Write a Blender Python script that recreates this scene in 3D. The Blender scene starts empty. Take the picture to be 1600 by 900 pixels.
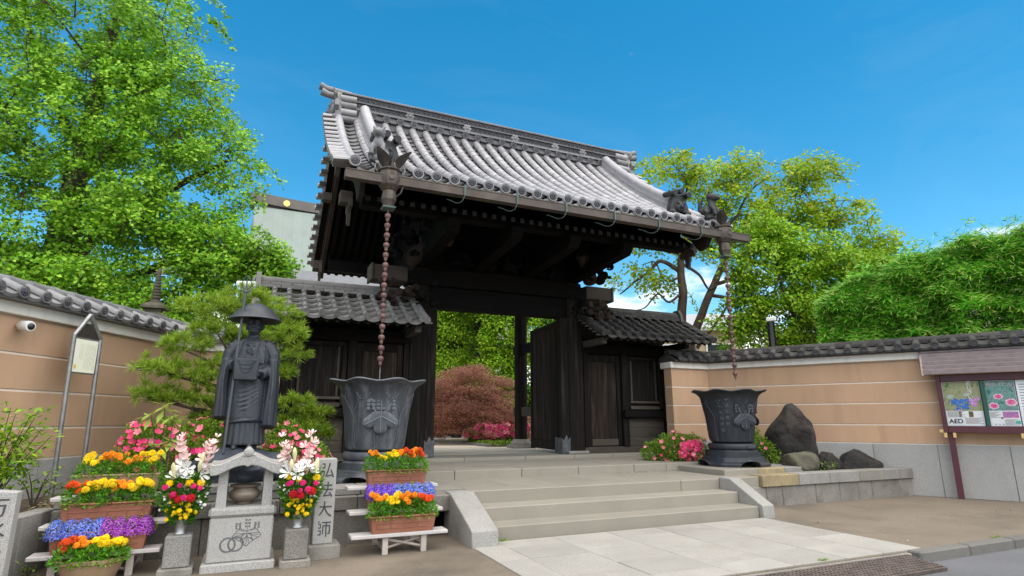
import bpy, math, random
import numpy as np
from mathutils import Matrix, Vector, noise
SC = bpy.context.scene
COL = SC.collection
R = math.radians
rng = random.Random(7)
nrg = np.random.default_rng(11)
# ---------------------------------------------------------------- camera
cam_d = bpy.data.cameras.new('camera')
cam = bpy.data.objects.new('camera', cam_d); COL.objects.link(cam)
cam.location = (0, 0, 1.6)
cam.rotation_euler = (R(90) + math.atan(206/900), 0, -math.atan(406/923.3))
cam_d.sensor_width = 36; cam_d.lens = 20.25
cam_d.clip_start = 0.1; cam_d.clip_end = 3000
SC.camera = cam
# ---------------------------------------------------------------- sun and sky
SUN_EL, SUN_AZ = R(68), R(174)       # azimuth clockwise from +Y
sd = bpy.data.lights.new('sun', 'SUN'); sd.energy = 4.3; sd.angle = R(110); sd.color = (1, .88, .72)
so = bpy.data.objects.new('sun', sd); COL.objects.link(so)
sv = Vector((math.sin(SUN_AZ)*math.cos(SUN_EL), math.cos(SUN_AZ)*math.cos(SUN_EL), math.sin(SUN_EL)))
so.rotation_euler = sv.to_track_quat('Z', 'Y').to_euler()
W = bpy.data.worlds.new('World'); SC.world = W; W.use_nodes = True
wt = W.node_tree; wn = wt.nodes; wl = wt.links
bg = wn['Background']
sky = wn.new('ShaderNodeTexSky'); sky.sky_type = 'NISHITA'; sky.sun_disc = False
sky.sun_elevation = SUN_EL; sky.sun_rotation = SUN_AZ
sky.air_density = 1.0; sky.dust_density = 0.0; sky.ozone_density = 1.5
hs = wn.new('ShaderNodeHueSaturation'); hs.inputs['Hue'].default_value = .482; hs.inputs['Saturation'].default_value = 1.42; hs.inputs['Value'].default_value = 1.05
wl.new(sky.outputs[0], hs.inputs['Color'])
# white clouds low round the whole horizon, thickened for neutral fill light; faint wisps above
tc = wn.new('ShaderNodeTexCoord')
sx = wn.new('ShaderNodeSeparateXYZ'); wl.new(tc.outputs['Generated'], sx.inputs[0])
mp = wn.new('ShaderNodeMapping'); mp.inputs['Scale'].default_value = (4, 4, 11); wl.new(tc.outputs['Generated'], mp.inputs[0])
cn = wn.new('ShaderNodeTexNoise'); cn.inputs['Scale'].default_value = 1.6; cn.inputs['Detail'].default_value = 8; cn.inputs['Roughness'].default_value = .55
wl.new(mp.outputs[0], cn.inputs['Vector'])
low = wn.new('ShaderNodeMapRange'); low.inputs[1].default_value = .10; low.inputs[2].default_value = .30; low.inputs[3].default_value = .24; low.inputs[4].default_value = -.26
wl.new(sx.outputs['Z'], low.inputs[0])
ad = wn.new('ShaderNodeMath'); ad.operation = 'ADD'; wl.new(cn.outputs[0], ad.inputs[0]); wl.new(low.outputs[0], ad.inputs[1])
cr = wn.new('ShaderNodeMapRange'); cr.interpolation_type = 'SMOOTHSTEP'; cr.inputs[1].default_value = .46; cr.inputs[2].default_value = .70
wl.new(ad.outputs[0], cr.inputs[0])
cm = wn.new('ShaderNodeMix'); cm.data_type = 'RGBA'; cm.inputs['B'].default_value = (8.6, 8.5, 8.3, 1)
wl.new(cr.outputs[0], cm.inputs['Factor']); wl.new(hs.outputs[0], cm.inputs['A'])
mp2 = wn.new('ShaderNodeMapping'); mp2.inputs['Scale'].default_value = (1.6, 3.2, 6); mp2.inputs['Rotation'].default_value = (0, 0, .5); wl.new(tc.outputs['Generated'], mp2.inputs[0])
cn2 = wn.new('ShaderNodeTexNoise'); cn2.inputs['Scale'].default_value = 1.3; cn2.inputs['Detail'].default_value = 9; cn2.inputs['Roughness'].default_value = .62; cn2.inputs['Distortion'].default_value = .8; wl.new(mp2.outputs[0], cn2.inputs['Vector'])
cr2 = wn.new('ShaderNodeMapRange'); cr2.inputs[1].default_value = .48; cr2.inputs[2].default_value = .85; cr2.inputs[4].default_value = .05; wl.new(cn2.outputs[0], cr2.inputs[0])
cm2 = wn.new('ShaderNodeMix'); cm2.data_type = 'RGBA'; cm2.inputs['B'].default_value = (5.2, 5.4, 5.6, 1); wl.new(cr2.outputs[0], cm2.inputs['Factor']); wl.new(cm.outputs['Result'], cm2.inputs['A'])
wl.new(cm2.outputs['Result'], bg.inputs['Color']); bg.inputs['Strength'].default_value = .118
SC.view_settings.view_transform = 'Standard'; SC.view_settings.look = 'None'
SC.view_settings.exposure = 0.75; SC.view_settings.gamma = 1
try:
    SC.cycles.max_bounces = 7; SC.cycles.diffuse_bounces = 3; SC.cycles.transparent_max_bounces = 8
except Exception: pass
# ---------------------------------------------------------------- helpers
WL = {}                                   # world location of every parent
def wloc(o): return WL.get(o.name, Vector((0, 0, 0))) if o else Vector((0, 0, 0))
def tag(o, label=None, cat=None, group=None, kind=None):
    if label: o['label'] = label
    if cat: o['category'] = cat
    if group: o['group'] = group
    if kind: o['kind'] = kind
    return o
def thing(name, label, cat, loc=(0, 0, 0), group=None):
    o = bpy.data.objects.new(name, None); COL.objects.link(o); o.location = loc
    o.empty_display_size = .1
    WL[o.name] = Vector(loc); return tag(o, label, cat, group)
def setting(name, loc=(0, 0, 0)):
    o = bpy.data.objects.new(name, None); COL.objects.link(o); o.location = loc
    WL[o.name] = Vector(loc); o['kind'] = 'structure'; return o
def put(mesh, name, parent, M, kind=None):
    """link an object that shares a mesh at world matrix M under an unrotated parent"""
    o = bpy.data.objects.new(name, mesh); COL.objects.link(o)
    M = M.copy(); p = wloc(parent); WL[o.name] = M.translation.copy()
    if parent: o.parent = parent
    M.translation = M.translation - p
    o.matrix_basis = M
    if kind: o['kind'] = kind
    return o
def TR(x=0, y=0, z=0): return Matrix.Translation((x, y, z))
def RX(a): return Matrix.Rotation(a, 4, 'X')
def RY(a): return Matrix.Rotation(a, 4, 'Y')
def RZ(a): return Matrix.Rotation(a, 4, 'Z')
def SCL(x, y=None, z=None):
    if y is None: y = z = x
    return Matrix.Diagonal((x, y, z, 1))
def frame(o, u):
    """local frame: x along u (horizontal), z up, y = into the wall (z cross x)"""
    u = Vector((u[0], u[1], 0)).normalized(); v = Vector((-u.y, u.x, 0))
    return Matrix(((u.x, v.x, 0, o[0]), (u.y, v.y, 0, o[1]), (0, 0, 1, o[2] if len(o) > 2 else 0), (0, 0, 0, 1)))
def _cbox():
    V, key = [], {}
    for a in range(3):
        for s in (-1, 1):
            for p in (-1, 1):
                for q in (-1, 1):
                    c = [0, 0, 0]; i = [0, 0, 0]; b, d = (a+1) % 3, (a+2) % 3
                    c[a] = s; c[b] = p; c[d] = q; i[b] = -p; i[d] = -q
                    key[(a, tuple(c))] = len(V); V.append((c, i))
    Fs = []
    for a in range(3):
        b, d = (a+1) % 3, (a+2) % 3
        for s in (-1, 1):
            f = []
            for p, q in ((-1, -1), (1, -1), (1, 1), (-1, 1)):
                c = [0, 0, 0]; c[a] = s; c[b] = p; c[d] = q; f.append(key[(a, tuple(c))])
            Fs.append(f)
    for a in range(3):
        b, d = (a+1) % 3, (a+2) % 3
        for p in (-1, 1):
            for q in (-1, 1):
                f = []
                for fa, s in ((b, -1), (b, 1), (d, 1), (d, -1)):
                    c = [0, 0, 0]; c[a] = s; c[b] = p; c[d] = q; f.append(key[(fa, tuple(c))])
                Fs.append(f)
    for x in (-1, 1):
        for y in (-1, 1):
            for z in (-1, 1): Fs.append([key[(a, (x, y, z))] for a in range(3)])
    out = []
    for f in Fs:
        P = [Vector(V[k][0]) + Vector(V[k][1])*.2 for k in f]
        n = (P[1]-P[0]).cross(P[2]-P[0]); c = sum(P, Vector())/len(P)
        out.append(tuple(f) if n.dot(c) > 0 else tuple(reversed(f)))
    return V, out
CBV, CBF = _cbox()
BXV = [(-1, -1, -1), (1, -1, -1), (1, 1, -1), (-1, 1, -1), (-1, -1, 1), (1, -1, 1), (1, 1, 1), (-1, 1, 1)]
BXF = [(0, 3, 2, 1), (4, 5, 6, 7), (0, 1, 5, 4), (1, 2, 6, 5), (2, 3, 7, 6), (3, 0, 4, 7)]
class MB:
    def __init__(s, T=None): s.v = []; s.f = []; s.T = T
    def add(s, vs, fs, M=None):
        n = len(s.v)
        if M is not None: vs = [M @ Vector(p) for p in vs]
        if s.T is not None: vs = [s.T @ Vector(p) for p in vs]
        s.v += [tuple(p) for p in vs]; s.f += [tuple(i+n for i in f) for f in fs]; return s
    def box(s, c, d, bev=0, M=None):
        h = (d[0]/2, d[1]/2, d[2]/2)
        if bev:
            vs = [tuple(c[k] + V[k]*h[k] + i[k]*bev for k in range(3)) for V, i in CBV]; fs = CBF
        else:
            vs = [tuple(c[k] + V[k]*h[k] for k in range(3)) for V in BXV]; fs = BXF
        return s.add(vs, fs, M)
    def bx(s, a, b, bev=0, M=None):
        return s.box([(a[k]+b[k])/2 for k in range(3)], [abs(b[k]-a[k]) for k in range(3)], bev, M)
    def loft(s, rings, close=True, cap=True, M=None):
        n = len(rings[0]); vs = [p for r in rings for p in r]; fs = []
        m = n if close else n-1
        for i in range(len(rings)-1):
            for j in range(m):
                k = (j+1) % n; fs.append((i*n+j, i*n+k, (i+1)*n+k, (i+1)*n+j))
        if cap and close:
            fs.append(tuple(reversed(range(n)))); fs.append(tuple((len(rings)-1)*n + j for j in range(n)))
        return s.add(vs, fs, M)
    def lathe(s, prof, n=24, c=(0, 0, 0), rf=None, cap=True, M=None, sx=1, sy=1, ph=0):
        rings = []
        for r, z in prof:
            ring = []
            for j in range(n):
                a = ph + 2*math.pi*j/n; q = r*(rf(a, r, z) if rf else 1)
                ring.append((c[0]+sx*q*math.cos(a), c[1]+sy*q*math.sin(a), c[2]+z))
            rings.append(ring)
        return s.loft(rings, True, cap, M)
    def tube(s, pts, rad, n=6, M=None, cap=True):
        P = [Vector(p) for p in pts]; rings = []; up = None
        if not hasattr(rad, '__len__'): rad = [rad]*len(P)
        for i, p in enumerate(P):
            d = (P[min(i+1, len(P)-1)] - P[max(i-1, 0)])
            if d.length < 1e-7: d = Vector((0, 0, 1))
            d.normalize()
            if up is None:
                up = Vector((0, 0, 1)) if abs(d.z) < .9 else Vector((0, 1, 0))
            x = d.cross(up)
            if x.length < 1e-5: x = d.cross(Vector((1, 0, 0)))
            x.normalize(); up = x.cross(d)
            rings.append([tuple(p + x*math.cos(2*math.pi*j/n)*rad[i] + up*math.sin(2*math.pi*j/n)*rad[i]) for j in range(n)])
        for r in rings: r.reverse()
        return s.loft(rings, True, cap, M)
    def prism(s, poly, y0, y1, M=None):
        """poly in (x,z), extruded from y0 to y1"""
        n = len(poly)
        A = sum(poly[i][0]*poly[(i+1) % n][1] - poly[(i+1) % n][0]*poly[i][1] for i in range(n))
        if A < 0: poly = list(reversed(poly))
        if y0 > y1: y0, y1 = y1, y0
        vs = [(x, y0, z) for x, z in poly] + [(x, y1, z) for x, z in poly]
        fs = [tuple(range(n)), tuple(reversed(range(n, 2*n)))] + [(i+n, (i+1) % n + n, (i+1) % n, i) for i in range(n)]
        fs = fs[:2] + [(i, i+n, (i+1) % n + n, (i+1) % n) for i in range(n)]
        return s.add(vs, fs, M)
    def blob(s, c, r, n=10, m=7, jit=0, seed=0, M=None, fr=1.0):
        rr = r if hasattr(r, '__len__') else (r, r, r)
        vs = [(0, 0, -1)]; fs = []
        for i in range(1, m):
            t = -math.pi/2 + math.pi*i/m
            for j in range(n):
                a = 2*math.pi*j/n; vs.append((math.cos(t)*math.cos(a), math.cos(t)*math.sin(a), math.sin(t)))
        vs.append((0, 0, 1)); L = len(vs)-1
        for j in range(n): fs.append((0, 1+(j+1) % n, 1+j)); fs.append((L, L-n+j, L-n+(j+1) % n))
        for i in range(m-2):
            for j in range(n):
                k = (j+1) % n; fs.append((1+i*n+j, 1+i*n+k, 1+(i+1)*n+k, 1+(i+1)*n+j))
        out = []
        for p in vs:
            q = Vector(p); k = 1
            if jit: k += jit*noise.noise(q*1.6*fr + Vector((seed*3.1, seed*1.7, seed))) + jit*.4*noise.noise(q*4.3*fr + Vector((seed, 5, seed*2)))
            out.append((c[0]+q.x*rr[0]*k, c[1]+q.y*rr[1]*k, c[2]+q.z*rr[2]*k))
        return s.add(out, fs, M)
    def mesh(s, name, mat, sharp=35, flat=False):
        me = bpy.data.meshes.new(name); me.from_pydata(s.v, [], s.f); me.materials.append(mat)
        if not flat:
            me.polygons.foreach_set('use_smooth', [True]*len(me.polygons))
            if sharp < 180: me.set_sharp_from_angle(angle=R(sharp))
        me.update(); return me
    def build(s, name, mat, parent=None, sharp=35, kind=None, flat=False, label=None):
        a = np.array(s.v); o = Vector(((a[:, 0].min()+a[:, 0].max())/2, (a[:, 1].min()+a[:, 1].max())/2, a[:, 2].min()))
        s.v = [tuple(Vector(p)-o) for p in s.v]
        ob = put(s.mesh(name, mat, sharp, flat), name, parent, Matrix.Translation(o), kind)
        if label: ob['label'] = label
        return ob
def remesh(mb, voxel, smooth=2, it=6, fac=.5):
    me = bpy.data.meshes.new('body'); me.from_pydata(mb.v, [], mb.f); me.update()
    o = bpy.data.objects.new('body', me); COL.objects.link(o)
    m = o.modifiers.new('r', 'REMESH'); m.mode = 'VOXEL'; m.voxel_size = voxel; m.use_smooth_shade = True
    if it:
        k = o.modifiers.new('s', 'SMOOTH'); k.iterations = it; k.factor = fac
    dg = bpy.context.evaluated_depsgraph_get(); dg.update()
    out = bpy.data.meshes.new_from_object(o.evaluated_get(dg))
    bpy.data.objects.remove(o); bpy.data.meshes.remove(me)
    return out
def build_mesh(me, name, mat, parent=None, kind=None):
    n = len(me.vertices); a = np.empty(n*3, np.float32); me.vertices.foreach_get('co', a); a = a.reshape(-1, 3)
    o = np.array([(a[:, 0].min()+a[:, 0].max())/2, (a[:, 1].min()+a[:, 1].max())/2, a[:, 2].min()], np.float32)
    me.vertices.foreach_set('co', (a-o).ravel()); me.materials.clear(); me.materials.append(mat)
    me.polygons.foreach_set('use_smooth', [True]*len(me.polygons)); me.name = name; me.update()
    return put(me, name, parent, Matrix.Translation(Vector(o.tolist())), kind)
def leaf_mesh(name, mat, pos, ax, nr, L, Wd, mid=.5, fold=.0):
    """N leaves as quads: base, side, tip, side"""
    pos = np.asarray(pos, float); N = len(pos); ax = np.asarray(ax, float); nr = np.asarray(nr, float)
    ax /= np.linalg.norm(ax, axis=1, keepdims=True)+1e-9
    sd_ = np.cross(ax, nr); sd_ /= np.linalg.norm(sd_, axis=1, keepdims=True)+1e-9
    up = np.cross(sd_, ax)
    L = np.broadcast_to(np.asarray(L, float), (N,))[:, None]; Wd = np.broadcast_to(np.asarray(Wd, float), (N,))[:, None]
    V = np.empty((N, 4, 3))
    V[:, 0] = pos; V[:, 1] = pos + ax*L*mid + sd_*Wd/2 + up*fold*Wd; V[:, 2] = pos + ax*L; V[:, 3] = pos + ax*L*mid - sd_*Wd/2 + up*fold*Wd
    me = bpy.data.meshes.new(name); me.vertices.add(N*4); me.vertices.foreach_set('co', V.ravel())
    me.loops.add(N*4); me.loops.foreach_set('vertex_index', np.arange(N*4, dtype=np.int32))
    me.polygons.add(N); me.polygons.foreach_set('loop_start', np.arange(N, dtype=np.int32)*4)
    me.update(calc_edges=True); me.materials.append(mat); return me
def leaves(name, mat, parent, pos, ax, nr, L, Wd, mid=.5, fold=.0, kind=None):
    pos = np.asarray(pos, float); o = pos.mean(0); o[2] = pos[:, 2].min()
    me = leaf_mesh(name, mat, pos-o, ax, nr, L, Wd, mid, fold)
    return put(me, name, parent, Matrix.Translation(Vector(o.tolist())), kind)
def rdir(n): v = nrg.normal(size=(n, 3)); return v/np.linalg.norm(v, axis=1, keepdims=True)
def text_mesh(body, size, mat, vertical=False, extrude=.0, align='CENTER', spacing=1.0, bold=0):
    cu = bpy.data.curves.new('lettering', 'FONT'); cu.body = '\n'.join(body) if vertical else body
    cu.size = size; cu.align_x = align; cu.align_y = 'CENTER'; cu.extrude = extrude; cu.space_line = spacing; cu.resolution_u = 3; cu.offset = bold
    o = bpy.data.objects.new('lettering', cu); COL.objects.link(o)
    dg = bpy.context.evaluated_depsgraph_get(); dg.update()
    me = bpy.data.meshes.new_from_object(o.evaluated_get(dg)); bpy.data.objects.remove(o)
    me.materials.clear(); me.materials.append(mat); return me
# ---------------------------------------------------------------- materials
MT = {}
def mat(name, col, rough=.7, var=.25, vscale=6, bump=.0, bscale=60, speck=None, spscale=220, metal=0, stain=None, objvar=.0, spec=.5, stretch=(1, 1, 1), col2=None, coat=0):
    m = bpy.data.materials.new(name); m.use_nodes = True; t = m.node_tree; n = t.nodes; l = t.links; b = n['Principled BSDF']
    tc = n.new('ShaderNodeTexCoord'); oi = n.new('ShaderNodeObjectInfo')
    va = n.new('ShaderNodeVectorMath'); va.operation = 'ADD'
    vm = n.new('ShaderNodeVectorMath'); vm.operation = 'SCALE'; vm.inputs[0].default_value = (37, 53, 71); l.new(oi.outputs['Random'], vm.inputs['Scale'])
    l.new(tc.outputs['Object'], va.inputs[0]); l.new(vm.outputs[0], va.inputs[1])
    mpn = n.new('ShaderNodeMapping'); mpn.inputs['Scale'].default_value = stretch; l.new(va.outputs[0], mpn.inputs[0]); P = mpn.outputs[0]
    nz = n.new('ShaderNodeTexNoise'); nz.inputs['Scale'].default_value = vscale; nz.inputs['Detail'].default_value = 6; l.new(P, nz.inputs['Vector'])
    mr = n.new('ShaderNodeMapRange'); mr.inputs[1].default_value = .28; mr.inputs[2].default_value = .72; l.new(nz.outputs[0], mr.inputs[0])
    mx = n.new('ShaderNodeMix'); mx.data_type = 'RGBA'
    c = col; d = col2 or tuple(min(1, x*(1+var)) for x in c)
    mx.inputs['A'].default_value = (*[x*(1-var) for x in c], 1) if not col2 else (*c, 1); mx.inputs['B'].default_value = (*d, 1)
    l.new(mr.outputs[0], mx.inputs['Factor']); out = mx.outputs['Result']
    if speck:
        s = n.new('ShaderNodeTexNoise'); s.inputs['Scale'].default_value = spscale; s.inputs['Detail'].default_value = 1; l.new(P, s.inputs['Vector'])
        r = n.new('ShaderNodeMapRange'); r.inputs[1].default_value = .50; r.inputs[2].default_value = .62; l.new(s.outputs[0], r.inputs[0])
        x = n.new('ShaderNodeMix'); x.data_type = 'RGBA'; x.inputs['B'].default_value = (*speck, 1); l.new(r.outputs[0], x.inputs['Factor']); l.new(out, x.inputs['A']); out = x.outputs['Result']
    if stain:
        sc_, amt, scl = stain
        s = n.new('ShaderNodeTexNoise'); s.inputs['Scale'].default_value = scl; s.inputs['Detail'].default_value = 9; s.inputs['Roughness'].default_value = .68; l.new(P, s.inputs['Vector'])
        r = n.new('ShaderNodeMapRange'); r.inputs[1].default_value = .5; r.inputs[2].default_value = .75; r.inputs[4].default_value = amt; l.new(s.outputs[0], r.inputs[0])
        x = n.new('ShaderNodeMix'); x.data_type = 'RGBA'; x.inputs['B'].default_value = (*sc_, 1); l.new(r.outputs[0], x.inputs['Factor']); l.new(out, x.inputs['A']); out = x.outputs['Result']
    if objvar:
        h = n.new('ShaderNodeHueSaturation'); r = n.new('ShaderNodeMapRange'); r.inputs[3].default_value = 1-objvar; r.inputs[4].default_value = 1+objvar
        l.new(oi.outputs['Random'], r.inputs[0]); l.new(r.outputs[0], h.inputs['Value']); l.new(out, h.inputs['Color']); out = h.outputs['Color']
    l.new(out, b.inputs['Base Color'])
    b.inputs['Roughness'].default_value = rough; b.inputs['Metallic'].default_value = metal; b.inputs['Specular IOR Level'].default_value = spec
    if coat: b.inputs['Coat Weight'].default_value = coat; b.inputs['Coat Roughness'].default_value = .1
    if bump:
        s = n.new('ShaderNodeTexNoise'); s.inputs['Scale'].default_value = bscale; s.inputs['Detail'].default_value = 5; l.new(P, s.inputs['Vector'])
        k = n.new('ShaderNodeBump'); k.inputs['Strength'].default_value = min(1, bump); k.inputs['Distance'].default_value = .01 if bscale > 40 else .03; l.new(s.outputs[0], k.inputs['Height']); l.new(k.outputs[0], b.inputs['Normal'])
    MT[name] = m; return m
def edge_highlight(m, col, lo=.51, hi=.60):
    """pale edge highlights painted into the base colour"""
    t = m.node_tree; n = t.nodes; l = t.links; b = n['Principled BSDF']; src = b.inputs['Base Color'].links[0].from_socket
    g = n.new('ShaderNodeNewGeometry'); r = n.new('ShaderNodeMapRange'); r.inputs[1].default_value = lo; r.inputs[2].default_value = hi; r.inputs[4].default_value = .85; l.new(g.outputs['Pointiness'], r.inputs[0])
    x = n.new('ShaderNodeMix'); x.data_type = 'RGBA'; x.inputs['B'].default_value = (*col, 1); l.new(r.outputs[0], x.inputs['Factor']); l.new(src, x.inputs['A']); l.new(x.outputs['Result'], b.inputs['Base Color'])
def leafmat(name, cols, trans=.35, rough=.5):
    """one colour per leaf from a small palette; light passes through"""
    m = bpy.data.materials.new(name); m.use_nodes = True; t = m.node_tree; n = t.nodes; l = t.links; b = n['Principled BSDF']
    g = n.new('ShaderNodeNewGeometry'); r = n.new('ShaderNodeValToRGB'); e = r.color_ramp.elements
    e[0].position = 0; e[0].color = (*cols[0], 1); e[1].position = 1; e[1].color = (*cols[-1], 1)
    for i, c in enumerate(cols[1:-1]): k = e.new((i+1)/(len(cols)-1)); k.color = (*c, 1)
    l.new(g.outputs['Random Per Island'], r.inputs[0])
    tc = n.new('ShaderNodeTexCoord'); nz = n.new('ShaderNodeTexNoise'); nz.inputs['Scale'].default_value = .9; nz.inputs['Detail'].default_value = 3; l.new(tc.outputs['Object'], nz.inputs['Vector'])
    mr = n.new('ShaderNodeMapRange'); mr.inputs[1].default_value = .3; mr.inputs[2].default_value = .7; mr.inputs[3].default_value = .8; mr.inputs[4].default_value = 1.2; l.new(nz.outputs[0], mr.inputs[0])
    h = n.new('ShaderNodeHueSaturation'); l.new(mr.outputs[0], h.inputs['Value']); l.new(r.outputs[0], h.inputs['Color'])
    l.new(h.outputs[0], b.inputs['Base Color']); b.inputs['Roughness'].default_value = rough; b.inputs['Specular IOR Level'].default_value = .25
    tr = n.new('ShaderNodeBsdfTranslucent'); l.new(h.outputs[0], tr.inputs['Color']); ms = n.new('ShaderNodeMixShader'); ms.inputs[0].default_value = trans
    l.new(b.outputs[0], ms.inputs[1]); l.new(tr.outputs[0], ms.inputs[2]); l.new(ms.outputs[0], n['Material Output'].inputs['Surface'])
    MT[name] = m; return m
GRAN = mat('granite', (0.2829, 0.2665, 0.2419), .8, .12, 3, .25, 140, (0.0984, 0.0984, 0.1025), 170, stain=((0.1066, 0.1025, 0.0902), .45, 2.2), objvar=.07)
GRANL = mat('pale_granite', (0.4037, 0.3867, 0.3612), .75, .10, 3, .2, 140, (0.1615, 0.1615, 0.1658), 190, stain=((0.2125, 0.204, 0.187), .3, 3), objvar=.05)
GRAND = mat('weathered_granite', (0.246, 0.2255, 0.1927), .85, .2, 2.5, .35, 120, (0.0902, 0.0861, 0.082), 150, stain=((0.082, 0.0697, 0.0533), .75, 2.6), objvar=.12)
GRANY = mat('rust_stained_granite', (0.352, 0.272, 0.152), .85, .25, 3, .3, 120, (0.136, 0.112, 0.072), 150, stain=((0.128, 0.096, 0.064), .6, 2.6), objvar=.1)
STEP = mat('step_stone', (0.272, 0.244, 0.2), .85, .08, 2, .25, 150, (0.232, 0.212, 0.176), 240, stain=((0.192, 0.168, 0.132), .45, 1.4), objvar=.06)
PAVE = mat('paving_stone', (0.344, 0.324, 0.292), .85, .10, 1.6, .3, 120, (0.224, 0.212, 0.192), 130, stain=((0.2, 0.18, 0.152), .5, 1.3), objvar=.07)
SAND = mat('bare_concrete', (0.188, 0.15, 0.11), .95, .2, .9, .7, 70, (0.1204, 0.0989, 0.07568), 120, stain=((0.0903, 0.0731, 0.05676), .9, 1.0))
SOIL = mat('soil', (0.06, 0.044, 0.028), 1, .5, 9, .8, 50, (0.128, 0.104, 0.064), 60)
ASPH = mat('asphalt', (0.0943, 0.0943, 0.1025), .9, .2, 1.2, .8, 160, (0.1968, 0.1968, 0.205), 190, stain=((0.0656, 0.0656, 0.0697), .5, .7))
IRON = mat('rusty_iron', (.085, .062, .052), .75, .45, 8, .4, 80, objvar=.05)
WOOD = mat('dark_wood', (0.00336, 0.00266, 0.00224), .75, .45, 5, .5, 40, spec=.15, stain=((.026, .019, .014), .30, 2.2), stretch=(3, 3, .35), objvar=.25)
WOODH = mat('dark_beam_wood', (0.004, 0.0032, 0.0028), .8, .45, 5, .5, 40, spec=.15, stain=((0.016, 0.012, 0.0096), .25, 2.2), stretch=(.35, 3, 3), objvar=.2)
WOODR = mat('shade_dark_rafter_wood', (0.0036, 0.003, 0.0027), .85, .4, 5, .4, 40, spec=.12)  # near-black so the colour itself carries the shade under the eaves
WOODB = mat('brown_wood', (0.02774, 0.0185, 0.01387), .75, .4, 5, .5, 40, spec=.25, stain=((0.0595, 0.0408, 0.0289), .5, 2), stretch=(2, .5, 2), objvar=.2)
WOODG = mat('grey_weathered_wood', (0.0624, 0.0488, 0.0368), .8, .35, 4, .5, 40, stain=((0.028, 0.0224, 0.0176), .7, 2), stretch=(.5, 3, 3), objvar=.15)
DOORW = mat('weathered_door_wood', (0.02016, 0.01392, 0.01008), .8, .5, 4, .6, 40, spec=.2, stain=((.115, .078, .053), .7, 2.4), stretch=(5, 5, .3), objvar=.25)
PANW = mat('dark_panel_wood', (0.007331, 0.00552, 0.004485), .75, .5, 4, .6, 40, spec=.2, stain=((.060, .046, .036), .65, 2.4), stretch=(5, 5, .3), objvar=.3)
BLACKT = mat('black_tile', (.022, .022, .024), .6, .4, 8, .3, 60)
DARKM = mat('black_metal_shoe', (.055, .06, .065), .55, .5, 9, .3, 60, stain=((.12, .17, .16), .6, 4))
TILEP = mat('pan_tile_grey', (0.136, 0.132, 0.1376), .5, .2, 4, .15, 70, stain=((0.068, 0.0656, 0.068), .6, 3.4), objvar=.25)
TILE = mat('silver_tile', (0.3027, 0.2922, 0.3027), .45, .12, 4, .15, 70, stain=((0.152, 0.144, 0.148), .6, 3.6), objvar=.15)
TILEF = mat('dark_tile_face', (0.068, 0.068, 0.0784), .5, .25, 8, .3, 90, objvar=.15)
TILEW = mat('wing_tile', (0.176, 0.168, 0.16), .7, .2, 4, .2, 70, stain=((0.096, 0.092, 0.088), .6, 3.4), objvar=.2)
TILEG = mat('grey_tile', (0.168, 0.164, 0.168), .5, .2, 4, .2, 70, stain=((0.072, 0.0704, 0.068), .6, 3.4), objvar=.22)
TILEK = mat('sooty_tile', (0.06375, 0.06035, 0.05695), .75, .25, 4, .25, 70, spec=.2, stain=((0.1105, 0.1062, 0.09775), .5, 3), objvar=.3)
PLAS = mat('ochre_plaster', (0.476, 0.3024, 0.1882), .9, .07, .9, .15, 120, stain=((.33, .205, .125), .5, 1.5), stretch=(2.2, 2.2, .3))
WHIT = mat('white_plaster', (0.74, 0.69, 0.62), .85, .05, 1.5, .05, 120, stain=((0.3528, 0.3192, 0.2688), .45, 1.7), stretch=(2.5, 2.5, .5))
CORD = mat('plaster_groove', (0.7, 0.6, 0.5), .9, .1, 2)
RIDG = mat('ridge_tile_dark', (0.084, 0.0816, 0.0864), .5, .2, 5, .2, 70, stain=((0.176, 0.172, 0.176), .5, 3), objvar=.2)
COPB = mat('brown_copper', (0.0748, 0.05695, 0.0459), .55, .3, 3, .1, 80, metal=.25, stain=((0.1615, 0.1275, 0.102), .5, 2.5))
COPD = mat('dark_copper_leaf', (.050, .042, .038), .6, .3, 6, .1, 80, metal=.2)
VERD = mat('verdigris', (0.085, 0.125, 0.11), .75, .3, 9, .1, 80)
COPP = mat('pink_copper', (0.1487, 0.0782, 0.068), .55, .3, 14, .1, 80, metal=.25, objvar=.15)
STEEL = mat('dull_steel', (0.306, 0.306, 0.3102), .42, .2, 9, .05, 80, metal=.75, stain=((0.187, 0.1615, 0.136), .4, 6))
BRONZ = mat('blue_bronze', (.025, .029, .037), .5, .35, 5, .15, 60, metal=.1, stain=((.085, .094, .11), .5, 3), stretch=(3, 3, .5))
BASIN = mat('basin_bronze', (0.0528, 0.0576, 0.0672), .55, .3, 4, .2, 60, metal=.1, stain=((0.192, 0.204, 0.22), .85, 3.2), stretch=(2.2, 2.2, .45))
BASIND = mat('dark_basin_bronze', (0.016, 0.0192, 0.0248), .55, .3, 4, .2, 60, metal=.1, stain=((0.048, 0.0544, 0.0656), .6, 3.2), stretch=(2.2, 2.2, .45))
edge_highlight(BRONZ, (.10, .11, .125), .52, .66); edge_highlight(BASIN, (.16, .17, .185), .53, .70); edge_highlight(BASIND, (.085, .095, .115), .53, .72)  # edge highlights painted onto the bronzes
BURN = mat('incense_bronze', (.19, .155, .12), .5, .35, 6, .1, 60, metal=.4)
ROCK = mat('dark_rock', (.016, .0135, .0125), .9, .55, 2.6, 1, 14, stain=((.085, .064, .052), .8, 1.7))
ROCKM = mat('mossy_rock', (.085, .075, .055), .95, .5, 3, .9, 18, stain=((.10, .115, .04), .8, 3))
ROCKB = mat('blue_rock', (.032, .040, .055), .6, .5, 4, .9, 14)
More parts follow.
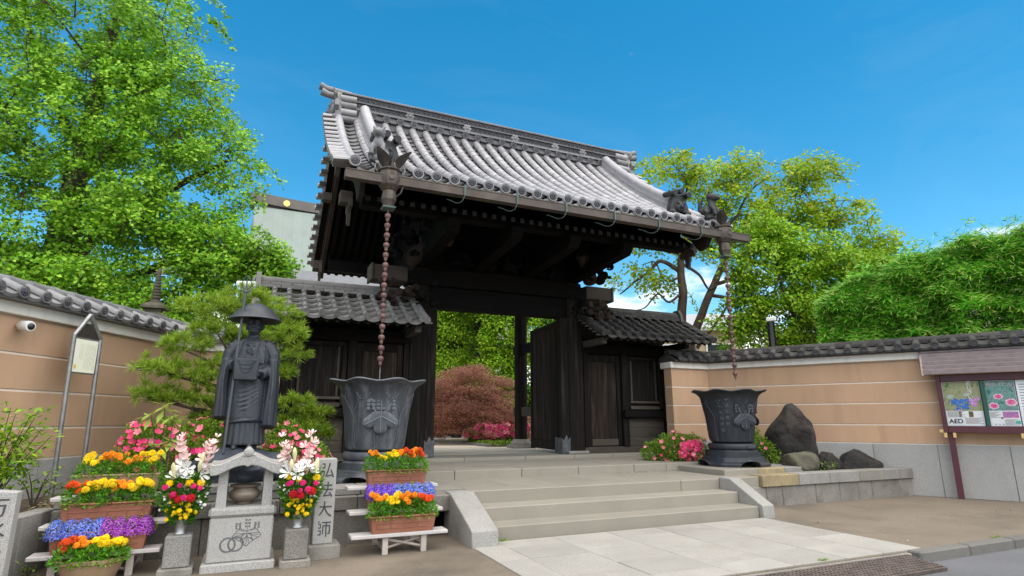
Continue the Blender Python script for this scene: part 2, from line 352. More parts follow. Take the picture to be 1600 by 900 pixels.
TERR = mat('terracotta', (0.2805, 0.1062, 0.0612), .75, .12, 5, .08, 90, stain=((0.357, 0.204, 0.1445), .35, 5), objvar=.12)
TERRL = mat('tan_plastic_pot', (0.34, 0.2253, 0.1318), .7, .12, 5, .1, 90)
PLANK = mat('painted_plank', (0.476, 0.442, 0.425), .6, .12, 4, .1, 60, stain=((0.306, 0.272, 0.2465), .4, 3))
CREAM = mat('shelf_frame_paint', (0.425, 0.3655, 0.323), .6, .15, 6, .05, 80, stain=((0.2125, 0.153, 0.1105), .4, 5))
INK = mat('engraved_ink', (.055, .055, .058), .85, .3, 20)
INKL = mat('engraved_grey', (.13, .13, .135), .85, .2, 20)
PAPER = mat('notice_paper', (0.756, 0.747, 0.612), .6, .03, 2)
WHITE = mat('white_casing', (.74, .74, .72), .4, .05, 3)
LENS = mat('lens_black', (.012, .012, .014), .15, .1, 3)
MARO = mat('maroon_paint', (.075, .014, .022), .4, .2, 4)
LOUV = mat('louvre_bronze', (0.2295, 0.1742, 0.17), .45, .15, 3, metal=.3, stain=((0.1275, 0.0935, 0.0935), .5, 4), stretch=(.3, 2, 2), objvar=.08)
BRASS = mat('gold_bracket', (.56, .39, .15), .5, .15, 8)
BARK = mat('bark', (.072, .052, .038), .95, .5, 6, 1, 25, stain=((.16, .13, .10), .5, 3), stretch=(1, 1, .4))
BARKL = mat('pale_bark', (.165, .115, .08), .9, .4, 5, .9, 22, stain=((.28, .22, .17), .55, 2.5), stretch=(1, 1, .5))
GREENR = mat('copper_roof', (0.208, 0.244, 0.224), .8, .05, 1.2, .1, 8, spec=.2, stain=((0.172, 0.196, 0.168), .5, .8), stretch=(1, .4, 1), objvar=.012)
CREAMW = mat('pale_building_wall', (0.496, 0.488, 0.464), .85, .05, .6)
TANW = mat('tan_house_wall', (0.4, 0.32, 0.2), .85, .06, .6)
GREYR = mat('grey_sheet_roof', (0.336, 0.336, 0.344), .6, .1, .8)
GLASSD = mat('dark_window_glass', (.03, .035, .04), .12, .1, 1)
GINK = leafmat('ginkgo_leaf', [(.09, .27, .010), (.17, .40, .018), (.26, .50, .028), (.38, .60, .05)], .26)
MAPY = leafmat('yellow_green_leaf', [(.17, .34, .012), (.27, .45, .016), (.37, .52, .025), (.46, .42, .035)], .35)
MAPG = leafmat('bright_green_leaf', [(.10, .26, .010), (.18, .37, .013), (.28, .46, .018), (.40, .53, .03)], .28)
DEEPG = leafmat('deep_green_leaf', [(.04, .14, .012), (.08, .22, .018), (.14, .31, .02)], .4)
BAMB = leafmat('bamboo_leaf', [(.035, .21, .010), (.09, .38, .018), (.22, .52, .03), (.52, .62, .16)], .28)
PINE = leafmat('pine_needle', [(.10, .21, .015), (.25, .38, .025), (.42, .54, .06)], .25)
REDM = leafmat('red_maple_leaf', [(.19, .060, .040), (.32, .11, .075), (.44, .20, .14), (.25, .16, .06)], .4)
SHRB = leafmat('shrub_leaf', [(.07, .17, .012), (.15, .28, .02), (.32, .42, .04)], .22)
MARL = leafmat('marigold_leaf', [(.045, .17, .012), (.10, .28, .018), (.20, .42, .03)], .25)
LIME = leafmat('lime_leaf', [(.22, .33, .05), (.34, .44, .08), (.42, .48, .14)], .35)
LITT = leafmat('dry_litter', [(.20, .15, .07), (.30, .24, .12), (.12, .085, .045), (.36, .31, .20)], .1)
def petal(name, c, var=.25): return mat(name, c, .6, var, 30, objvar=.18, spec=.2)
P_YEL = petal('yellow_petal', (.82, .56, .012)); P_ORA = petal('orange_petal', (.80, .26, .012)); P_RED = petal('red_orange_petal', (.62, .075, .012))
P_PINK = petal('pink_petal', (.70, .06, .17)); P_ROSE = petal('soft_pink_petal', (.74, .21, .26)); P_CRIM = petal('crimson_petal', (.46, .012, .02)); P_MAG = petal('magenta_petal', (.66, .03, .18))
P_WHT = petal('white_petal', (.82, .81, .77), .06); P_BLUS = petal('blush_petal', (.80, .58, .54), .12)
L_BLU = leafmat('blue_lobelia', [(.05, .09, .48), (.12, .18, .65), (.26, .32, .72)], .2); L_VIO = leafmat('violet_lobelia', [(.20, .02, .34), (.34, .05, .46), (.48, .14, .52)], .2); L_IND = leafmat('indigo_lobelia', [(.09, .02, .42), (.16, .06, .58), (.34, .18, .62)], .2)
# ================================================================ tile kit
def barrel_mesh(name, r, L, mt, n=8, taper=.93, end=True):
    mb = MB(); rings = []
    for y, k in ((0, 1), (.035, 1), (L, taper)):
        rings.append([(math.cos(math.pi*j/n)*r*k, y, math.sin(math.pi*j/n)*r*k) for j in range(n+1)] + [(0, y, -.01)])
    for q in rings: q.reverse()
    mb.loft(rings); return mb.mesh(name, mt, 50)
def disc_mesh(name, r, mt, mf, th=.05, n=20, petals=8):
    """round eave end: raised rim, sunk face with a small flower, faces -y"""
    mb = MB(); prof = [(r, th), (r, 0), (r*.86, 0), (r*.84, .016)]
    rings = [[(q*math.cos(2*math.pi*j/n), y, q*math.sin(2*math.pi*j/n)) for j in range(n)] for q, y in prof]
    mb.loft(rings); nf = len(mb.f)
    M = RX(R(90))
    for k in range(petals):
        a = 2*math.pi*k/petals
        mb.blob((math.cos(a)*r*.46, math.sin(a)*r*.46, -.012), (r*.17, r*.17, .014), 6, 4, M=M)
    mb.blob((0, 0, -.012), (r*.2, r*.2, .018), 6, 4, M=M)
    me = mb.mesh(name, mt, 35); me.materials.append(mf)
    for p in me.polygons:
        if p.index >= nf-1 : p.material_index = 1
    return me
def pan_mesh(name, w, L, sag, mt, drop=.035, n=6, th=.02):
    """concave tile, lower edge at y=0 with a thick front lip"""
    mb = MB(); rings = []
    for y, dz in ((0, 0), (L, -.004)):
        top = [(-w/2 + w*j/n, y, dz - sag*(1-(2*j/n-1)**2)) for j in range(n+1)]
        bot = [(x, y, z-(drop if y == 0 else th)) for x, _, z in reversed(top)]
        rings.append(top+bot)
    for q in rings: q.reverse()
    mb.loft(rings); return mb.mesh(name, mt, 40)
def cap_mesh(name, r, L, mt, n=10):
    """round ridge tile along x with a raised collar"""
    mb = MB(); rings = []
    for x, k in ((0, 1.0), (.0, 1.13), (.055, 1.13), (.055, 1.0), (L, 1.0)):
        rings.append([(x, math.cos(math.pi*j/n)*r*k, math.sin(math.pi*j/n)*r*k) for j in range(n+1)] + [(x, 0, -.02)])
    mb.loft(rings); return mb.mesh(name, mt, 40)
# ================================================================ ground, road, kerb
def sheet(name, x0, x1, y0, y1, z, m, parent=None, kind='structure'):
    mb = MB(); mb.add([(x0, y0, z), (x1, y0, z), (x1, y1, z), (x0, y1, z)], [(0, 1, 2, 3)])
    return mb.build(name, m, parent, kind=kind if not parent else None)
g = sheet('ground', -900, 900, -900, 900, -.16, SAND)
sheet('forecourt_ground', -30, 40, 5.08, 60, 0, SAND)
sheet('road', -120, 120, -7, 5.0, -.10, ASPH)
KERB = mat('weathered_kerb', (.155, .145, .13), .9, .2, 3, .4, 120, (.07, .065, .06), 150, stain=((.07, .06, .05), .7, 3), objvar=.12)
k = setting('kerb', (9, 5, -.1)); x = 7.62
while x < 24:
    MB().bx((x, 4.93, -.15), (x+.988, 5.10, .022), .018).build('kerb_stone', KERB, k); x += 1.0
x = -14
while x < 1.4:
    MB().bx((x, 4.93, -.15), (x+.988, 5.10, .022), .018).build('kerb_stone', KERB, k); x += 1.0
MB().bx((1.42, 5.02, -.15), (7.60, 5.10, -.004), .012).build('kerb_edging', GRAND, k)
gr = thing('drain_grate', 'rusty iron grate ramp along the kerb below the pale paving', 'drain grate', (4.8, 4.8, -.1))
gx = 1.75
while gx < 7.5:
    mb = MB(); Lg = .72
    T = TR(gx, 4.80, -.052) @ RX(R(7))
    for yy in (-.215, .215): mb.box((Lg/2, yy, 0), (Lg-.012, .03, .035), M=T)
    for i in range(13): mb.box((.02+i*(Lg-.04)/12, 0, .003), (.030, .40, .036), M=T)
    for yy in (-.16, -.11, -.055, 0, .055, .11, .16): mb.box((Lg/2, yy, .004), (Lg-.03, .026, .032), M=T)
    mb.build('grate_plate', IRON, gr); gx += Lg
# ================================================================ paving in front of the steps
pv = setting('paving', (5.3, 6.2, 0))
cols = [2.72, 3.13, 3.98, 4.86, 5.72, 6.55, 7.22, 7.94]
for ci in range(len(cols)-1):
    y = 7.66; j = 0
    while y > 5.13:
        d = rng.choice((.62, .86, 1.05, .74)) if not (j == 0 and ci % 2) else .42
        y1 = max(5.12, y-d)
        if y1-5.12 < .25: y1 = 5.12
        sk = .25*(1 if ci == len(cols)-2 else 0)
        mb = MB(); h = .012 + rng.uniform(-.002, .003)
        mb.bx((cols[ci]+.004, y1+.004, -.04), (cols[ci+1]-.004, y-.004, h), .004)
        mb.build('paving_slab', PAVE, pv); y = y1; j += 1
# ================================================================ steps, landing, platform
st = setting('steps', (5.5, 8, 0))
RS = .185
def run(name, x0, x1, cuts, y0, y1, z0, z1, m, parent, bev=.012):
    e = [x0] + cuts + [x1]
    for a, b in zip(e[:-1], e[1:]): MB().bx((a+.003, y0, z0), (b-.003, y1, z1), bev).build(name, m, parent)
CHEEK = mat('cheek_granite', (.325, .31, .285), .8, .1, 3, .25, 140, (.17, .165, .155), 150, stain=((.16, .15, .13), .4, 2.2))
run('step_stone', 3.08, 7.93, [], 7.72, 8.25, -.03, RS, STEP, st)
run('step_stone', 3.08, 7.93, [], 8.16, 8.70, .02, 2*RS, STEP, st)
run('step_stone', 3.11, 7.93, [7.05], 8.60, 9.05, .20, 3*RS, STEP, st)
for x0, cw, cy in ((2.70, .37, 7.40), (7.935, .26, 7.63)):
    mb = MB()
    mb.prism([(cy, -.02), (8.62, -.02), (8.62, .575), (8.36, .575), (cy+.10, .24), (cy+.015, .20)], x0, x0+cw, M=Matrix(((0, 1, 0, 0), (1, 0, 0, 0), (0, 0, 1, 0), (0, 0, 0, 1))))
    mb.f = [tuple(reversed(f)) for f in mb.f]
    o = mb.build('cheek_stone', CHEEK, st, 30)
    b = o.modifiers.new('edge', 'BEVEL'); b.width = .014; b.segments = 2; b.limit_method = 'ANGLE'
ld = setting('landing', (5.5, 9.5, .5))
run('landing_edge_stone', 2.36, 3.10, [], 8.36, 8.98, .33, .552, GRAND, ld)
run('landing_edge_stone', 7.94, 8.9, [], 8.60, 9.05, .33, .553, STEP, ld)
ys = [9.052, 9.70, 10.32]; xs = [2.3, 3.1, 3.95, 4.8, 5.65, 6.5, 7.35, 8.36]
for a, b in zip(xs[:-1], xs[1:]):
    MB().bx((a+.003, 9.053 if a > 2.5 else 9.0, .35), (b-.003, 10.36, .55+rng.uniform(-.002, .003)), .005).build('landing_slab', STEP, ld)
pf = setting('gate_platform', (5.5, 11.5, .6))
e = [-.1, 1.25, 2.6, 3.42, 4.75, 5.98, 7.3, 8.12, 9.0]
for a, b in zip(e[:-1], e[1:]): MB().bx((a+.004, 10.34, .45), (b-.004, 10.72, .705), .012).build('platform_edge_stone', STEP, pf)
e2 = [-.1, .9, 1.9, 2.9, 3.9, 4.9, 5.9, 6.9, 7.9, 9.0]
for yy0, yy1 in ((10.724, 11.5), (11.504, 12.3), (12.304, 12.62)):
    for a, b in zip(e2[:-1], e2[1:]):
        MB().bx((a+.003, yy0, .5), (b-.003, yy1, .70+rng.uniform(-.002, .003)), .004).build('platform_slab', STEP, pf)
for a, b in ((-.1, 1.4), (1.4, 2.95), (2.95, 4.4), (4.4, 5.9), (5.9, 7.2), (7.2, 8.3), (8.3, 9.4), (9.4, 10.7)):
    MB().bx((a+.003, 12.63, .45), (b-.003, 13.75, .775), .015).build('sill_stone', STEP, pf)
sheet('inner_path', -6, 26, 13.6, 60, .768, mat('pale_path', (.62, .53, .42), .9, .10, 1.2, .3, 90, (.46, .40, .32), 120, stain=((.32, .28, .23), .5, 1.1)))
# inner bed edge
mb = MB()
bedp = [(6.95, 17.6), (6.9, 18.6), (6.95, 20), (6.55, 21.4), (6.2, 22.6), (7.5, 24.2), (16, 25.5), (16, 17.2), (8.5, 17.05)]
sb = MB(); sb.add([(x, y, .80) for x, y in bedp], [tuple(reversed(range(len(bedp))))]); sb.build('garden_soil', SOIL, None, kind='structure')
for (a, b) in zip(bedp[:6], bedp[1:6]):
    d = Vector((b[0]-a[0], b[1]-a[1])); L = d.length
    mb = MB(); mb.box((L/2, 0, .05), (L+.1, .14, .16), .02, M=frame((a[0], a[1], .72), d)); mb.build('bed_kerb', GRAND, bpy.data.objects.get('gate_platform'))
# ================================================================ left terrace and ledge
def poly(name, pts, z, m):
    mb = MB(); mb.add([(x, y, z) for x, y in pts], [tuple(range(len(pts)))]); return mb.build(name, m, None, kind='structure')
poly('terrace_soil', [(-1.95, 8.45), (2.3, 8.45), (2.3, 10.4), (-.08, 10.4), (-.08, 12.7), (-.9, 13.2), (-4.6, 6.2), (-2.35, 6.2), (-2.16, 7.6)], .585, SOIL)
lg = setting('ledge_wall', (0, 8.4, 0))
run('wall_stone', -1.96, 2.34, [-1.2, -.45, .33, 1.05, 1.72], 8.38, 8.62, -.02, .42, GRAND, lg, .01)
run('ledge_stone', -1.97, 2.36, [-.95, .42, 1.40], 8.33, 8.70, .424, .60, GRAND, lg, .012)
run('ledge_slab', -1.98, 2.35, [-.7, .72, 1.45], 8.44, 9.0, .602, .70, GRAN, lg, .012)
# the curved planter kerb that runs towards the viewer
pts = [(-1.955, 8.46), (-2.00, 8.15), (-2.08, 7.85), (-2.20, 7.45), (-2.42, 6.9), (-2.75, 6.2)]
for a, b in zip(pts[:-1], pts[1:]):
    d = Vector((b[0]-a[0], b[1]-a[1])); L = d.length
    MB().bx((-.004, -.0, -.02), (L+.004, .2, .625), .012, M=frame((a[0], a[1], 0), d) @ SCL(1, -1, 1)).build('planter_kerb', GRAN, lg)
for o in list(lg.children):
    if o.name.startswith('planter_kerb'):
        o.data.flip_normals()
# ================================================================ right terrace
poly('planting_soil', [(8.95, 8.7), (13.4, 8.7), (11.15, 12.35), (9.0, 12.9), (9.0, 10.5), (8.3, 10.4), (8.3, 9.0)], .52, SOIL)
rw = setting('retaining_wall', (11, 8.6, 0))
caps = [8.905, 9.86, 10.72, 11.60, 12.36, 12.85, 13.32]
cm_ = [GRANY, GRAN, GRAN, GRAND, GRAN, GRAND]
for i, (a, b) in enumerate(zip(caps[:-1], caps[1:])):
    MB().bx((a+.004, 8.52, .362), (b-.004, 8.86, .575), .012).build('cap_stone', cm_[i], rw)
xx = 8.35
while xx < 13.3:
    w = rng.choice((.42, .55, .68, .9)); b = min(xx+w, 13.34)
    MB().bx((xx+.004, 8.575, -.02), (b-.004, 8.8, .36), .012).build('wall_stone', GRAND, rw); xx = b
sl = setting('basin_slab', (9.5, 9.9, .55))
for a, b in ((8.42, 9.3), (9.3, 10.02), (10.02, 10.72)):
    MB().bx((a+.003, 8.98, .50), (b-.003, 10.9, .655), .01).build('slab_stone', STEP if a < 9.2 else GRANY if a < 10 else GRAN, sl)
sl2 = setting('basin_slab', (1.85, 9.8, .55))
for a, b in ((1.0, 1.85), (1.85, 2.28)):
    MB().bx((a+.003, 9.0, .50), (b-.003, 10.33, .655), .01).build('slab_stone', STEP, sl2)
# ================================================================ plaster walls
T_BAR = barrel_mesh('eave_barrel', .075, .34, TILEG); T_BARK = barrel_mesh('eave_barrel', .075, .34, TILEK)
T_DISC = disc_mesh('eave_disc', .078, TILEG, TILEF); T_DISCK = disc_mesh('eave_disc', .078, TILEK, TILEF)
T_PAN = pan_mesh('pan_tile', .30, .36, .055, TILEG, .05); T_PANK = pan_mesh('pan_tile', .30, .36, .055, TILEK, .05)
T_CAP = cap_mesh('ridge_tile', .085, .345, TILEG); T_CAPK = cap_mesh('ridge_tile', .085, .345, TILEK)
def plaster_wall(label, o, u, L, dark, base0=0, ends=(0, 0)):
    F = frame(o, u); th = .30
    w = thing('plaster_wall', label, 'wall', F @ Vector((L/2, th/2, 0)), 'tile capped plaster walls')
    n = max(1, round(L/1.18))
    for i in range(n):
        MB(F).bx((L*i/n+.004, -.03, base0), (L*(i+1)/n-.004, th+.03, 1.075), .006).build('base_slab', GRANL, w)
    mb = MB(F); mb.bx((.01, .012, 1.0), (L-.01, th-.012, 2.94)); mb.build('wall_core', CORD, w)
    zs = [1.08, 1.495, 1.975, 2.445, 2.93]
    for a, b in zip(zs[:-1], zs[1:]):
        MB(F).bx((0, 0, a+.015), (L, th, b-.015), .004).build('plaster_band', PLAS, w)
    mb = MB(F); mb.bx((-ends[0]*.06, -.07, 2.93), (L+ends[1]*.06, th+.07, 3.09), .008); mb.build('cornice', WHIT, w)
    mb = MB(F); mb.prism([(-.20, 3.092), (th+.20, 3.092), (th+.20, 3.13), (th/2, 3.30), (-.20, 3.13)], 0, L, M=Matrix(((0, 1, 0, 0), (1, 0, 0, 0), (0, 0, 1, 0), (0, 0, 0, 1))))
    mb.f = [tuple(reversed(f)) for f in mb.f]; mb.build('roof_bed', TILEK if dark else TILEG, w, 20)
    sp = .335; k = int(L/sp); slope = R(24)
    for side in (0, 1):
        S = F if side == 0 else F @ TR(L, th, 0) @ RZ(math.pi)
        for i in range(k+1):
            x = i*sp + (L-k*sp)/2
            if i <= k-0 and x < L: put(T_BARK if dark else T_BAR, 'cover_tile', w, S @ TR(x, -.245, 3.185) @ RX(slope))
            put(T_DISCK if dark else T_DISC, 'eave_disc', w, S @ TR(x, -.262, 3.195))
            if i < k: put(T_PANK if dark else T_PAN, 'pan_tile', w, S @ TR(x+sp/2, -.255, 3.195) @ RX(slope))
    for z0, z1, hw in ((3.285, 3.325, .135), (3.328, 3.368, .115)):
        x = 0; j = 0
        while x < L:
            b = min(L, x+.62 - (.3 if j == 0 and hw < .12 else 0))
            MB(F).bx((x+.002, th/2-hw, z0), (b-.002, th/2+hw, z1), .005).build('ridge_layer', TILEK if dark else TILEG, w); x = b; j += 1
    x = .0
    while x < L-.2: put(T_CAPK if dark else T_CAP, 'ridge_tile', w, F @ TR(x, th/2, 3.362)); x += .345
    return w
plaster_wall('long ochre plaster wall with sooty tile coping behind the notice board', (11.22, 12.27), (.5, -.866), 8.4, True)
plaster_wall('short ochre plaster wall return between the gate wing and the long wall', (9.98, 12.29), (1, 0), 1.26, True, ends=(1, 0))
plaster_wall('short ochre plaster return hidden behind the pine beside the left wing', (-1.05, 12.92), (1, 0), 1.5, False)
plaster_wall('ochre plaster wall with grey tile coping behind the statue and pine', (-4.75, 5.94), (.466, .885), 8.05, False)
# ================================================================ temple gate
GX, GY = 5.45, 13.0
gate = thing('temple_gate', 'great dark timber temple gate under a silver grey curved tile roof', 'gate', (GX, 13.2, .775))
YE, YR = 9.72, 13.55
def zr(y):
    d = (y-YE)/3.68 if y <= YR else (2*YR-y-YE)/3.68
    return 5.975 + 2.82*(.68*d + .32*d*d)
def ang(y): return math.atan2(zr(y+.02)-zr(y-.02), .04)
def strip(name, x0, x1, ya, yb, dz0, dz1, m, parent, n=14, sharp=30):
    """a bar that follows the roof curve from ya to yb"""
    mb = MB(); rings = []
    for i in range(n+1):
        y = ya+(yb-ya)*i/n; z = zr(y); rings.append([(x0, y, z+dz0), (x1, y, z+dz0), (x1, y, z+dz1), (x0, y, z+dz1)])
    if yb > ya:
        for q in rings: q.reverse()
    for q in rings: q.reverse()
    mb.loft(rings)
    return mb.build(name, m, parent, sharp)
roof = None
mb = MB()
for ya, yb in ((9.78, YR), (YR, 17.32)):
    rings = []
    for i in range(15):
        y = ya+(yb-ya)*i/14; z = zr(min(y, YR-.001) if yb == YR else max(y, YR+.001)); rings.append([(1.22, y, z-.17), (1.22, y, z-.08), (9.68, y, z-.08), (9.68, y, z-.17)])
    mb.loft(rings)
roof = mb.build('roof', WOODR, gate, 30)
# ---- tiles of the front slope
M_BAR = barrel_mesh('cover_tile', .096, .335, TILE, 10); M_PAN = pan_mesh('pan_tile', .31, .34, .05, TILEP, .035)
M_DISC = disc_mesh('eave_disc', .102, TILE, TILEF, .06, 24); M_EPAN = pan_mesh('eave_pan_tile', .31, .2, .07, TILE, .075, 8)
yc = [YE]
while yc[-1] < 13.1: yc.append(yc[-1] + .30*math.cos(ang(yc[-1]+.15)))
colx = [2.39+.3475*k for k in range(-2, 21)]
restb, restp = MB(), MB()
def add_mesh(mb, me, M): mb.add([v.co for v in me.vertices], [tuple(p.vertices) for p in me.polygons], M)
for c, y in enumerate(yc):
    a = ang(y+.12)
    for j, x in enumerate(colx):
        M = TR(x+rng.uniform(-.004, .004), y, zr(y)+.035+rng.uniform(-.003, .003)) @ RX(a)
        if c < 12: put(M_BAR, 'cover_tile', roof, M)
        else: add_mesh(restb, M_BAR, M)
    for x in [1.45] + [q+.174 for q in colx]:
        M = TR(x, y-.01, zr(y)+.012) @ RX(a-.10)
        if c < 12: put(M_PAN if c else M_EPAN, 'pan_tile', roof, M)
        else: add_mesh(restp, M_PAN, M)
restb.build('upper_cover_tiles', TILE, roof, 50, 'stuff'); restp.build('upper_pan_tiles', TILEP, roof, 40, 'stuff')
for x in colx: put(M_DISC, 'eave_disc', roof, TR(x, YE-.03, zr(YE)+.038) @ RX(.12))
rear = MB()
y = 2*YR-YE
for c in range(14):
    yy = 2*YR - (YE + .285*c)
    for x in colx[::1]: add_mesh(rear, M_BAR, TR(x, yy, zr(yy)+.035) @ RZ(math.pi) @ RX(ang(2*YR-yy)))
rear.build('rear_tiles', TILE, roof, 50, 'stuff')
# ---- verges: a fat roll with short tiles sticking out sideways
M_VER = barrel_mesh('verge_tile', .098, .40, TILE, 10, .97)
for sx_, x in ((-1, 1.25), (1, 9.67)):
    for ya, yb in ((YE-.02, 13.2), (17.38, 13.9)):
        n = 14; mb = MB(); mb.tube([(x, ya+(yb-ya)*i/n, zr(ya+(yb-ya)*i/n)+.075) for i in range(n+1)], .098, 12); mb.build('verge_roll', TILE, roof, 50)
    put(M_DISC, 'eave_disc', roof, TR(x, YE-.05, zr(YE)+.075) @ RX(.12))
    y = YE+.17
    while y < 17.25:
        if abs(y-YR) > .25:
            yy = y; put(M_VER, 'verge_tile', roof, TR(x+sx_*(.36 if yy < YR else .22), yy, zr(yy)+.0) @ RZ(math.pi/2*sx_) @ RX(.12))
            put(M_PAN, 'verge_pan_tile', roof, TR(x+sx_*(.34 if yy < YR else .20), yy+.13, zr(yy+.13)-.03) @ RZ(math.pi/2*sx_) @ SCL(.8, .9, 1))
        y += .325*math.cos(ang(y))+.02
# ---- descending ridges
def kudari(x):
    for i, (hw, z0, z1) in enumerate(((.17, .07, .14), (.155, .145, .20), (.14, .205, .26), (.13, .265, .32), (.12, .325, .375))):
        strip('descending_ridge_layer', x-hw, x+hw, 10.35, 13.25, z0, z1, TILE, roof, 18)
    n = 16; mb = MB(); mb.tube([(x, 10.30+2.95*i/n, zr(10.30+2.95*i/n)+.40) for i in range(n+1)], .125, 12); mb.build('descending_ridge_roll', TILE, roof, 50)
    # demon tile at its foot
    y = 10.27; z = zr(y); mb = MB()
    mb.prism([(-.26, 0), (.26, 0), (.27, .18), (.20, .40), (.13, .50), (-.13, .50), (-.20, .40), (-.27, .18)], -.07, .08)
    mb.blob((0, -.07, .22), (.15, .09, .15), 12, 8); mb.blob((-.08, -.13, .29), (.04, .04, .05), 8, 6); mb.blob((.08, -.13, .29), (.04, .04, .05), 8, 6)
    mb.blob((0, -.16, .20), (.05, .05, .05), 8, 6)
    for s in (-1, 1):
        mb.tube([(s*.14, -.02, .42), (s*.24, -.04, .50), (s*.27, -.05, .62)], [.05, .04, .015], 8); mb.blob((s*.22, -.08, .07), (.09, .07, .08), 10, 6)
        mb.box((0, -.09, .06), (.28, .06, .07), .02)
    mb.v = [tuple(TR(x, y, z+.02) @ Vector(v)) for v in mb.v]; mb.build('demon_tile', BLACKT, roof, 40)
    for dx, dz in ((-.2, .53), (0, .60), (.2, .53)):
        mb = MB(); mb.tube([(x+dx, y-.20, z+dz), (x+dx, y+.2, z+dz+.08)], .068, 12); mb.build('demon_tile_roll', BLACKT, roof, 50)
kudari(1.86); kudari(8.83)
# ---- main ridge
rx0, rx1 = 1.32, 9.58
ridge = MB().bx((rx0, YR-.22, 8.62), (rx1, YR+.22, 9.02), .01).build('ridge', RIDG, gate)
M_RDISC = disc_mesh('ridge_disc', .098, RIDG, TILEF, .06, 24)
for x in colx + [1.42]:
    for s in (-1, 1):
        put(M_RDISC, 'ridge_disc', ridge, TR(x+.02, YR+s*.30, 8.93) @ (RZ(math.pi) if s > 0 else Matrix.Identity(4)))
    mb = MB(); mb.tube([(x+.02, YR-.27, 8.93), (x+.02, YR-.1, 8.95)], .088, 12); mb.build('ridge_stub_tile', RIDG, ridge, 50)
    if x < 9.3: mb = MB(); mb.bx((x+.10, YR-.29, 8.84), (x+.28, YR-.2, 8.905), .012); mb.build('ridge_fill_tile', RIDG, ridge)
def ridge_course(name, z0, z1, hw, m, seg):
    x = rx0; j = 0
    while x < rx1-.02:
        b = min(rx1, x+seg*(.5 if j == 0 and int(z0*100) % 2 else 1)); MB().bx((x+.001, YR-hw, z0), (b-.001, YR+hw, z1), .006).build(name, m, ridge); x = b; j += 1
ridge_course('ridge_layer', 9.022, 9.065, .275, TILEG, .9); ridge_course('ridge_layer', 9.067, 9.105, .255, RIDG, .9)
ridge_course('ridge_layer', 9.245, 9.285, .245, RIDG, .9); ridge_course('ridge_layer', 9.425, 9.47, .235, RIDG, .9)
for z0 in (9.107, 9.287):
    mb = MB(); mb.bx((rx0, YR-.20, z0), (rx1, YR+.20, z0+.136))
    x = rx0+.09
    while x < rx1-.06:
        for dx, dz in ((0, .03), (.065, .082)):
            for s in (-1, 1):
                c = [(x+dx+math.cos(t)*.05, YR+s*.212, z0+dz+math.sin(t)*.046) for t in [math.pi*q/5 for q in range(6)]]
                mb.tube(c, .011, 4)
                mb.blob((x+dx, YR+s*.206, z0+dz+.012), (.018, .014, .02), 5, 4)
        x += .13
    mb.build('lattice_band', TILEF, ridge, 40)
mb = MB(); mb.tube([(rx0-.02, YR, 9.50), (rx1+.02, YR, 9.50)], .10, 14); mb.build('ridge_roll', RIDG, ridge, 50)
x = rx0+.3
while x < rx1: mb = MB(); mb.tube([(x, YR, 9.50), (x+.03, YR, 9.50)], .107, 14); mb.build('ridge_roll_collar', RIDG, ridge, 50); x += .42
for x in (3.0, 4.55, 5.95, 7.2, 8.1):
    mb = MB(RX(0)); M = TR(x, YR-.235, 9.16) @ RX(R(90))
    for k in range(6): a = k*math.pi/3; mb.blob((math.cos(a)*.075, math.sin(a)*.075, 0), (.055, .055, .03), 8, 6, M=M)
    mb.blob((0, 0, .01), (.05, .05, .035), 8, 6, M=M); mb.build('ridge_crest', TILEG, ridge, 50)
for s, x in ((-1, rx0-.02), (1, rx1+.02)):
    mb = MB(); F = Matrix(((0, s, 0, x), (1, 0, 0, YR), (0, 0, 1, 8.55), (0, 0, 0, 1)))
    mb.prism([(-.36, 0), (.36, 0), (.40, .22), (.30, .55), (.20, .80), (.12, .95), (-.12, .95), (-.20, .80), (-.30, .55), (-.40, .22)], .0, .14, M=F)
    mb.blob((0, .17, .45), (.20, .10, .22), 14, 9, M=F); mb.blob((0, .26, .42), (.06, .07, .06), 8, 6, M=F)
    for q in (-1, 1):
        mb.blob((q*.10, .25, .55), (.05, .04, .06), 8, 6, M=F); mb.blob((q*.33, .13, .12), (.13, .10, .11), 10, 7, M=F)
        mb.tube([(q*.16, .12, .70), (q*.26, .15, .82), (q*.27, .2, .96)], [.06, .05, .015], 8, M=F)
        mb.tube([(q*.3, .1, .3), (q*.42, .12, .42), (q*.36, .12, .56), (q*.28, .12, .5)], [.05, .055, .05, .02], 8, M=F)
    if s > 0: mb.f = mb.f
    mb.build('ridge_demon_tile', TILEG, ridge, 40)
    for dz, dx, dy in ((.98, .50, .0), (.80, .46, -.06)):
        mb = MB(); p0 = Vector((x-s*.25, YR+dy, 8.55+dz)); p1 = Vector((x+s*(dx-.15), YR+dy, 8.55+dz+.05)); p2 = Vector((x+s*dx, YR+dy, 8.55+dz+.10))
        mb.tube([p0, p1, p2], [.085, .08, .10], 12); mb.build('bird_perch_roll', TILEG, ridge, 50)
    for i in range(4):
        mb = MB(); zz = 8.66+.21*i; mb.tube([(x+s*.02, YR-.34+.05*i, zz), (x-s*.36, YR-.34+.05*i, zz+.02)], [.095, .09], 12); mb.build('ridge_end_roll', TILE if i % 2 else TILEG, ridge, 50)
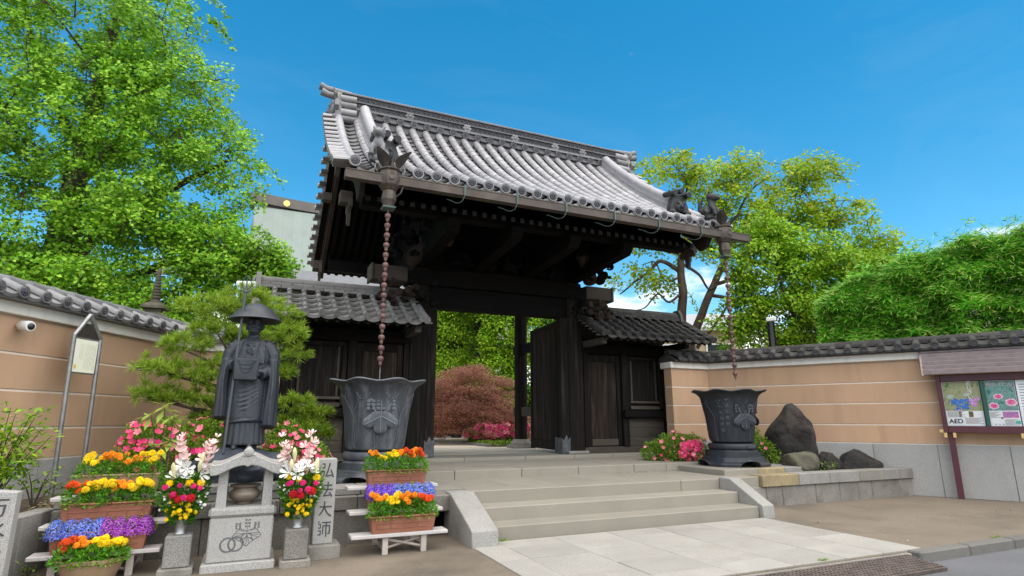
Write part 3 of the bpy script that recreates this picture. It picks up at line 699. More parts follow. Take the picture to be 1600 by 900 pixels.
# ---- lion ornaments on the eave corners
def lion(x, y, f):
    z = zr(y)+.12; mb = MB(); T = TR(x, y, z) @ RZ(f)
    mb.blob((0, 0, .02), (.17, .15, .09), 12, 8, M=T)                        # pedestal
    mb.blob((0, .03, .22), (.13, .16, .14), 12, 8, M=T); mb.blob((0, -.06, .32), (.11, .11, .15), 12, 8, M=T)
    mb.blob((0, -.12, .52), (.10, .11, .10), 12, 8, M=T); mb.blob((0, -.22, .49), (.065, .06, .05), 10, 7, M=T); mb.blob((0, -.21, .45), (.05, .05, .025), 8, 6, M=T)
    for i in range(22):
        a = rng.uniform(0, 6.28); t = rng.uniform(-.9, 1.1); mb.blob((math.cos(a)*.10*math.cos(t), -.07+math.sin(a)*.08*math.cos(t)+.02, .53+math.sin(t)*.11), .036, 7, 5, M=T)
    for s in (-1, 1):
        mb.tube([(s*.08, -.08, .30), (s*.10, -.16, .18), (s*.10, -.18, .05)], [.06, .048, .05], 8, M=T)
        mb.tube([(s*.11, .06, .20), (s*.15, -.02, .13), (s*.14, .04, .05)], [.07, .055, .05], 8, M=T)
        mb.tube([(s*.06, -.08, .60), (s*.10, -.06, .66), (s*.09, -.04, .70)], [.035, .028, .008], 6, M=T)
    mb.tube([(0, .17, .18), (0, .25, .30), (.02, .24, .46), (0, .18, .56)], [.045, .055, .06, .015], 8, M=T)
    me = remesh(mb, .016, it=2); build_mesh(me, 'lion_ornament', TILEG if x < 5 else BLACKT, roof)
lion(1.72, 10.12, R(-20)); lion(9.56, 10.0, R(20))
# ---- gutter with hooks, hoppers
gt = MB(); gt.prism([(9.49, 5.64), (9.65, 5.64), (9.66, 5.80), (9.64, 5.80), (9.63, 5.66), (9.51, 5.66), (9.50, 5.80), (9.475, 5.80), (9.475, 5.785), (9.485, 5.775)], 1.08, 10.22, M=Matrix(((0, 1, 0, 0), (1, 0, 0, 0), (0, 0, 1, 0), (0, 0, 0, 1))))
gt.f = [tuple(reversed(f)) for f in gt.f]
for x in (1.085, 10.215): gt.bx((x-.008, 9.48, 5.642), (x+.008, 9.655, 5.797))
gutter = gt.build('gutter', COPB, gate, 30)
for x in (3.22, 4.28, 5.35, 6.50, 7.62, 8.78):
    mb = MB(); mb.bx((x-.018, 9.462, 5.63), (x+.018, 9.474, 5.84))
    mb.tube([(x, 9.468, 5.64), (x-.02, 9.49, 5.58), (x-.03, 9.53, 5.54), (x-.06, 9.62, 5.53), (x-.10, 9.70, 5.55), (x-.16, 9.80, 5.62), (x-.2, 9.95, 5.70)], .009, 6); mb.build('gutter_hook', VERD, gutter, 40)
def hopper(x, y):
    T = TR(x, y, 0); n = 8; ph = math.pi/8
    b = MB(); b.lathe([(.20, 5.93), (.215, 5.90), (.185, 5.88), (.205, 5.80), (.215, 5.72), (.185, 5.62), (.135, 5.57), (.15, 5.555), (.115, 5.53), (.128, 5.46), (.135, 5.36), (.10, 5.28), (.095, 5.24)][::-1], n, M=T, ph=ph)
    o = b.build('rain_hopper', COPB, gate, 25)
    MB().lathe([(.095, 5.195), (.155, 5.20), (.16, 5.225), (.10, 5.245)], 4, M=T, ph=math.pi/4).build('hopper_foot', VERD, o, 25)
    mb = MB()
    mb.lathe([(.082, -.01), (.082, .012), (.066, .02), (.05, .012), (.0, .012)], 8, c=(0, 0, 0), M=T @ TR(0, -.185, 5.76) @ RX(R(90)), ph=ph)
    mb.build('hopper_medallion', COPB, o, 30)
    for k in range(4):
        a = math.pi/4 + k*math.pi/2 + .0
        mb = MB(); rings = []
        for t in [q/8 for q in range(9)]:
            r = .15 + .27*t**1.5; z = 5.92 + .34*t - .05*t*t; w = .015+.125*math.sin(math.pi*min(.98, (t*.86+.14)))*(1 - .35*t); cup = .05*(1-t)
            rings.append([(r, -w, z+cup), (r-.02, 0, z-.01), (r, w, z+cup), (r+.018, 0, z-.022)])
        mb.loft(rings, M=T @ RZ(a)); mb.build('hopper_leaf', COPD, o, 40)
    for k in range(4):
        mb = MB(); a = k*math.pi/2; mb.tube([(.16*math.cos(a), .16*math.sin(a), 5.92), (.21*math.cos(a), .21*math.sin(a), 6.03)], [.06, .012], 6, M=T); mb.build('hopper_leaf', COPB, o, 40)
    mb = MB(); mb.tube([(x+.19, y-.05, 5.86), (x+.25, y-.08, 5.70), (x+.20, y-.04, 5.52), (x+.13, y, 5.45)], .016, 6); mb.build('hopper_strap', COPB, o)
hopper(1.85, 9.60); hopper(9.52, 9.60)
# ---- timber
def beam(name, a, b, m=WOODH, bev=.012, parent=gate): return MB().bx(a, b, bev).build(name, m, parent)
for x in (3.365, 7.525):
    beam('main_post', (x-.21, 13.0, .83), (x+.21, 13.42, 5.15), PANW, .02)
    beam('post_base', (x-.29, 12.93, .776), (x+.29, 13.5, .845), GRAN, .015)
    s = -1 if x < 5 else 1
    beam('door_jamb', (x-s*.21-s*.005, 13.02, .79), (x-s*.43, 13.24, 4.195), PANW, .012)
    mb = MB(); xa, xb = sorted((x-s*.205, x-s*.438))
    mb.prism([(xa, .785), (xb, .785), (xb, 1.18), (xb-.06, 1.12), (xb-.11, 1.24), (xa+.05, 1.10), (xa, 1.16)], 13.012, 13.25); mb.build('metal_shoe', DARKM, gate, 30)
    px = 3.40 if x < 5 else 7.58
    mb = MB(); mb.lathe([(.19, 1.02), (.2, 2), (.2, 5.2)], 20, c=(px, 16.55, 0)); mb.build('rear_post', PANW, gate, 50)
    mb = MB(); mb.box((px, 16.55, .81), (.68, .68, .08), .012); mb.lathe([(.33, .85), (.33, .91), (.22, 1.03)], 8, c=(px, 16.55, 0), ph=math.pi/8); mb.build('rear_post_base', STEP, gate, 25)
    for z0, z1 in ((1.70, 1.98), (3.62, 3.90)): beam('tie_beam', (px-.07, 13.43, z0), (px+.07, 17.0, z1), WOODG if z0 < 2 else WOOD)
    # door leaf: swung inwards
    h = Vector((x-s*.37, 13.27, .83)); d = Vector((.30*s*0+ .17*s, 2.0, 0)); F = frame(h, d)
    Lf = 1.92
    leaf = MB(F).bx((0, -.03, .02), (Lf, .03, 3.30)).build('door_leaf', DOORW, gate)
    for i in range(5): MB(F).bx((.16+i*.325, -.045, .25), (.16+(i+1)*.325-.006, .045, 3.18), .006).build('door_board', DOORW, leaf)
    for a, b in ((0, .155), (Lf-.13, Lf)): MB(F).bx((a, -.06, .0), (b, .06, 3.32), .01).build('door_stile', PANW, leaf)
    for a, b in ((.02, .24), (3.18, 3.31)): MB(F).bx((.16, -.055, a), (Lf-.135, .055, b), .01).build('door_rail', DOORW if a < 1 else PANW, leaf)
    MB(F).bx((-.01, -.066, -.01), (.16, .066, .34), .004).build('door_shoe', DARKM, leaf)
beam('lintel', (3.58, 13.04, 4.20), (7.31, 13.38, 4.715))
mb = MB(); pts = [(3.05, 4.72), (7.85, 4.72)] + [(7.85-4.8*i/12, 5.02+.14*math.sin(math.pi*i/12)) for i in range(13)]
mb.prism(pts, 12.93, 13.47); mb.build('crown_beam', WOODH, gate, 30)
for xa, xb in ((2.24, 3.045), (7.855, 8.66)):
    beam('beam_end', (xa, 12.95, 4.74), (xb, 13.45, 5.10), WOODG, .02)
beam('beam_end_cap', (8.665, 12.93, 4.72), (8.72, 13.47, 5.12), VERD, .01); beam('beam_end_cap', (2.18, 12.93, 4.72), (2.235, 13.47, 5.12), WOODG, .01)
for x in (3.365, 4.75, 6.15, 7.525):
    mb = MB(Matrix(((0, 1, 0, 0), (1, 0, 0, 0), (0, 0, 1, 0), (0, 0, 0, 1))))
    mb.prism([(10.62, 5.30), (10.50, 5.42), (10.48, 5.55), (10.55, 5.62), (16.55, 5.62), (16.6, 5.55), (16.55, 5.30), (13.6, 5.16), (13.0, 5.16)], x-.13, x+.13)
    mb.f = [tuple(reversed(f)) for f in mb.f]; mb.build('bracket_arm', WOODR, gate, 30)
for y in (10.85, 16.25): beam('purlin', (1.55, y-.13, 5.63), (9.35, y+.13, 5.89))
for y in (12.2, 14.9): beam('purlin', (1.55, y-.11, zr(y)-.52), (9.35, y+.11, zr(y)-.30))
MB().bx((1.55, 10.83, 5.892), (9.35, 10.87, 6.20)).build('eave_filler_board', WOODH, gate)
MB().bx((1.55, 16.23, 5.892), (9.35, 16.27, 6.20)).build('eave_filler_board', WOODH, gate)
beam('ridge_beam', (1.5, YR-.14, 8.02), (9.4, YR+.14, 8.34))
beam('rear_beam', (2.6, 16.35, 4.98), (8.3, 16.75, 5.27)); beam('upper_light_stop', (3.3, 13.1, 5.1), (7.6, 13.3, 7.9), WOODH, 0)  # upper boards added to stop light leaking in above the crown beam
for x in (3.365, 7.525):
    mb = MB(Matrix(((0, 1, 0, 0), (1, 0, 0, 0), (0, 0, 1, 0), (0, 0, 0, 1)))); mb.prism([(11.0, 5.62)] + [(y, zr(y)-.30) for y in (11.0, 12, 13, 13.55, 14.1, 15, 16.1)] + [(16.1, 5.62)], x-.05, x+.05)
    mb.f = [tuple(reversed(f)) for f in mb.f]; mb.build('gable_light_stop', WOODR, gate, 30)  # boards added to block light inside the gable
RTIP = mat('pale_rafter_tip', (.034, .032, .031), .85, .3, 20)
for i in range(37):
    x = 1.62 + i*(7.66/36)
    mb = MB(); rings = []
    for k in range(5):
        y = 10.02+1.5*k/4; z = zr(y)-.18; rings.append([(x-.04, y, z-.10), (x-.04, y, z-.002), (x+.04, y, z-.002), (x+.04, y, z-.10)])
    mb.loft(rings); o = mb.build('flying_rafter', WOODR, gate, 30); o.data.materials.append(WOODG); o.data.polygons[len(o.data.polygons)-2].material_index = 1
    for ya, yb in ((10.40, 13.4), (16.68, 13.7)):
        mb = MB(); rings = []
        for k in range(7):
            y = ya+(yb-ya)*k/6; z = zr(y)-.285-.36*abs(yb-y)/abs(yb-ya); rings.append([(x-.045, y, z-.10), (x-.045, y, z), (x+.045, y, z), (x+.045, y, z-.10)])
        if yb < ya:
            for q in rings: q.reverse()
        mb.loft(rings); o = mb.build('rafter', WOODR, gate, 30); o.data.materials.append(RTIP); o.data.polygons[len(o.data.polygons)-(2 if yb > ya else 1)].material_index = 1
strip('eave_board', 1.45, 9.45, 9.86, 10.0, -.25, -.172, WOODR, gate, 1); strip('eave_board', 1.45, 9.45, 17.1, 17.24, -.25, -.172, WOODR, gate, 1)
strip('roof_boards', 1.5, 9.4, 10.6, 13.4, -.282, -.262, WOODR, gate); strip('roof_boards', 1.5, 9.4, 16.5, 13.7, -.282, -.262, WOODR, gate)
for x in (1.40, 9.42):
    for ya, yb, nm in ((9.86, YR, 1), (17.24, YR, 0)):
        mb = MB(); rings = []
        for i in range(17):
            t = i/16; y = ya+(yb-ya)*t; z = zr(y); dp = .46 + .22*math.exp(-((t-.12)/.06)**2) - .42*max(0, 1-t/.07)
            q = [(x, y, z-.10-dp), (x+.09, y, z-.10-dp), (x+.09, y, z-.175), (x, y, z-.175)]
            rings.append(q if yb < ya else q[::-1])
        for q in rings: q.reverse()
        mb.loft(rings); mb.build('barge_board', WOODB, gate, 30)
        mb = MB(); mb.loft([[(x-.03 if x < 5 else x+.12, ya+(yb-ya)*i/16, zr(ya+(yb-ya)*i/16)-k) for k in (.30, .175)] + [(x+.1 if x < 5 else x-.01, ya+(yb-ya)*i/16, zr(ya+(yb-ya)*i/16)-k) for k in (.174, .30)] for i in range(17)])
        mb.build('barge_moulding', WOODB, gate, 30)
    for y, z, sc in ((10.85, 5.86, .62), (16.25, 5.86, .62), (YR, 8.35, 1.0)):
        mb = MB(); T = TR(x+(-.06 if x < 5 else .12), y, z) @ RZ(R(90)) @ SCL(sc)
        mb.prism([(-.16, 0), (.16, 0), (.24, -.22), (.40, -.34), (.42, -.52), (.28, -.58), (.20, -.48), (.14, -.62), (.08, -.92), (0, -1.04), (-.08, -.92), (-.14, -.62), (-.20, -.48), (-.28, -.58), (-.42, -.52), (-.40, -.34), (-.24, -.22)], -.05, .05, M=T)
        mb.blob((0, 0, -.24), (.11, .09, .11), 10, 7, M=T); mb.build('gable_pendant', WOODG, gate, 40)
    for y in (10.85, 12.2, 14.9, 16.25): beam('purlin_end', (x-.25 if x < 5 else x+.1, y-.12, zr(y)-.52 if 11 < y < 16 else 5.64), (x-.01 if x < 5 else x+.33, y+.12, zr(y)-.31 if 11 < y < 16 else 5.88), WOODG)
# ---- carved clouds and beasts round the post heads
def carve(name, c, s, seed, n, m, vox=.03):
    r2 = random.Random(seed); mb = MB()
    for i in range(n):
        p = [c[k]+s[k]*r2.uniform(-.5, .5) for k in range(3)]; q = r2.uniform(.10, .2)*max(s)*.8
        mb.blob(p, (q*r2.uniform(.7, 1.3), q*.7, q*r2.uniform(.5, .9)), 9, 7)
        if i % 2 == 0:
            t0 = r2.uniform(0, 6.28); dr = r2.choice((-1, 1))
            pts = [(p[0]+math.cos(t0+dr*k*.7)*(.19-.02*k)*max(s)*.7, p[1]-.07-.01*k, p[2]+math.sin(t0+dr*k*.7)*(.17-.018*k)*max(s)*.7) for k in range(8)]
            mb.tube(pts, [.03+.004*k for k in range(7)]+[.012], 6)
    return build_mesh(remesh(mb, vox, it=2), name, m, gate)
for s in (-1, 1):
    cx = lambda v: GX + s*(GX-v)*1.0 if s > 0 else v
    m = (lambda v: v) if s < 0 else (lambda v: 2*GX-v)
    carve('cloud_carving', (m(2.80), 12.72, 4.42), (.85, .3, .50), 5+s, 18, WOODB)
    carve('cloud_carving', (m(3.35), 12.75, 4.38), (.55, .3, .62), 15+s, 14, WOOD)
    carve('wave_carving', (m(2.95), 12.7, 5.55), (.9, .35, .75), 25+s, 22, WOOD)
    mb = MB()                                                          # beast head looking out of the post
    p = [(m(3.0), 12.8, 5.20), (m(3.25), 12.5, 5.42), (m(3.50), 12.25, 5.62), (m(3.62), 12.1, 5.62)]
    mb.tube(p, [.20, .19, .17, .13], 10); mb.blob((m(3.60), 12.12, 5.64), (.19, .2, .15), 12, 8, .3, 3); mb.blob((m(3.72), 11.96, 5.55), (.11, .13, .08), 10, 7)
    mb.blob((m(3.70), 11.98, 5.45), (.09, .1, .04), 8, 6); mb.tube([(m(3.5), 12.2, 5.75), (m(3.36), 12.28, 5.9), (m(3.22), 12.35, 5.86)], [.06, .05, .02], 7)
    for k in range(12): mb.blob((m(3.3)+rng.uniform(-.16, .16), 12.42+rng.uniform(-.14, .14), 5.5+rng.uniform(-.16, .2)), .065, 7, 5)
    build_mesh(remesh(mb, .025, it=2), 'beast_head_carving', WOODB, gate)
    carve('cloud_carving', (m(3.2), 12.3, 6.1), (1.0, .5, .5), 45+s, 16, WOOD)
for x in (4.4, 5.45, 6.5): carve('frog_leg_carving', (x, 12.85, 5.38), (.8, .15, .34), int(x*10), 12, WOOD, .035)
# ================================================================ rain chains
def chain(label, x, y, seed):
    t = thing('rain_chain', label, 'rain chain', (x, y, 2.2), 'copper rain chains')
    cup = MB(); cup.lathe([(.018, -.088), (.026, -.085), (.031, -.03), (.036, -.028), (.050, -.005), (.053, .02), (.049, .04), (.036, .055), (.018, .058)], 12); me = cup.mesh('chain_cup', COPP, 50)
    lk = MB(); lk.lathe([(.008, -.05), (.008, .05)], 6); ml = lk.mesh('chain_link', COPP, 50)
    z = 5.06; 
    while z > 2.42:
        put(me, 'chain_cup', t, TR(x+rng.uniform(-.004, .004), y, z) @ RZ(rng.uniform(0, 3))); put(ml, 'chain_link', t, TR(x, y, z-.10)); z -= .178
    mb = MB(); mb.lathe([(.007, 0), (.007, .42)], 6, c=(x, y, 2.12)); mb.lathe([(.03, 0), (.02, .06)], 8, c=(x, y, 2.12)); mb.build('chain_rod', STEEL, t, 50)
    mb = MB(); mb.lathe([(.012, 0), (.03, .1)], 8, c=(x, y, 5.10)); mb.build('chain_hook', COPB, t, 50)
chain('copper rain chain hanging above the basin beside the planters', 1.85, 9.60, 1)
chain('copper rain chain hanging above the basin beside the standing rock', 9.52, 9.60, 2)
# ================================================================ basins
def crest(mb, M, s=1.0, th=.02, outline=True):
    """paulownia crest in relief: three lobed leaves, three flower spikes; x right, z up, faces -y"""
    for a, L, w in ((-90, .17, .085), (-28, .19, .08), (208, .19, .08)):
        c, sn = math.cos(R(a)), math.sin(R(a))
        for t in (.25, .5, .75):
            mb.blob((c*L*t*s, 0, sn*L*t*s), (w*s*(1.25-t*.55), th, w*s*(1.15-t*.5)), 10, 6, M=M)
        mb.tube([(0, -th, 0), (c*L*s, -th*1.1, sn*L*s)], .008*s, 5, M=M)
    for dx, n, h in ((-.11, 3, .14), (0, 4, .19), (.11, 3, .14)):
        mb.tube([(dx*.4*s, -th*.5, .02*s), (dx*s, -th*.5, h*s)], .008*s, 5, M=M)
        for k in range(n):
            for q in (-1, 1): mb.blob((dx*s+q*.028*s, 0, (.07+(h-.06)*k/max(1, n-1)+.01)*s), (.022*s, th*.8, .024*s), 7, 5, M=M)
        mb.blob((dx*s, 0, (h+.03)*s), (.02*s, th*.8, .026*s), 7, 5, M=M)
def basin(label, x, y, z0, m, rot, crest_az, zb=.36):
    t = thing('rain_basin', label, 'water basin', (x, y, z0), 'lotus shaped bronze rain basins')
    T = TR(x, y, z0) @ RZ(rot)
    ped = MB(); rings = []
    n = 96
    for r, z in ((.72, 0), (.735, .05), (.70, .085), (.655, .10), (.63, .15), (.62, .185), (.575, .20), (.54, .235), (.525, .285), (.50, .31), (.48, .33)):
        ring = []
        for j in range(n):
            a = 2*math.pi*j/n; q = (a % (math.pi/2))/(math.pi/2)-.5; oc = math.cos(math.pi/8)/math.cos((a % (math.pi/4))-math.pi/8)
            rr = r*(.35+.65*oc)*1.03; lift = max(0, 1-abs(q/.20)**2.6)**.5*.12 if abs(q) < .20 else 0
            zz = max(z, lift); ring.append((rr*math.cos(a), rr*math.sin(a), zz))
        rings.append(ring)
    ped.loft(rings, cap=False, M=T)
    inner = [[(v[0]*.80, v[1]*.80, v[2]+.0) for v in rings[0]], [(v[0]*.8, v[1]*.8, .30) for v in rings[0]]]
    ped.loft([rings[0], inner[0]][::-1], cap=False, M=T); ped.loft(inner[::-1], cap=False, M=T)
    ped.build('pedestal', m, t, 40)
    nk = MB(); nk.lathe([(.44, .325), (.485, .34), (.50, .37), (.50, .42), (.485, .45), (.43, .46)], 48, M=T); nk.build('pedestal_ring', m, t, 40)
    lobe = lambda a, r, z: 1 + (.012+.02*max(0, (z-.5)/1.05))*math.cos(8*a) + (.03*math.cos(8*a) if r > .62 else 0)
    prof = [(.30, .46), (.40, .465), (.445, .50), (.465, .60), (.49, .80), (.515, 1.0), (.545, 1.2), (.572, 1.34), (.615, 1.44), (.68, 1.505), (.745, 1.53), (.765, 1.548), (.75, 1.565), (.69, 1.552), (.60, 1.48), (.53, 1.3), (.47, 1.0)]
    b = MB(); rr = []
    for r, z in prof:
        rr.append([(r*lobe(a, r, z)*math.cos(a), r*lobe(a, r, z)*math.sin(a), z + (.018*math.cos(8*a) if r > .6 else 0)) for a in [2*math.pi*j/96 for j in range(96)]])
    b.loft(rr, M=T); bowl = b.build('bowl', m, t, 40)
    def rad(z): 
        for (r0, za), (r1, zb_) in zip(prof[2:11], prof[3:12]):
            if za <= z <= zb_: return r0+(r1-r0)*(z-za)/(zb_-za)
        return prof[2][0]
    rid = MB()
    for k in range(8):
        a0 = math.pi/8 + k*math.pi/4
        for s in (-1, 1):
            pts = []
            for i in range(15):
                tt = i/14; z = .52+.80*tt; a = a0 + s*(.015+.30*max(0, (tt-.55)/.45)**1.6 + .03*math.sin(tt*9)); r = rad(z)*lobe(a, rad(z), z)+.003; pts.append((r*math.cos(a), r*math.sin(a), z))
            rid.tube(pts, .0085, 5, M=T)
        a0 = k*math.pi/4; pts = []
        for i in range(9):
            tt = i/8*2-1; a = a0+tt*.2; z = 1.36-.10*(1-tt*tt); r = rad(z)*lobe(a, .5, z)+.004; pts.append((r*math.cos(a), r*math.sin(a), z))
        rid.tube(pts, .008, 5, M=T)
    rid.build('petal_ridges', m, t, 60)
    for az in crest_az:
        cb = MB(); r = rad(1.05)*1.005; crest(cb, TR(x, y, z0) @ RZ(az) @ TR(0, -r-.002, 1.0), 1.4, .018)
        cb.build('crest', m, bowl, 60)
    return t, bowl, rad
b1, bo1, _ = basin('tall lotus shaped bronze basin behind the three tier plant stand', 1.85, 9.68, .656, BASIN, R(12), (R(-4),))
b2, bo2, rad2 = basin('tall dark bronze basin with scrolling petals beside the standing rock', 9.52, 9.86, .656, BASIND, R(30), (R(-10), R(80)))
# lettering cast on the second basin, on its left side
for col_, txt in ((0, '奉納家内安全'), (1, '平成年吉日')):
    az = R(-62+13*col_)
    for i, ch in enumerate(txt):
        z = 1.36-.125*i; me = text_mesh(ch, .085, BASIN, extrude=.004)
        put(me, 'cast_character', bo2, TR(9.52, 9.86, .656) @ RZ(az) @ TR(0, -rad2(z)*1.0-.008, z) @ RX(R(90)))
# cartouche on its pedestal ring
mb = MB(TR(9.52, 9.86, .656) @ RZ(R(5))); mb.box((0, -.497, .395), (.22, .02, .075), .008); mb.build('cartouche', BASIND, b2)
# ================================================================ wings beside the gate
W_BAR = barrel_mesh('cover_tile', .055, .30, TILEW, 8, .8); W_PAN = pan_mesh('pan_tile', .29, .31, .045, TILEW, .06); W_DISC = disc_mesh('eave_disc', .062, TILEW, TILEG, .05, 18)
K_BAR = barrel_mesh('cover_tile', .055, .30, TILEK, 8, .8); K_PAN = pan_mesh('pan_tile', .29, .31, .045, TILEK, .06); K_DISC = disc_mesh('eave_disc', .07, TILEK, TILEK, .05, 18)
def wing(s, label):
    m = (lambda v: v) if s > 0 else (lambda v: 2*GX-v)
    t = thing('gate_wing', label, 'gate wing', (m(9.1), 13.1, .775), 'timber wings beside the gate')
    def b(name, a, c, mt=PANW, bev=.01, parent=t): return MB().bx((m(a[0]), a[1], a[2]), (m(c[0]), c[1], c[2]), bev).build(name, mt, parent)
    b('bottom_rail', (7.76, 13.04, .776), (10.44, 13.30, .93), WOODG)
    for x0, x1 in ((7.755, 7.86), (8.92, 9.10), (10.27, 10.44)): b('post', (x0, 13.0, .932), (x1, 13.30, 3.62))
    b('head_beam', (7.7, 12.97, 3.30), (10.5, 13.33, 3.56), WOODH)
    d = b('side_door', (7.865, 13.12, .935), (8.915, 13.2, 3.29))
    for x0, x1 in ((7.87, 8.0), (8.79, 8.91)): b('door_stile', (x0, 13.075, .95), (x1, 13.125, 3.28), PANW, .008, d)
    for z0, z1 in ((.95, 1.12), (3.10, 3.28)): b('door_rail', (8.003, 13.08, z0), (8.787, 13.126, z1), WOODG if z0 < 1 else PANW, .008, d)
    for i in range(3): b('door_board', (8.005+i*.26, 13.10, 1.125), (8.005+(i+1)*.26-.005, 13.14, 3.095), DOORW, .005, d)
    w = b('wall_panel', (9.105, 13.14, 1.86), (10.265, 13.22, 3.29))
    for x0, x1 in ((9.11, 9.21), (10.16, 10.26)): b('panel_frame', (x0, 13.06, 1.9), (x1, 13.14, 3.28), PANW, .008, w)
    for z0, z1, c in ((1.87, 1.96, WOODG), (2.03, 2.09, WOODG), (3.18, 3.28, PANW)): b('panel_frame', (9.213, 13.065, z0), (10.157, 13.145, z1), c, .008, w)
    for x0, x1 in ((9.26, 9.31), (10.06, 10.11)): b('panel_moulding', (x0, 13.10, 2.10), (x1, 13.142, 3.17), WOODG, .006, w)
    b('sill_beam', (8.90, 12.88, 1.66), (10.50, 13.30, 1.85), WOODH)
    for i in range(3): b('base_plank', (9.103, 13.07, .935+.24*i), (10.267, 13.2, .935+.24*(i+1)-.005), WOODG, .006)
    b('rear_wall', (7.76, 13.23, .94), (10.44, 13.28, 3.6), WOOD, 0)
    for x in (7.80, 10.36): b('bracket_arm', (x-.07, 12.05, 3.44), (x+.07, 14.3, 3.60), WOODG if x < 8 else WOOD)
    b('eave_purlin', (7.65, 12.16, 3.605), (11.0, 12.30, 3.70), WOODH); b('eave_purlin', (7.65, 14.0, 3.605), (11.0, 14.14, 3.70), WOODH)
    Y0, Z0, YC, ZC = 11.85, 3.60, 13.15, 4.34
    sl_ = math.atan2(ZC-Z0, YC-Y0)
    x0, x1 = sorted((m(7.70), m(11.08)))
    mb = MB(Matrix(((0, 1, 0, 0), (1, 0, 0, 0), (0, 0, 1, 0), (0, 0, 0, 1)))); mb.prism([(Y0+.06, Z0-.05), (Y0+.06, Z0-.01), (YC, ZC-.03), (2*YC-Y0-.06, Z0-.01), (2*YC-Y0-.06, Z0-.05), (YC, ZC-.12)], x0, x1)
    mb.f = [tuple(reversed(f)) for f in mb.f]
    rf = mb.build('roof', WOOD, t, 20)
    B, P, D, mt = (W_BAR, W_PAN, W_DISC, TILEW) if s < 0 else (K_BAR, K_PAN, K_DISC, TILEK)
    n = 11; sp = (x1-x0-.16)/n; rows = 5; dl = (YC-Y0)/math.cos(sl_)/rows
    for side in (0, 1):
        for j in range(n+1):
            x = x0+.08+j*sp
            for r_ in range(rows if side == 0 else 0):
                q = r_*dl; y = Y0+q*math.cos(sl_); z = Z0+q*math.sin(sl_)
                put(B, 'cover_tile', rf, TR(x, y-.02, z+.075) @ RX(sl_-.10))
                if j < n: put(P, 'pan_tile', rf, TR(x+sp/2, y-.015, z+.062) @ RX(sl_-.20))
            put(D, 'eave_disc', rf, (TR(x, Y0-.045, Z0+.085) if side == 0 else TR(x, 2*YC-Y0+.025, Z0+.04) @ RZ(math.pi)) @ RX(.1))
            if side == 1:
                mb = MB(); mb.tube([(x, 2*YC-Y0, Z0+.04), (x, YC, ZC+.04)], .066, 8); mb.build('rear_tile_roll', mt, rf, 50)
    for x in (x0-.03, x1+.03):
        mb = MB(); mb.tube([(x, Y0-.03, Z0+.07), (x, Y0+.4, Z0+.27), (x, YC, ZC+.07), (x, 2*YC-Y0, Z0+.07)], .08, 10); mb.build('verge_roll', mt, rf, 50)
        for k in range(7): put(B, 'verge_tile', rf, TR(x+(-.14 if x < (x0+x1)/2 else .14), Y0+.12+k*.17, Z0+.02+k*.097) @ RZ(math.pi/2*(-1 if x < (x0+x1)/2 else 1)) @ SCL(.8, .5, .8))
    for i, (hw, z0, z1) in enumerate(((.17, .01, .075), (.15, .078, .135), (.13, .138, .19))):
        x = x0+.05; j = 0
        while x < x1-.12:
            bb = min(x1-.08, x+.44-(.22 if j == 0 and i % 2 else 0)); MB().bx((x+.003, YC-hw, ZC+z0), (bb-.003, YC+hw, ZC+z1), .008).build('ridge_layer', mt, rf); x = bb; j += 1
    mb = MB(); mb.tube([(x0+.02, YC, ZC+.20), (x1-.05, YC, ZC+.20)], .075, 10); mb.build('ridge_roll', mt, rf, 50)
    for x in (x0+.04, x1-.07):
        mb = MB(); mb.prism([(-.22, 0), (.22, 0), (.2, .2), (.1, .36), (-.1, .36), (-.2, .2)], -.05, .05, M=TR(x, YC, ZC-.02) @ RZ(R(90))); mb.blob((-.07 if x < (x0+x1)/2 else .07, 0, .16), (.06, .1, .1), 8, 6, M=TR(x, YC, ZC)); mb.build('demon_tile', mt, rf, 40)
    for i in range(16):
        x = x0+.15+i*(x1-x0-.3)/15; mb = MB(); mb.bx((-.028, .10, -.135), (.028, 1.5, -.065), .004, M=TR(x, Y0, Z0) @ RX(sl_)); mb.build('rafter', WOODG, t)
    return t
wing(-1, 'timber side wing with light grey tiled roof left of the gate opening, behind the basin')
wing(1, 'timber side wing with black tiled roof and small side door beside the plaster wall')
SATCH = mat('satchel_bronze', (.025, .029, .037), .55, .35, 5, .15, 60, metal=.1, stain=((.06, .067, .08), .5, 3))
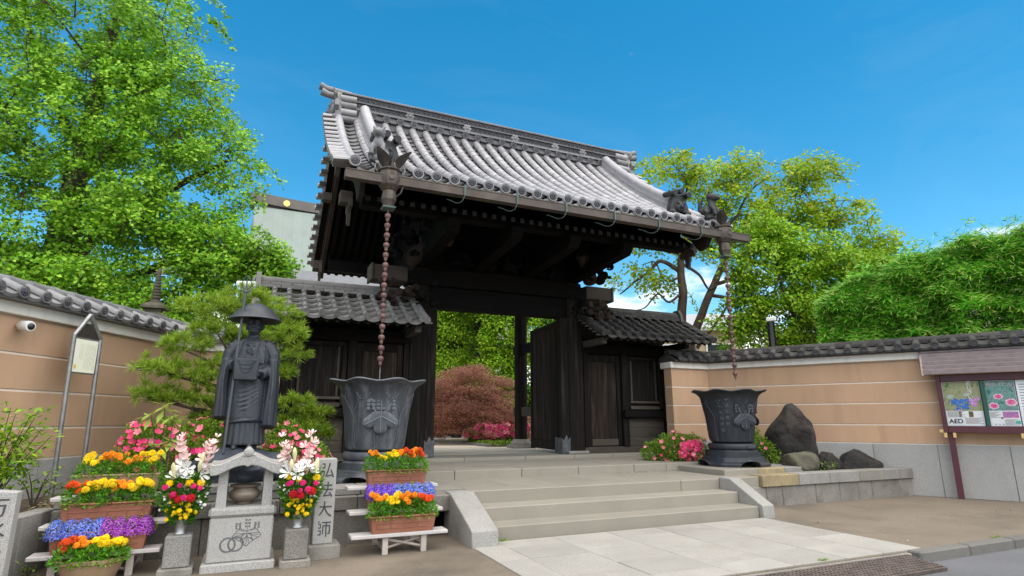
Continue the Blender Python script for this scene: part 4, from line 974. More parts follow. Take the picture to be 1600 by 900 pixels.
# ================================================================ monk statue
def statue(x, y, z):
    t = thing('monk_statue', 'dark bronze pilgrim monk statue in wide hat holding a ringed staff', 'statue', (x, y, z))
    T = TR(x, y, z) @ RZ(R(-6)) @ SCL(.86, .92, 1)
    def ring(zc, rx, ry, cx=0, cy=0, fold=0, nf=14, ph=0, n=72, sq=2.3):
        out = []
        for j in range(n):
            a = 2*math.pi*j/n; c, s = math.cos(a), math.sin(a)
            q = (abs(c)**sq+abs(s)**sq)**(-1/sq); f = 1+fold*math.sin(nf*a+ph)+fold*.5*math.sin(nf*1.7*a+ph*2)
            out.append((cx+rx*q*c*f, cy+ry*q*s*f, zc))
        return out
    mb = MB()
    # under skirt with pleats
    mb.loft([ring(.05, .27, .20, 0, 0, .03, 22), ring(.06, .305, .225, 0, 0, .035, 22), ring(.30, .29, .21, 0, 0, .03, 22), ring(.48, .28, .20, 0, 0, .02, 22)], M=T)
    # robe
    mb.loft([ring(.36, .305, .235, 0, -.0, .015, 9), ring(.42, .315, .24, 0, 0, .018, 9, .5), ring(.62, .30, .225, 0, 0, .02, 9, 1), ring(.85, .275, .205, 0, 0, .014, 9, 1.6), ring(1.05, .265, .195), ring(1.22, .28, .19), ring(1.36, .27, .175), ring(1.45, .215, .15), ring(1.50, .13, .11), ring(1.53, .08, .085)], M=T)
    # diagonal drape folds across the front
    for i in range(9):
        z0, z1 = .48+.068*i, .76+.055*i; pts = []
        for q in range(9):
            tt = q/8; a = R(-158+136*tt); zz = z0+(z1-z0)*tt - .09*math.sin(math.pi*tt); rx = .30-.04*min(1, max(0, (zz-.6)/.4)); pts.append((rx*math.cos(a), (rx-.075)*math.sin(a)-.004, zz))
        mb.tube(pts, [.006, .010, .012, .013, .013, .012, .011, .009, .005], 6, M=T)
    # hem of the robe
    pts = [(.312*math.cos(R(a)), .24*math.sin(R(a)), .375+.10*(a+90)/90*.5) for a in range(-180, 10, 10)]; mb.tube(pts, .014, 6, M=T)
    # sleeves: the arm, then a long hanging bag
    for s in (-1, 1):
        if s < 0: sh, el, wr = (-.25, .0, 1.38), (-.345, -.03, 1.14), (-.225, -.20, 1.12)
        else: sh, el, wr = (.25, .0, 1.38), (.35, -.03, 1.10), (.19, -.24, .99)
        mb.tube([sh, ((sh[0]+el[0])/2+s*.02, -.01, (sh[2]+el[2])/2+.02), el], [.115, .115, .10], 12, M=T); mb.tube([el, ((el[0]+wr[0])/2, (el[1]+wr[1])/2, (el[2]+wr[2])/2), wr], [.10, .085, .075], 12, M=T)
        mb.blob((sh[0]*.86, 0, 1.40), (.12, .12, .10), 12, 8, M=T)
        zb = .40 if s < 0 else .28; zt = 1.20
        rings = []
        for i in range(10):
            q = i/9; zc = zt+(zb-zt)*q; cx = (el[0]*.93+wr[0]*.07) + s*(.03*q+.015*math.sin(q*5)); w = .07+.045*q; d = .125+.06*math.sin(q*2.2)
            rings.append([(cx+w*math.cos(2*math.pi*j/40)*(1+.16*math.sin(6*2*math.pi*j/40+q*2)), -.08+d*math.sin(2*math.pi*j/40)*(1+.05*math.sin(8*2*math.pi*j/40)), zc - .03*math.sin(2*math.pi*j/40)*q) for j in range(40)])
        rings.reverse(); mb.loft(rings, M=T)
        for f in range(5):
            xx = el[0]+s*(.035-.02*f); mb.tube([(xx*.97, -.16-.008*f, 1.10-.05*f), (xx*1.01+s*.02, -.20, .85), (xx*1.0+s*.03, -.21, zb+.08)], [.010, .014, .008], 5, M=T)
        for f in range(4): mb.tube([(el[0]+s*.085, -.02, 1.15-.05*f), (el[0]+s*.03, -.115, 1.09-.035*f), (el[0]-s*.06, -.17, 1.08-.025*f)], [.006, .015, .006], 5, M=T)
    # chest folds and collar
    for s in (-1, 1):
        for i in range(4): mb.tube([(s*(.07+.035*i), -.09-.005*i, 1.51-.012*i), (s*(.11+.03*i), -.165, 1.35), (s*(.13+.025*i), -.195, 1.14)], [.012, .014, .008], 6, M=T)
        mb.tube([(s*.075, -.02, 1.55), (s*.06, -.10, 1.47), (-s*.01, -.165, 1.38)], [.022, .026, .016], 8, M=T)
    mb.blob((.03, -.155, 1.40), (.05, .03, .022), 8, 6, M=T); mb.blob((-.035, -.155, 1.41), (.045, .03, .02), 8, 6, M=T); mb.tube([(.0, -.17, 1.4), (.03, -.185, 1.33), (.025, -.19, 1.27)], .011, 6, M=T); mb.tube([(.0, -.17, 1.4), (-.03, -.185, 1.34), (-.03, -.19, 1.29)], .011, 6, M=T)
    # neck and head with a face
    TH = T @ TR(0, -.005, -.37) @ TR(0, 0, 1.595) @ SCL(1.24, 1.16, 1.16) @ TR(0, 0, -1.30)
    mb.lathe([(.085, 1.48), (.07, 1.53), (.068, 1.60)], 16, M=TH, sy=.95)
    mb.blob((0, -.005, 1.715), (.098, .118, .138), 20, 14, M=TH); mb.blob((0, -.05, 1.635), (.072, .068, .06), 14, 10, M=TH)
    mb.tube([(0, -.118, 1.73), (0, -.142, 1.69), (0, -.150, 1.672)], [.012, .019, .022], 8, M=TH); mb.blob((0, -.122, 1.632), (.034, .012, .008), 10, 6, M=TH); mb.blob((0, -.118, 1.620), (.028, .012, .009), 10, 6, M=TH)
    for s in (-1, 1):
        mb.blob((s*.04, -.108, 1.735), (.021, .012, .011), 10, 6, M=TH); mb.tube([(s*.018, -.118, 1.757), (s*.045, -.114, 1.765), (s*.07, -.092, 1.757)], .007, 6, M=TH); mb.blob((s*.05, -.09, 1.68), (.035, .03, .03), 10, 7, M=TH)
        mb.blob((s*.100, .01, 1.70), (.014, .028, .05), 10, 7, M=TH)
    # hands
    def hand(w, dirv, up, s, grip):
        d = Vector(dirv).normalized(); u = Vector(up).normalized(); c = d.cross(u); w = Vector(w)
        mb.blob(w+d*.045, (.036, .040, .028), 12, 8, M=T)
        for i in range(4):
            o = w+d*.07+c*(.026-.0175*i)*s; L = (.030, .034, .032, .026)[i]
            p = [o-d*.01, o+d*L*(.6 if grip else 1)+u*.004, o+d*L*(.7 if grip else 1.6)-u*L*(.9 if grip else .35), o+d*L*(.15 if grip else 1.8)-u*L*(1.5 if grip else .9)]
            mb.tube(p, [.0105, .0105, .0095, .0075], 7, M=T)
        o = w+d*.03+c*.036*s; mb.tube([o, o+d*.025+c*.014*s-u*.012, o+d*.05-u*.028], [.012, .0115, .008], 7, M=T)
    hand((-.215, -.215, 1.12), (.75, -.55, .05), (.2, -.9, .2), 1, True); hand((.185, -.25, .985), (-.85, -.4, .0), (0, .1, 1), 1, False)
    mb.tube([(.07, -.30, 1.025), (.21, -.27, 1.035)], .030, 12, M=T)                        # scroll in the left hand
    # beads
    for i in range(16): a = i/15*math.pi*2; mb.blob((.155+.012*math.sin(a*3)+.025*math.sin(a), -.285, .80+.12*math.cos(a)), .012, 6, 5, M=T)
    # feet and straw sandals
    for s in (-1, 1): mb.blob((s*.11, -.10, .02), (.055, .15, .05), 12, 8, M=T); mb.lathe([(.10, 0), (.09, .1)], 12, c=(s*.11, 0, 0), M=T)
    build_mesh(remesh(mb, .0095, it=2, fac=.4), 'robed_body', BRONZ, t)
    h = MB(); h.lathe([(.005, 2.02), (.10, 2.008), (.20, 1.962), (.31, 1.885), (.405, 1.785), (.413, 1.772), (.405, 1.766), (.30, 1.83), (.18, 1.885), (.06, 1.91), (.004, 1.915)][::-1], 48, M=T); h.build('wide_hat', BRONZ, t, 60)
    bg_ = MB(); bg_.box((-.025, -.30, 1.055), (.355, .09, .30), .018, M=T)
    for i in range(3): bg_.tube([(-.025+(.13-.015*i)*math.cos(R(a)), -.347, 1.17+(.055+.055*i)*math.sin(R(a))) for a in range(180, 361, 20)], .0075, 5, M=T)
    for s in (-1, 1): bg_.tube([(-.025+s*.165, -.30, 1.19), (-.03+s*.13, -.21, 1.32), (s*.12, -.12, 1.46), (s*.11, .02, 1.50)], .010, 6, M=T)
    bg_.build('satchel', SATCH, t, 40)
    sf = MB(); sx_, sy_ = -.195, -.30
    sf.tube([(-.225, -.31, -.04), (-.19, -.29, 1.1), (-.155, -.27, 2.12)], .021, 8, M=T)
    cx, cy, cz = -.152, -.268, 2.20
    sf.lathe([(.016, -.09), (.03, -.08), (.03, -.05), (.018, -.04)], 8, c=(cx, cy, cz), M=T)
    for s in (-1, 1): sf.tube([(cx, cy, cz-.04), (cx+s*.062, cy, cz+.0), (cx+s*.072, cy, cz+.07), (cx+s*.03, cy, cz+.14), (cx, cy, cz+.17)], .007, 6, M=T)
    sf.tube([(cx, cy, cz-.04), (cx, cy, cz+.10)], .012, 6, M=T)
    for s in (-1, 1):
        for q in (0, 1): sf.tube([(cx+s*.06+.026*math.cos(a), cy+.01*q, cz-.035-.035*q+.030*math.sin(a)) for a in [math.pi*2*i/12 for i in range(13)]], .0045, 5, M=T)
    sf.build('ringed_staff', BRONZ, t, 60)
    return t
statue(-.085, 8.95, 1.215)
rk = thing('statue_rock', 'dark blue cast rock under the monk statue', 'rock pedestal', (-.05, 8.95, .80))
mb = MB(); r2 = random.Random(4)
mb.blob((-.05, 8.95, .96), (.62, .42, .25), 20, 12, .35, 2)
for i in range(26):
    a = r2.uniform(0, 6.28); q = r2.uniform(.5, 1); mb.blob((-.05+.55*q*math.cos(a), 8.95+.38*q*math.sin(a), .84+.2*r2.random()), r2.uniform(.08, .16), 7, 5, .4, i)
mb.blob((-.06, 8.93, 1.10), (.36, .27, .125), 16, 9, .12, 6)
me = remesh(mb, .022, it=1); build_mesh(me, 'rock_body', ROCKB, rk)
MB().bx((-.82, 8.42, .703), (.74, 9.5, .80), .012).build('statue_plinth', GRAN, rk)
# ================================================================ incense altar
al = thing('incense_altar', 'pale granite incense altar with curved stone roof and engraved crest', 'altar', (0, 7.75, 0))
def ab(name, a, b, m=GRANL, bev=.012): return MB().bx(a, b, bev).build(name, m, al)
ab('plinth', (-.37, 7.40, -.01), (.37, 8.10, .085)); body = ab('body_block', (-.325, 7.45, .087), (.325, 8.05, .545), GRANL, .014)
ab('shelf_slab', (-.345, 7.43, .547), (.345, 8.07, .655), GRANL, .03)
for x in (-.235, .235):
    for y in (7.53, 7.95):
        mb = MB(); mb.loft([[(x+a*w, y+b*w, z) for a, b in ((-1, -1), (1, -1), (1, 1), (-1, 1))] for z, w in ((.655, .052), (1.07, .045))]); mb.build('column', GRANL, al, 20)
top = []; bot = []
for i in range(25):
    q = i/12-1; z = 1.085 + .115*(.5+.5*math.cos(math.pi*min(1, abs(q)*1.12))) + .012*abs(q)**4; top.append((q*.385, z+.025)); bot.append((q*.37, z-.085 - .012*math.cos(q*math.pi*2) - (.02 if abs(q) < .05 else 0)))
mb = MB(); mb.prism(top + bot[::-1], 7.36, 8.12); o = mb.build('altar_roof', GRANL, al, 30)
bm_ = o.modifiers.new('edge', 'BEVEL'); bm_.width = .01; bm_.segments = 2; bm_.limit_method = 'ANGLE'
mb = MB(); mb.tube([(0, 7.38, 1.245), (0, 8.1, 1.245)], .035, 10); mb.blob((0, 7.36, 1.245), (.055, .025, .05), 12, 8); mb.tube([(-.08, 7.37, 1.205), (0, 7.365, 1.235), (.08, 7.37, 1.205)], [.012, .028, .012], 8); mb.build('roof_finial', GRANL, al, 50)
# engraved crest and rings, sunk dark lines on the front
eng = MB(); yf = 7.4495
def ln(pts, w=.006): eng.tube([(p[0], yf, p[1]) for p in pts], w, 4)
for cx, cz in ((-.125, .265), (-.045, .27)):
    for r_ in (.078, .068): ln([(cx+r_*math.cos(a), cz+r_*math.sin(a)*.98) for a in [2*math.pi*i/28 for i in range(29)]], .0042)
def leafline(ax, az, ang_, L, w):
    c, s = math.cos(R(ang_)), math.sin(R(ang_)); out = []
    for sgn in (1, -1):
        seq = []
        for i in range(10):
            tt = i/9; ww = w*math.sin(math.pi*min(1, tt*.9+.1))*(1+.16*math.sin(tt*14)); seq.append((ax+c*L*tt-s*ww*sgn, az+s*L*tt+c*ww*sgn))
        ln(seq, .0045)
    for k in (-.5, 0, .5): ln([(ax, az), (ax+c*L*.85-s*w*k, az+s*L*.85+c*w*k)], .003)
leafline(.06, .37, -90, .13, .06); leafline(.06, .375, -12, .15, .055); leafline(.06, .375, 192, .15, .055)
for dx, h in ((-.095, .09), (0, .125), (.095, .09)):
    ln([(.06+dx*.35, .385), (.06+dx, .385+h)], .003)
    for kk in range(3):
        for q in (-1, 1): eng.blob((.06+dx+q*.018, yf, .39+h*.45+h*.27*kk), (.012, .004, .012), 6, 4)
eng.build('engraved_emblem', INKL, body, 60)
bz = thing('incense_burner', 'squat bronze incense bowl on the altar shelf', 'incense burner', (0, 7.70, .655))
mb = MB(); mb.lathe([(.09, 0), (.10, .012), (.085, .03), (.15, .065), (.172, .10), (.165, .135), (.13, .165), (.125, .18), (.165, .20), (.17, .215), (.15, .218), (.115, .19), (.11, .14)], 32, c=(0, 7.70, .655)); mb.build('bowl', BURN, bz, 50)
mb = MB(); mb.lathe([(.002, .17), (.118, .168)], 24, c=(0, 7.70, .655)); mb.build('ash', GRAN, bz)
# ================================================================ inscribed tablets
def tablet(label, x0, x1, y0, y1, h, base, chars, size, z0, dz, top=0, cx=None):
    t = thing('stone_tablet', label, 'stone tablet', ((x0+x1)/2, (y0+y1)/2, 0))
    if base: MB().bx((x0-.05, y0-.08, -.01), (x1+.09, y1+.08, base), .012).build('tablet_base', GRAND, t)
    mb = MB()
    if top: mb.prism([(x0, base), (x1, base), (x1, h), ((x0+x1)/2, h+top), (x0, h)], y0, y1); sl_ = mb.build('tablet_slab', GRANL, t, 20); b_ = sl_.modifiers.new('edge', 'BEVEL'); b_.width = .008; b_.segments = 2
    else: mb.bx((x0, y0, base), (x1, y1, h), .010); sl_ = mb.build('tablet_slab', GRANL, t)
    for i, c in enumerate(chars):
        me = text_mesh(c, size, INK, extrude=.002)
        put(me, 'engraved_character', sl_, TR(cx if cx is not None else (x0+x1)/2, y0-.001, z0-dz*i) @ RX(R(90)) @ RY(R(-3)) @ SCL(1, 1.0, 1))
tablet('granite tablet engraved with four characters between the vases and the plant stand', .775, 1.01, 7.66, 7.86, 1.135, .155, '弘法大師', .195, .985, .225)
tablet('pale pointed granite tablet cut off at the edge beside the tiered pots', -2.42, -1.945, 7.05, 7.2, .94, .02, '万水子地', .185, .80, .19, .025, -2.075)
# ================================================================ flower stands and vases
for (x, y, lab) in ((-.605, 7.55, 'granite vase pillar left of the incense altar'), (.58, 7.45, 'stained granite vase pillar beside the inscribed tablet')):
    t = thing('vase_pillar', lab, 'stone pillar', (x, y, 0), 'granite pillars for flower vases')
    MB().bx((x-.165, y-.15, -.01), (x+.165, y+.17, .075), .012).build('pillar_foot', GRAND, t)
    MB().bx((x-.125, y-.115, .077), (x+.125, y+.135, .395), .012).build('pillar_block', GRAND if x > 0 else GRAN, t)
    v = thing('flower_vase', 'steel vase on the ' + lab, 'vase', (x, y, .395), 'steel flower vases')
    mb = MB(); mb.lathe([(.062, 0), (.066, .008), (.05, .03), (.058, .09), (.078, .155), (.074, .157), (.05, .09), (.03, .05)], 24, c=(x, y, .396)); mb.build('vase_body', STEEL, v, 50)
# ================================================================ flower kit
def pom_mesh(name, m, r=.034):
    mb = MB(); rr = random.Random(hash(name) % 99)
    for k, (q, z, n) in enumerate(((1.0, 0, 12), (.82, .35, 10), (.55, .62, 8), (.28, .8, 5))):
        ring = []; c = (0, 0, (z-.12)*r)
        pts = []
        for j in range(2*n):
            a = math.pi*j/n + k*.3; w = r*q*(1 if j % 2 == 0 else .74)*rr.uniform(.92, 1.08); pts.append((w*math.cos(a), w*math.sin(a), z*r + r*.14*(1 if j % 2 else .2) + rr.uniform(-.06, .06)*r))
        mb.add([c]+pts, [(0, 1+j, 1+(j+1) % (2*n)) for j in range(2*n)])
    mb.blob((0, 0, -.1*r), (r*.8, r*.8, r*.6), 8, 5)
    return mb.mesh(name, m, 30)
def star_mesh(name, m, r, n=5, cup=.35, w=.75, core=None):
    """open flower with n broad petals, faces +z"""
    mb = MB()
    for k in range(n):
        a = 2*math.pi*k/n; T = RZ(a); h = math.pi/n*w
        p = [(0, 0, 0), (r*.55*math.cos(-h), r*.55*math.sin(-h), r*cup*.5), (r*.92*math.cos(-h*.75), r*.92*math.sin(-h*.75), r*cup*.95), (r*1.02, 0, r*cup*1.15), (r*.92*math.cos(h*.75), r*.92*math.sin(h*.75), r*cup*.95), (r*.55*math.cos(h), r*.55*math.sin(h), r*cup*.5), (r*.5, 0, r*cup*.3)]
        mb.add(p, [(0, 1, 6), (1, 2, 6), (2, 3, 6), (3, 4, 6), (4, 5, 6), (5, 0, 6)], T)
    mb.blob((0, 0, r*.1), (r*.14, r*.14, r*.12), 6, 4)
    return mb.mesh(name, m, 60)
F_YEL = pom_mesh('marigold', P_YEL); F_ORA = pom_mesh('marigold', P_ORA); F_RED = pom_mesh('marigold', P_RED)
def mound(n, c, rx, ry, rz, shell=.55):
    d = rdir(n); d[:, 2] = np.abs(d[:, 2]); q = (shell+(1-shell)*nrg.random(n))[:, None]**.8
    return np.array(c)+d*q*np.array([rx, ry, rz]), d
def foliage_bed(parent, x0, x1, y, z, h, ry, n, m=MARL, L=.045, W=.02, name='foliage'):
    k = max(3, int((x1-x0)/.15)); P, A = [], []
    for i in range(k):
        cx = x0+(x1-x0)*(i+.5)/k; p, d = mound(n//k, (cx, y+nrg.uniform(-.02, .02), z), (x1-x0)/k*.78, ry, h*nrg.uniform(.8, 1.1)); P.append(p); A.append(d)
    P = np.concatenate(P); A = np.concatenate(A)+rdir(len(P))*.7
    return leaves(name, m, parent, P, A, rdir(len(P))+[0, 0, .8], nrg.uniform(.6, 1.3, len(P))*L, nrg.uniform(.6, 1.3, len(P))*W, .55)
def planter(label, x0, x1, y, z, h, kind, m=TERR, d=.23):
    t = thing('planter', label, 'planter', ((x0+x1)/2, y, z), 'rectangular planters on the stands')
    mb = MB(); a = .028
    o = [(x0+a, y-d/2+a, z), (x1-a, y-d/2+a, z), (x1-a, y+d/2-a, z), (x0+a, y+d/2-a, z)]; u = [(x0, y-d/2, z+h), (x1, y-d/2, z+h), (x1, y+d/2, z+h), (x0, y+d/2, z+h)]
    i1 = [(x0+.012, y-d/2+.012, z+h), (x1-.012, y-d/2+.012, z+h), (x1-.012, y+d/2-.012, z+h), (x0+.012, y+d/2-.012, z+h)]; i2 = [(p[0], p[1], z+h-.03) for p in i1]
    mb.loft([o, u, i1, i2]); box = mb.build('planter_box', m, t, 25)
    mb = MB(); e = .012
    for p0, p1 in ((0, 1), (1, 2), (2, 3), (3, 0)): mb.tube([u[p0], u[p1]], .013, 6)
    mb.build('rim', m, box, 60)
    if m is TERR and (x1-x0) > .6:
        mb = MB(); f = lambda q, zz: (x0+.06+(x1-x0-.12)*q, y-d/2+.5*a*(1-(zz-z)/h)*2-.004, zz)
        for q0, q1 in ((.02, .25), (.27, .49), (.51, .74), (.76, .98)):
            for zz in (z+h*.30, z+h*.60): mb.tube([f(q0, zz), f(q1, zz)], .004, 4)
            mb.tube([f(q0, z+h*.3), f(q0, z+h*.6)], .004, 4)
        mb.build('moulded_panels', m, box, 60)
    sb = MB(); sb.add([(x0+.01, y-d/2+.01, z+h-.02), (x1-.01, y-d/2+.01, z+h-.02), (x1-.01, y+d/2-.01, z+h-.02), (x0+.01, y+d/2-.01, z+h-.02)], [(0, 1, 2, 3)]); sb.build('potting_soil', SOIL, t)
    fill(t, x0, x1, y, z+h, kind, d); return t
def fill(t, x0, x1, y, zt, kind, d, hh=.20):
    if y > 7.55 and x0 > 1 and not isinstance(kind, str): hh = .23
    if isinstance(kind, str): hh = .155
    if isinstance(kind, str):
        half = (x0+x1)/2; sp = {'bv': ((x0-.03, half+.04, L_BLU), (half-.02, x1+.03, L_VIO)), 'ib': ((x0-.02, x0+(x1-x0)*.40, L_IND), (x0+(x1-x0)*.36, x1+.04, L_BLU))}[kind]
        for a, b, m in sp:
            foliage_bed(t, a, b, y-.01, zt-.04, hh*1.15, d*.56, 700, SHRB, .03, .012, 'lobelia_foliage')
            n = 3000; k = 4; P, A = [], []
            for i in range(k): p, q = mound(n//k, (a+(b-a)*(i+.5)/k, y-.03, zt-.045), ((b-a)/k)*.78, d*.62, hh*1.18, .88); P.append(p); A.append(q)
            P = np.concatenate(P); A = np.concatenate(A)
            leaves('lobelia_flowers', m, t, P, np.cross(A, rdir(len(P))), A+rdir(len(P))*.3, nrg.uniform(.013, .022, len(P)), nrg.uniform(.012, .02, len(P)), .5, kind='stuff')
        return
    foliage_bed(t, x0+.01, x1-.01, y-.01, zt-.03, hh*1.1, d*.66, 2000)
    n = sum(c for _, c in kind); tot = 0
    kind = [(me, round(c*1.35)) for me, c in kind]; n = sum(c for _, c in kind)
    for me, c in kind:
        for i in range(c):
            q = (tot+rng.uniform(.1, .9))/n; tot += 1
            x = x0+.02+(x1-x0-.04)*q; yy = y+rng.uniform(-.11, .07); zz = zt+hh*.86+rng.uniform(-.04, .06)
            put(me, 'marigold', t, TR(x, yy, zz) @ RX(R(rng.uniform(15, 60))) @ RY(R(rng.uniform(-25, 25))) @ RZ(rng.uniform(0, 6)) @ SCL(rng.uniform(1.0, 1.45)))
# ---- tiered stands
def stand(label, x0, x1, tiers, legs):
    t = thing('plant_stand', label, 'plant stand', ((x0+x1)/2, tiers[1][0], 0), 'tiered plant stands')
    for y, z in tiers: MB().bx((x0, y-.125, z-.042), (x1, y+.125, z), .007).build('shelf_plank', PLANK, t)
    for lx in legs:
        MB().bx((lx-.035, tiers[0][0]-.09, 0), (lx+.035, tiers[0][0]-.045, tiers[0][1]-.043), .006).build('front_leg', CREAM, t)
        MB().bx((lx-.035, tiers[2][0]+.04, 0), (lx+.035, tiers[2][0]+.085, tiers[2][1]-.043), .006).build('rear_leg', CREAM, t)
        mb = MB(); mb.tube([(lx, tiers[0][0]-.07, .05), (lx, tiers[2][0]+.06, .05)], .022, 4); mb.tube([(lx+.03, tiers[0][0]-.07, tiers[0][1]-.06), (lx+.03, tiers[2][0]+.06, tiers[2][1]-.06)], .022, 4); mb.build('side_rail', CREAM, t, 30)
    for s in (0, 1):
        mb = MB(); mb.tube([(legs[s], tiers[0][0]-.02-.02*s, .06), (legs[1-s], tiers[0][0]-.02-.02*s, tiers[0][1]-.07)], .015, 4); mb.build('cross_brace', CREAM, t, 30)
    return t
TL_ = [(7.72, .262), (7.97, .51), (8.22, .765)]
stand('pale tiered plant stand on the left with three planters, beside the planter kerb', -1.94, -.78, TL_, (-1.72, -1.05))
TRr = [(7.60, .245), (7.84, .485), (8.10, .755)]
stand('white tiered plant stand next to the steps with three planters', 1.20, 2.40, TRr, (1.62, 2.10))
planter('brown planter of mixed orange and yellow marigolds, top tier beside azalea', -1.74, -.94, 8.22, .767, .22, [(F_YEL, 6), (F_ORA, 13), (F_YEL, 7)], TERRL)
planter('red brown planter of marigolds directly above the blue and violet lobelia', -1.78, -.94, 7.97, .512, .20, [(F_RED, 7), (F_YEL, 10), (F_ORA, 6), (F_YEL, 9)])
planter('red brown planter of blue and violet lobelia on the lowest plank of the left stand', -1.78, -.92, 7.72, .264, .195, 'bv')
t = thing('flower_pot', 'round tan pot of orange and yellow marigolds on the ground', 'flower pot', (-1.37, 7.52, 0))
mb = MB(); mb.lathe([(.20, 0), (.215, .01), (.285, .19), (.315, .20), (.32, .235), (.30, .237), (.285, .20), (.28, .18)], 40, c=(-1.37, 7.52, .0), rf=lambda a, r, z: 1+.006*math.sin(a*40), sy=.72); mb.build('pot_body', TERRL, t, 40)
mb = MB(); mb.lathe([(.005, .2), (.29, .195)], 24, c=(-1.37, 7.52, 0), sy=.72); mb.build('potting_soil', SOIL, t)
fill(t, -1.66, -1.08, 7.48, .225, [(F_RED, 9), (F_ORA, 6), (F_YEL, 20)], .34, .17)
planter('terracotta planter of red, orange and yellow marigolds on the lowest plank beside the steps', 1.43, 2.24, 7.60, .247, .19, [(F_ORA, 6), (F_YEL, 6), (F_ORA, 6), (F_RED, 9)])
planter('terracotta planter of indigo and blue lobelia on the middle plank beside the steps', 1.43, 2.24, 7.84, .487, .18, 'ib')
planter('terracotta planter of yellow and orange marigolds on the top plank before the basin', 1.45, 2.25, 8.10, .757, .185, [(F_ORA, 4), (F_YEL, 9), (F_ORA, 4), (F_RED, 3), (F_ORA, 4), (F_RED, 3)])
# ---- bouquets
S_PINK = star_mesh('florets', P_BLUS, .058, 5, .8); S_ROSE = pom_mesh('rose', P_MAG, .036); S_RED = pom_mesh('carnation', P_CRIM, .052); S_SY = pom_mesh('small_chrysanthemum', P_YEL, .024); S_YC = pom_mesh('chrysanthemum', P_YEL, .045); S_WC = pom_mesh('white_chrysanthemum', P_WHT, .06)
S_LILY = star_mesh('lily', P_WHT, .092, 6, .75, .70)
def bud_mesh():
    mb = MB(); mb.lathe([(.006, 0), (.022, .05), (.034, .13), (.032, .18), (.018, .225), (.002, .245)], 8, rf=lambda a, r, z: 1+.08*math.cos(3*a)); return mb.mesh('lily_bud', mat('bud_cream', (.66, .62, .36), .5, .15, 12), 60)
S_BUD = bud_mesh(); S_GYP = pom_mesh('white_filler', P_WHT, .014)
def bouquet(label, x, y, s, seed):
    r2 = random.Random(seed); z = .545
    t = thing('bouquet', label, 'bouquet', (x, y, z), 'offering bouquets in vases')
    n = 2000; q = nrg.random(n); a = nrg.random(n)*6.28; rr = (.05+.17*np.sin(np.clip(q*1.5, 0, 1)*1.57))*(.5+.5*nrg.random(n))
    P = np.stack([x+rr*np.cos(a), y+rr*.8*np.sin(a), z-.06+.52*q], 1); A = np.stack([np.cos(a)*.7, np.sin(a)*.7, .4+0*a], 1)+rdir(n)*.5
    leaves('foliage', DEEPG, t, P, A, rdir(n)+[0, 0, .6], nrg.uniform(.04, .1, n), nrg.uniform(.012, .03, n), .5)
    st_ = MB()
    for i in range(12): aa = r2.uniform(0, 6.28); st_.tube([(x, y, z-.1), (x+.06*math.cos(aa), y+.05*math.sin(aa), z+.2), (x+.12*math.cos(aa), y+.1*math.sin(aa), z+.45)], .005, 5)
    st_.build('stems', DEEPG, t, 60)
    def pl(me, name, dx, dy, dz, tilt=60, roll=0, sc=1):
        dx += r2.uniform(-.028, .028); dz += r2.uniform(-.032, .032); tilt += r2.uniform(-18, 18); sc *= r2.uniform(.82, 1.12)
        put(me, name, t, TR(x+s*dx, y+dy, z+dz) @ RZ(R(roll*s)) @ RX(R(tilt)) @ RZ(r2.uniform(0, 6)) @ SCL(sc))
    for dx, dz, ro in ((.02, .52, 10), (-.09, .45, -40), (.12, .48, 50), (.03, .42, 0), (-.05, .56, -60)): pl(S_LILY, 'lily', dx, -.15+r2.uniform(-.02, .03), dz, r2.uniform(45, 85), ro, r2.uniform(.78, .95))
    for dx, dz, tl, ro in ((.10, .46, 8, 0), (-.13, .42, 10, 0), (.12, .56, 4, 0)): pl(S_BUD, 'lily_bud', dx, -.14, dz, tl+14, dx*130, .72)
    for dx, dz in ((-.12, .55), (.16, .53), (-.02, .58)): pl(S_WC, 'white_chrysanthemum', dx, -.06, dz, 45)
    for k, (dx, top) in enumerate(((-.06, .88), (.15, .84))):
        for i in range(11): f = i/10; pl(S_PINK, 'gladiolus_floret', dx*(1+.5*f)+r2.uniform(-.03, .03), -.06+.03*f, .55+(top-.55)*f, 70-40*f, r2.uniform(-50, 50), 1.25-.5*f)
    for dx, dz in ((-.15, .37), (-.04, .35), (.03, .27), (.09, .37), (-.10, .29), (.15, .32)): pl(S_ROSE, 'rose', dx, -.19, dz, 70, dx*100)
    for dx, dz in ((-.03, .22), (.07, .24), (-.09, .26)): pl(S_RED, 'carnation', dx, -.17, dz, 70, dx*120)
    for dx, dz in ((-.15, .42), (.02, .40), (.16, .41)): pl(S_YC, 'chrysanthemum', dx, -.16, dz, 60)
    for i in range(26): dx = r2.uniform(-.13, .13); pl(S_SY, 'small_chrysanthemum', dx, -.12-r2.random()*.05+abs(dx)*.3, r2.uniform(.03, .2), 70, dx*200, r2.uniform(.8, 1.2))
    for i in range(40): side = r2.choice((-1, 1)); pl(S_GYP, 'white_filler', side*r2.uniform(.13, .20), -.05+r2.uniform(-.08, .08), r2.uniform(.14, .36), 50, 0, r2.uniform(.8, 1.6))
bouquet('offering bouquet of white lilies, red carnations and yellow daisies in the left vase', -.605, 7.56, 1, 3)
bouquet('offering bouquet of white lilies, red carnations and roses in the vase beside the inscribed tablet', .58, 7.46, -1, 5)
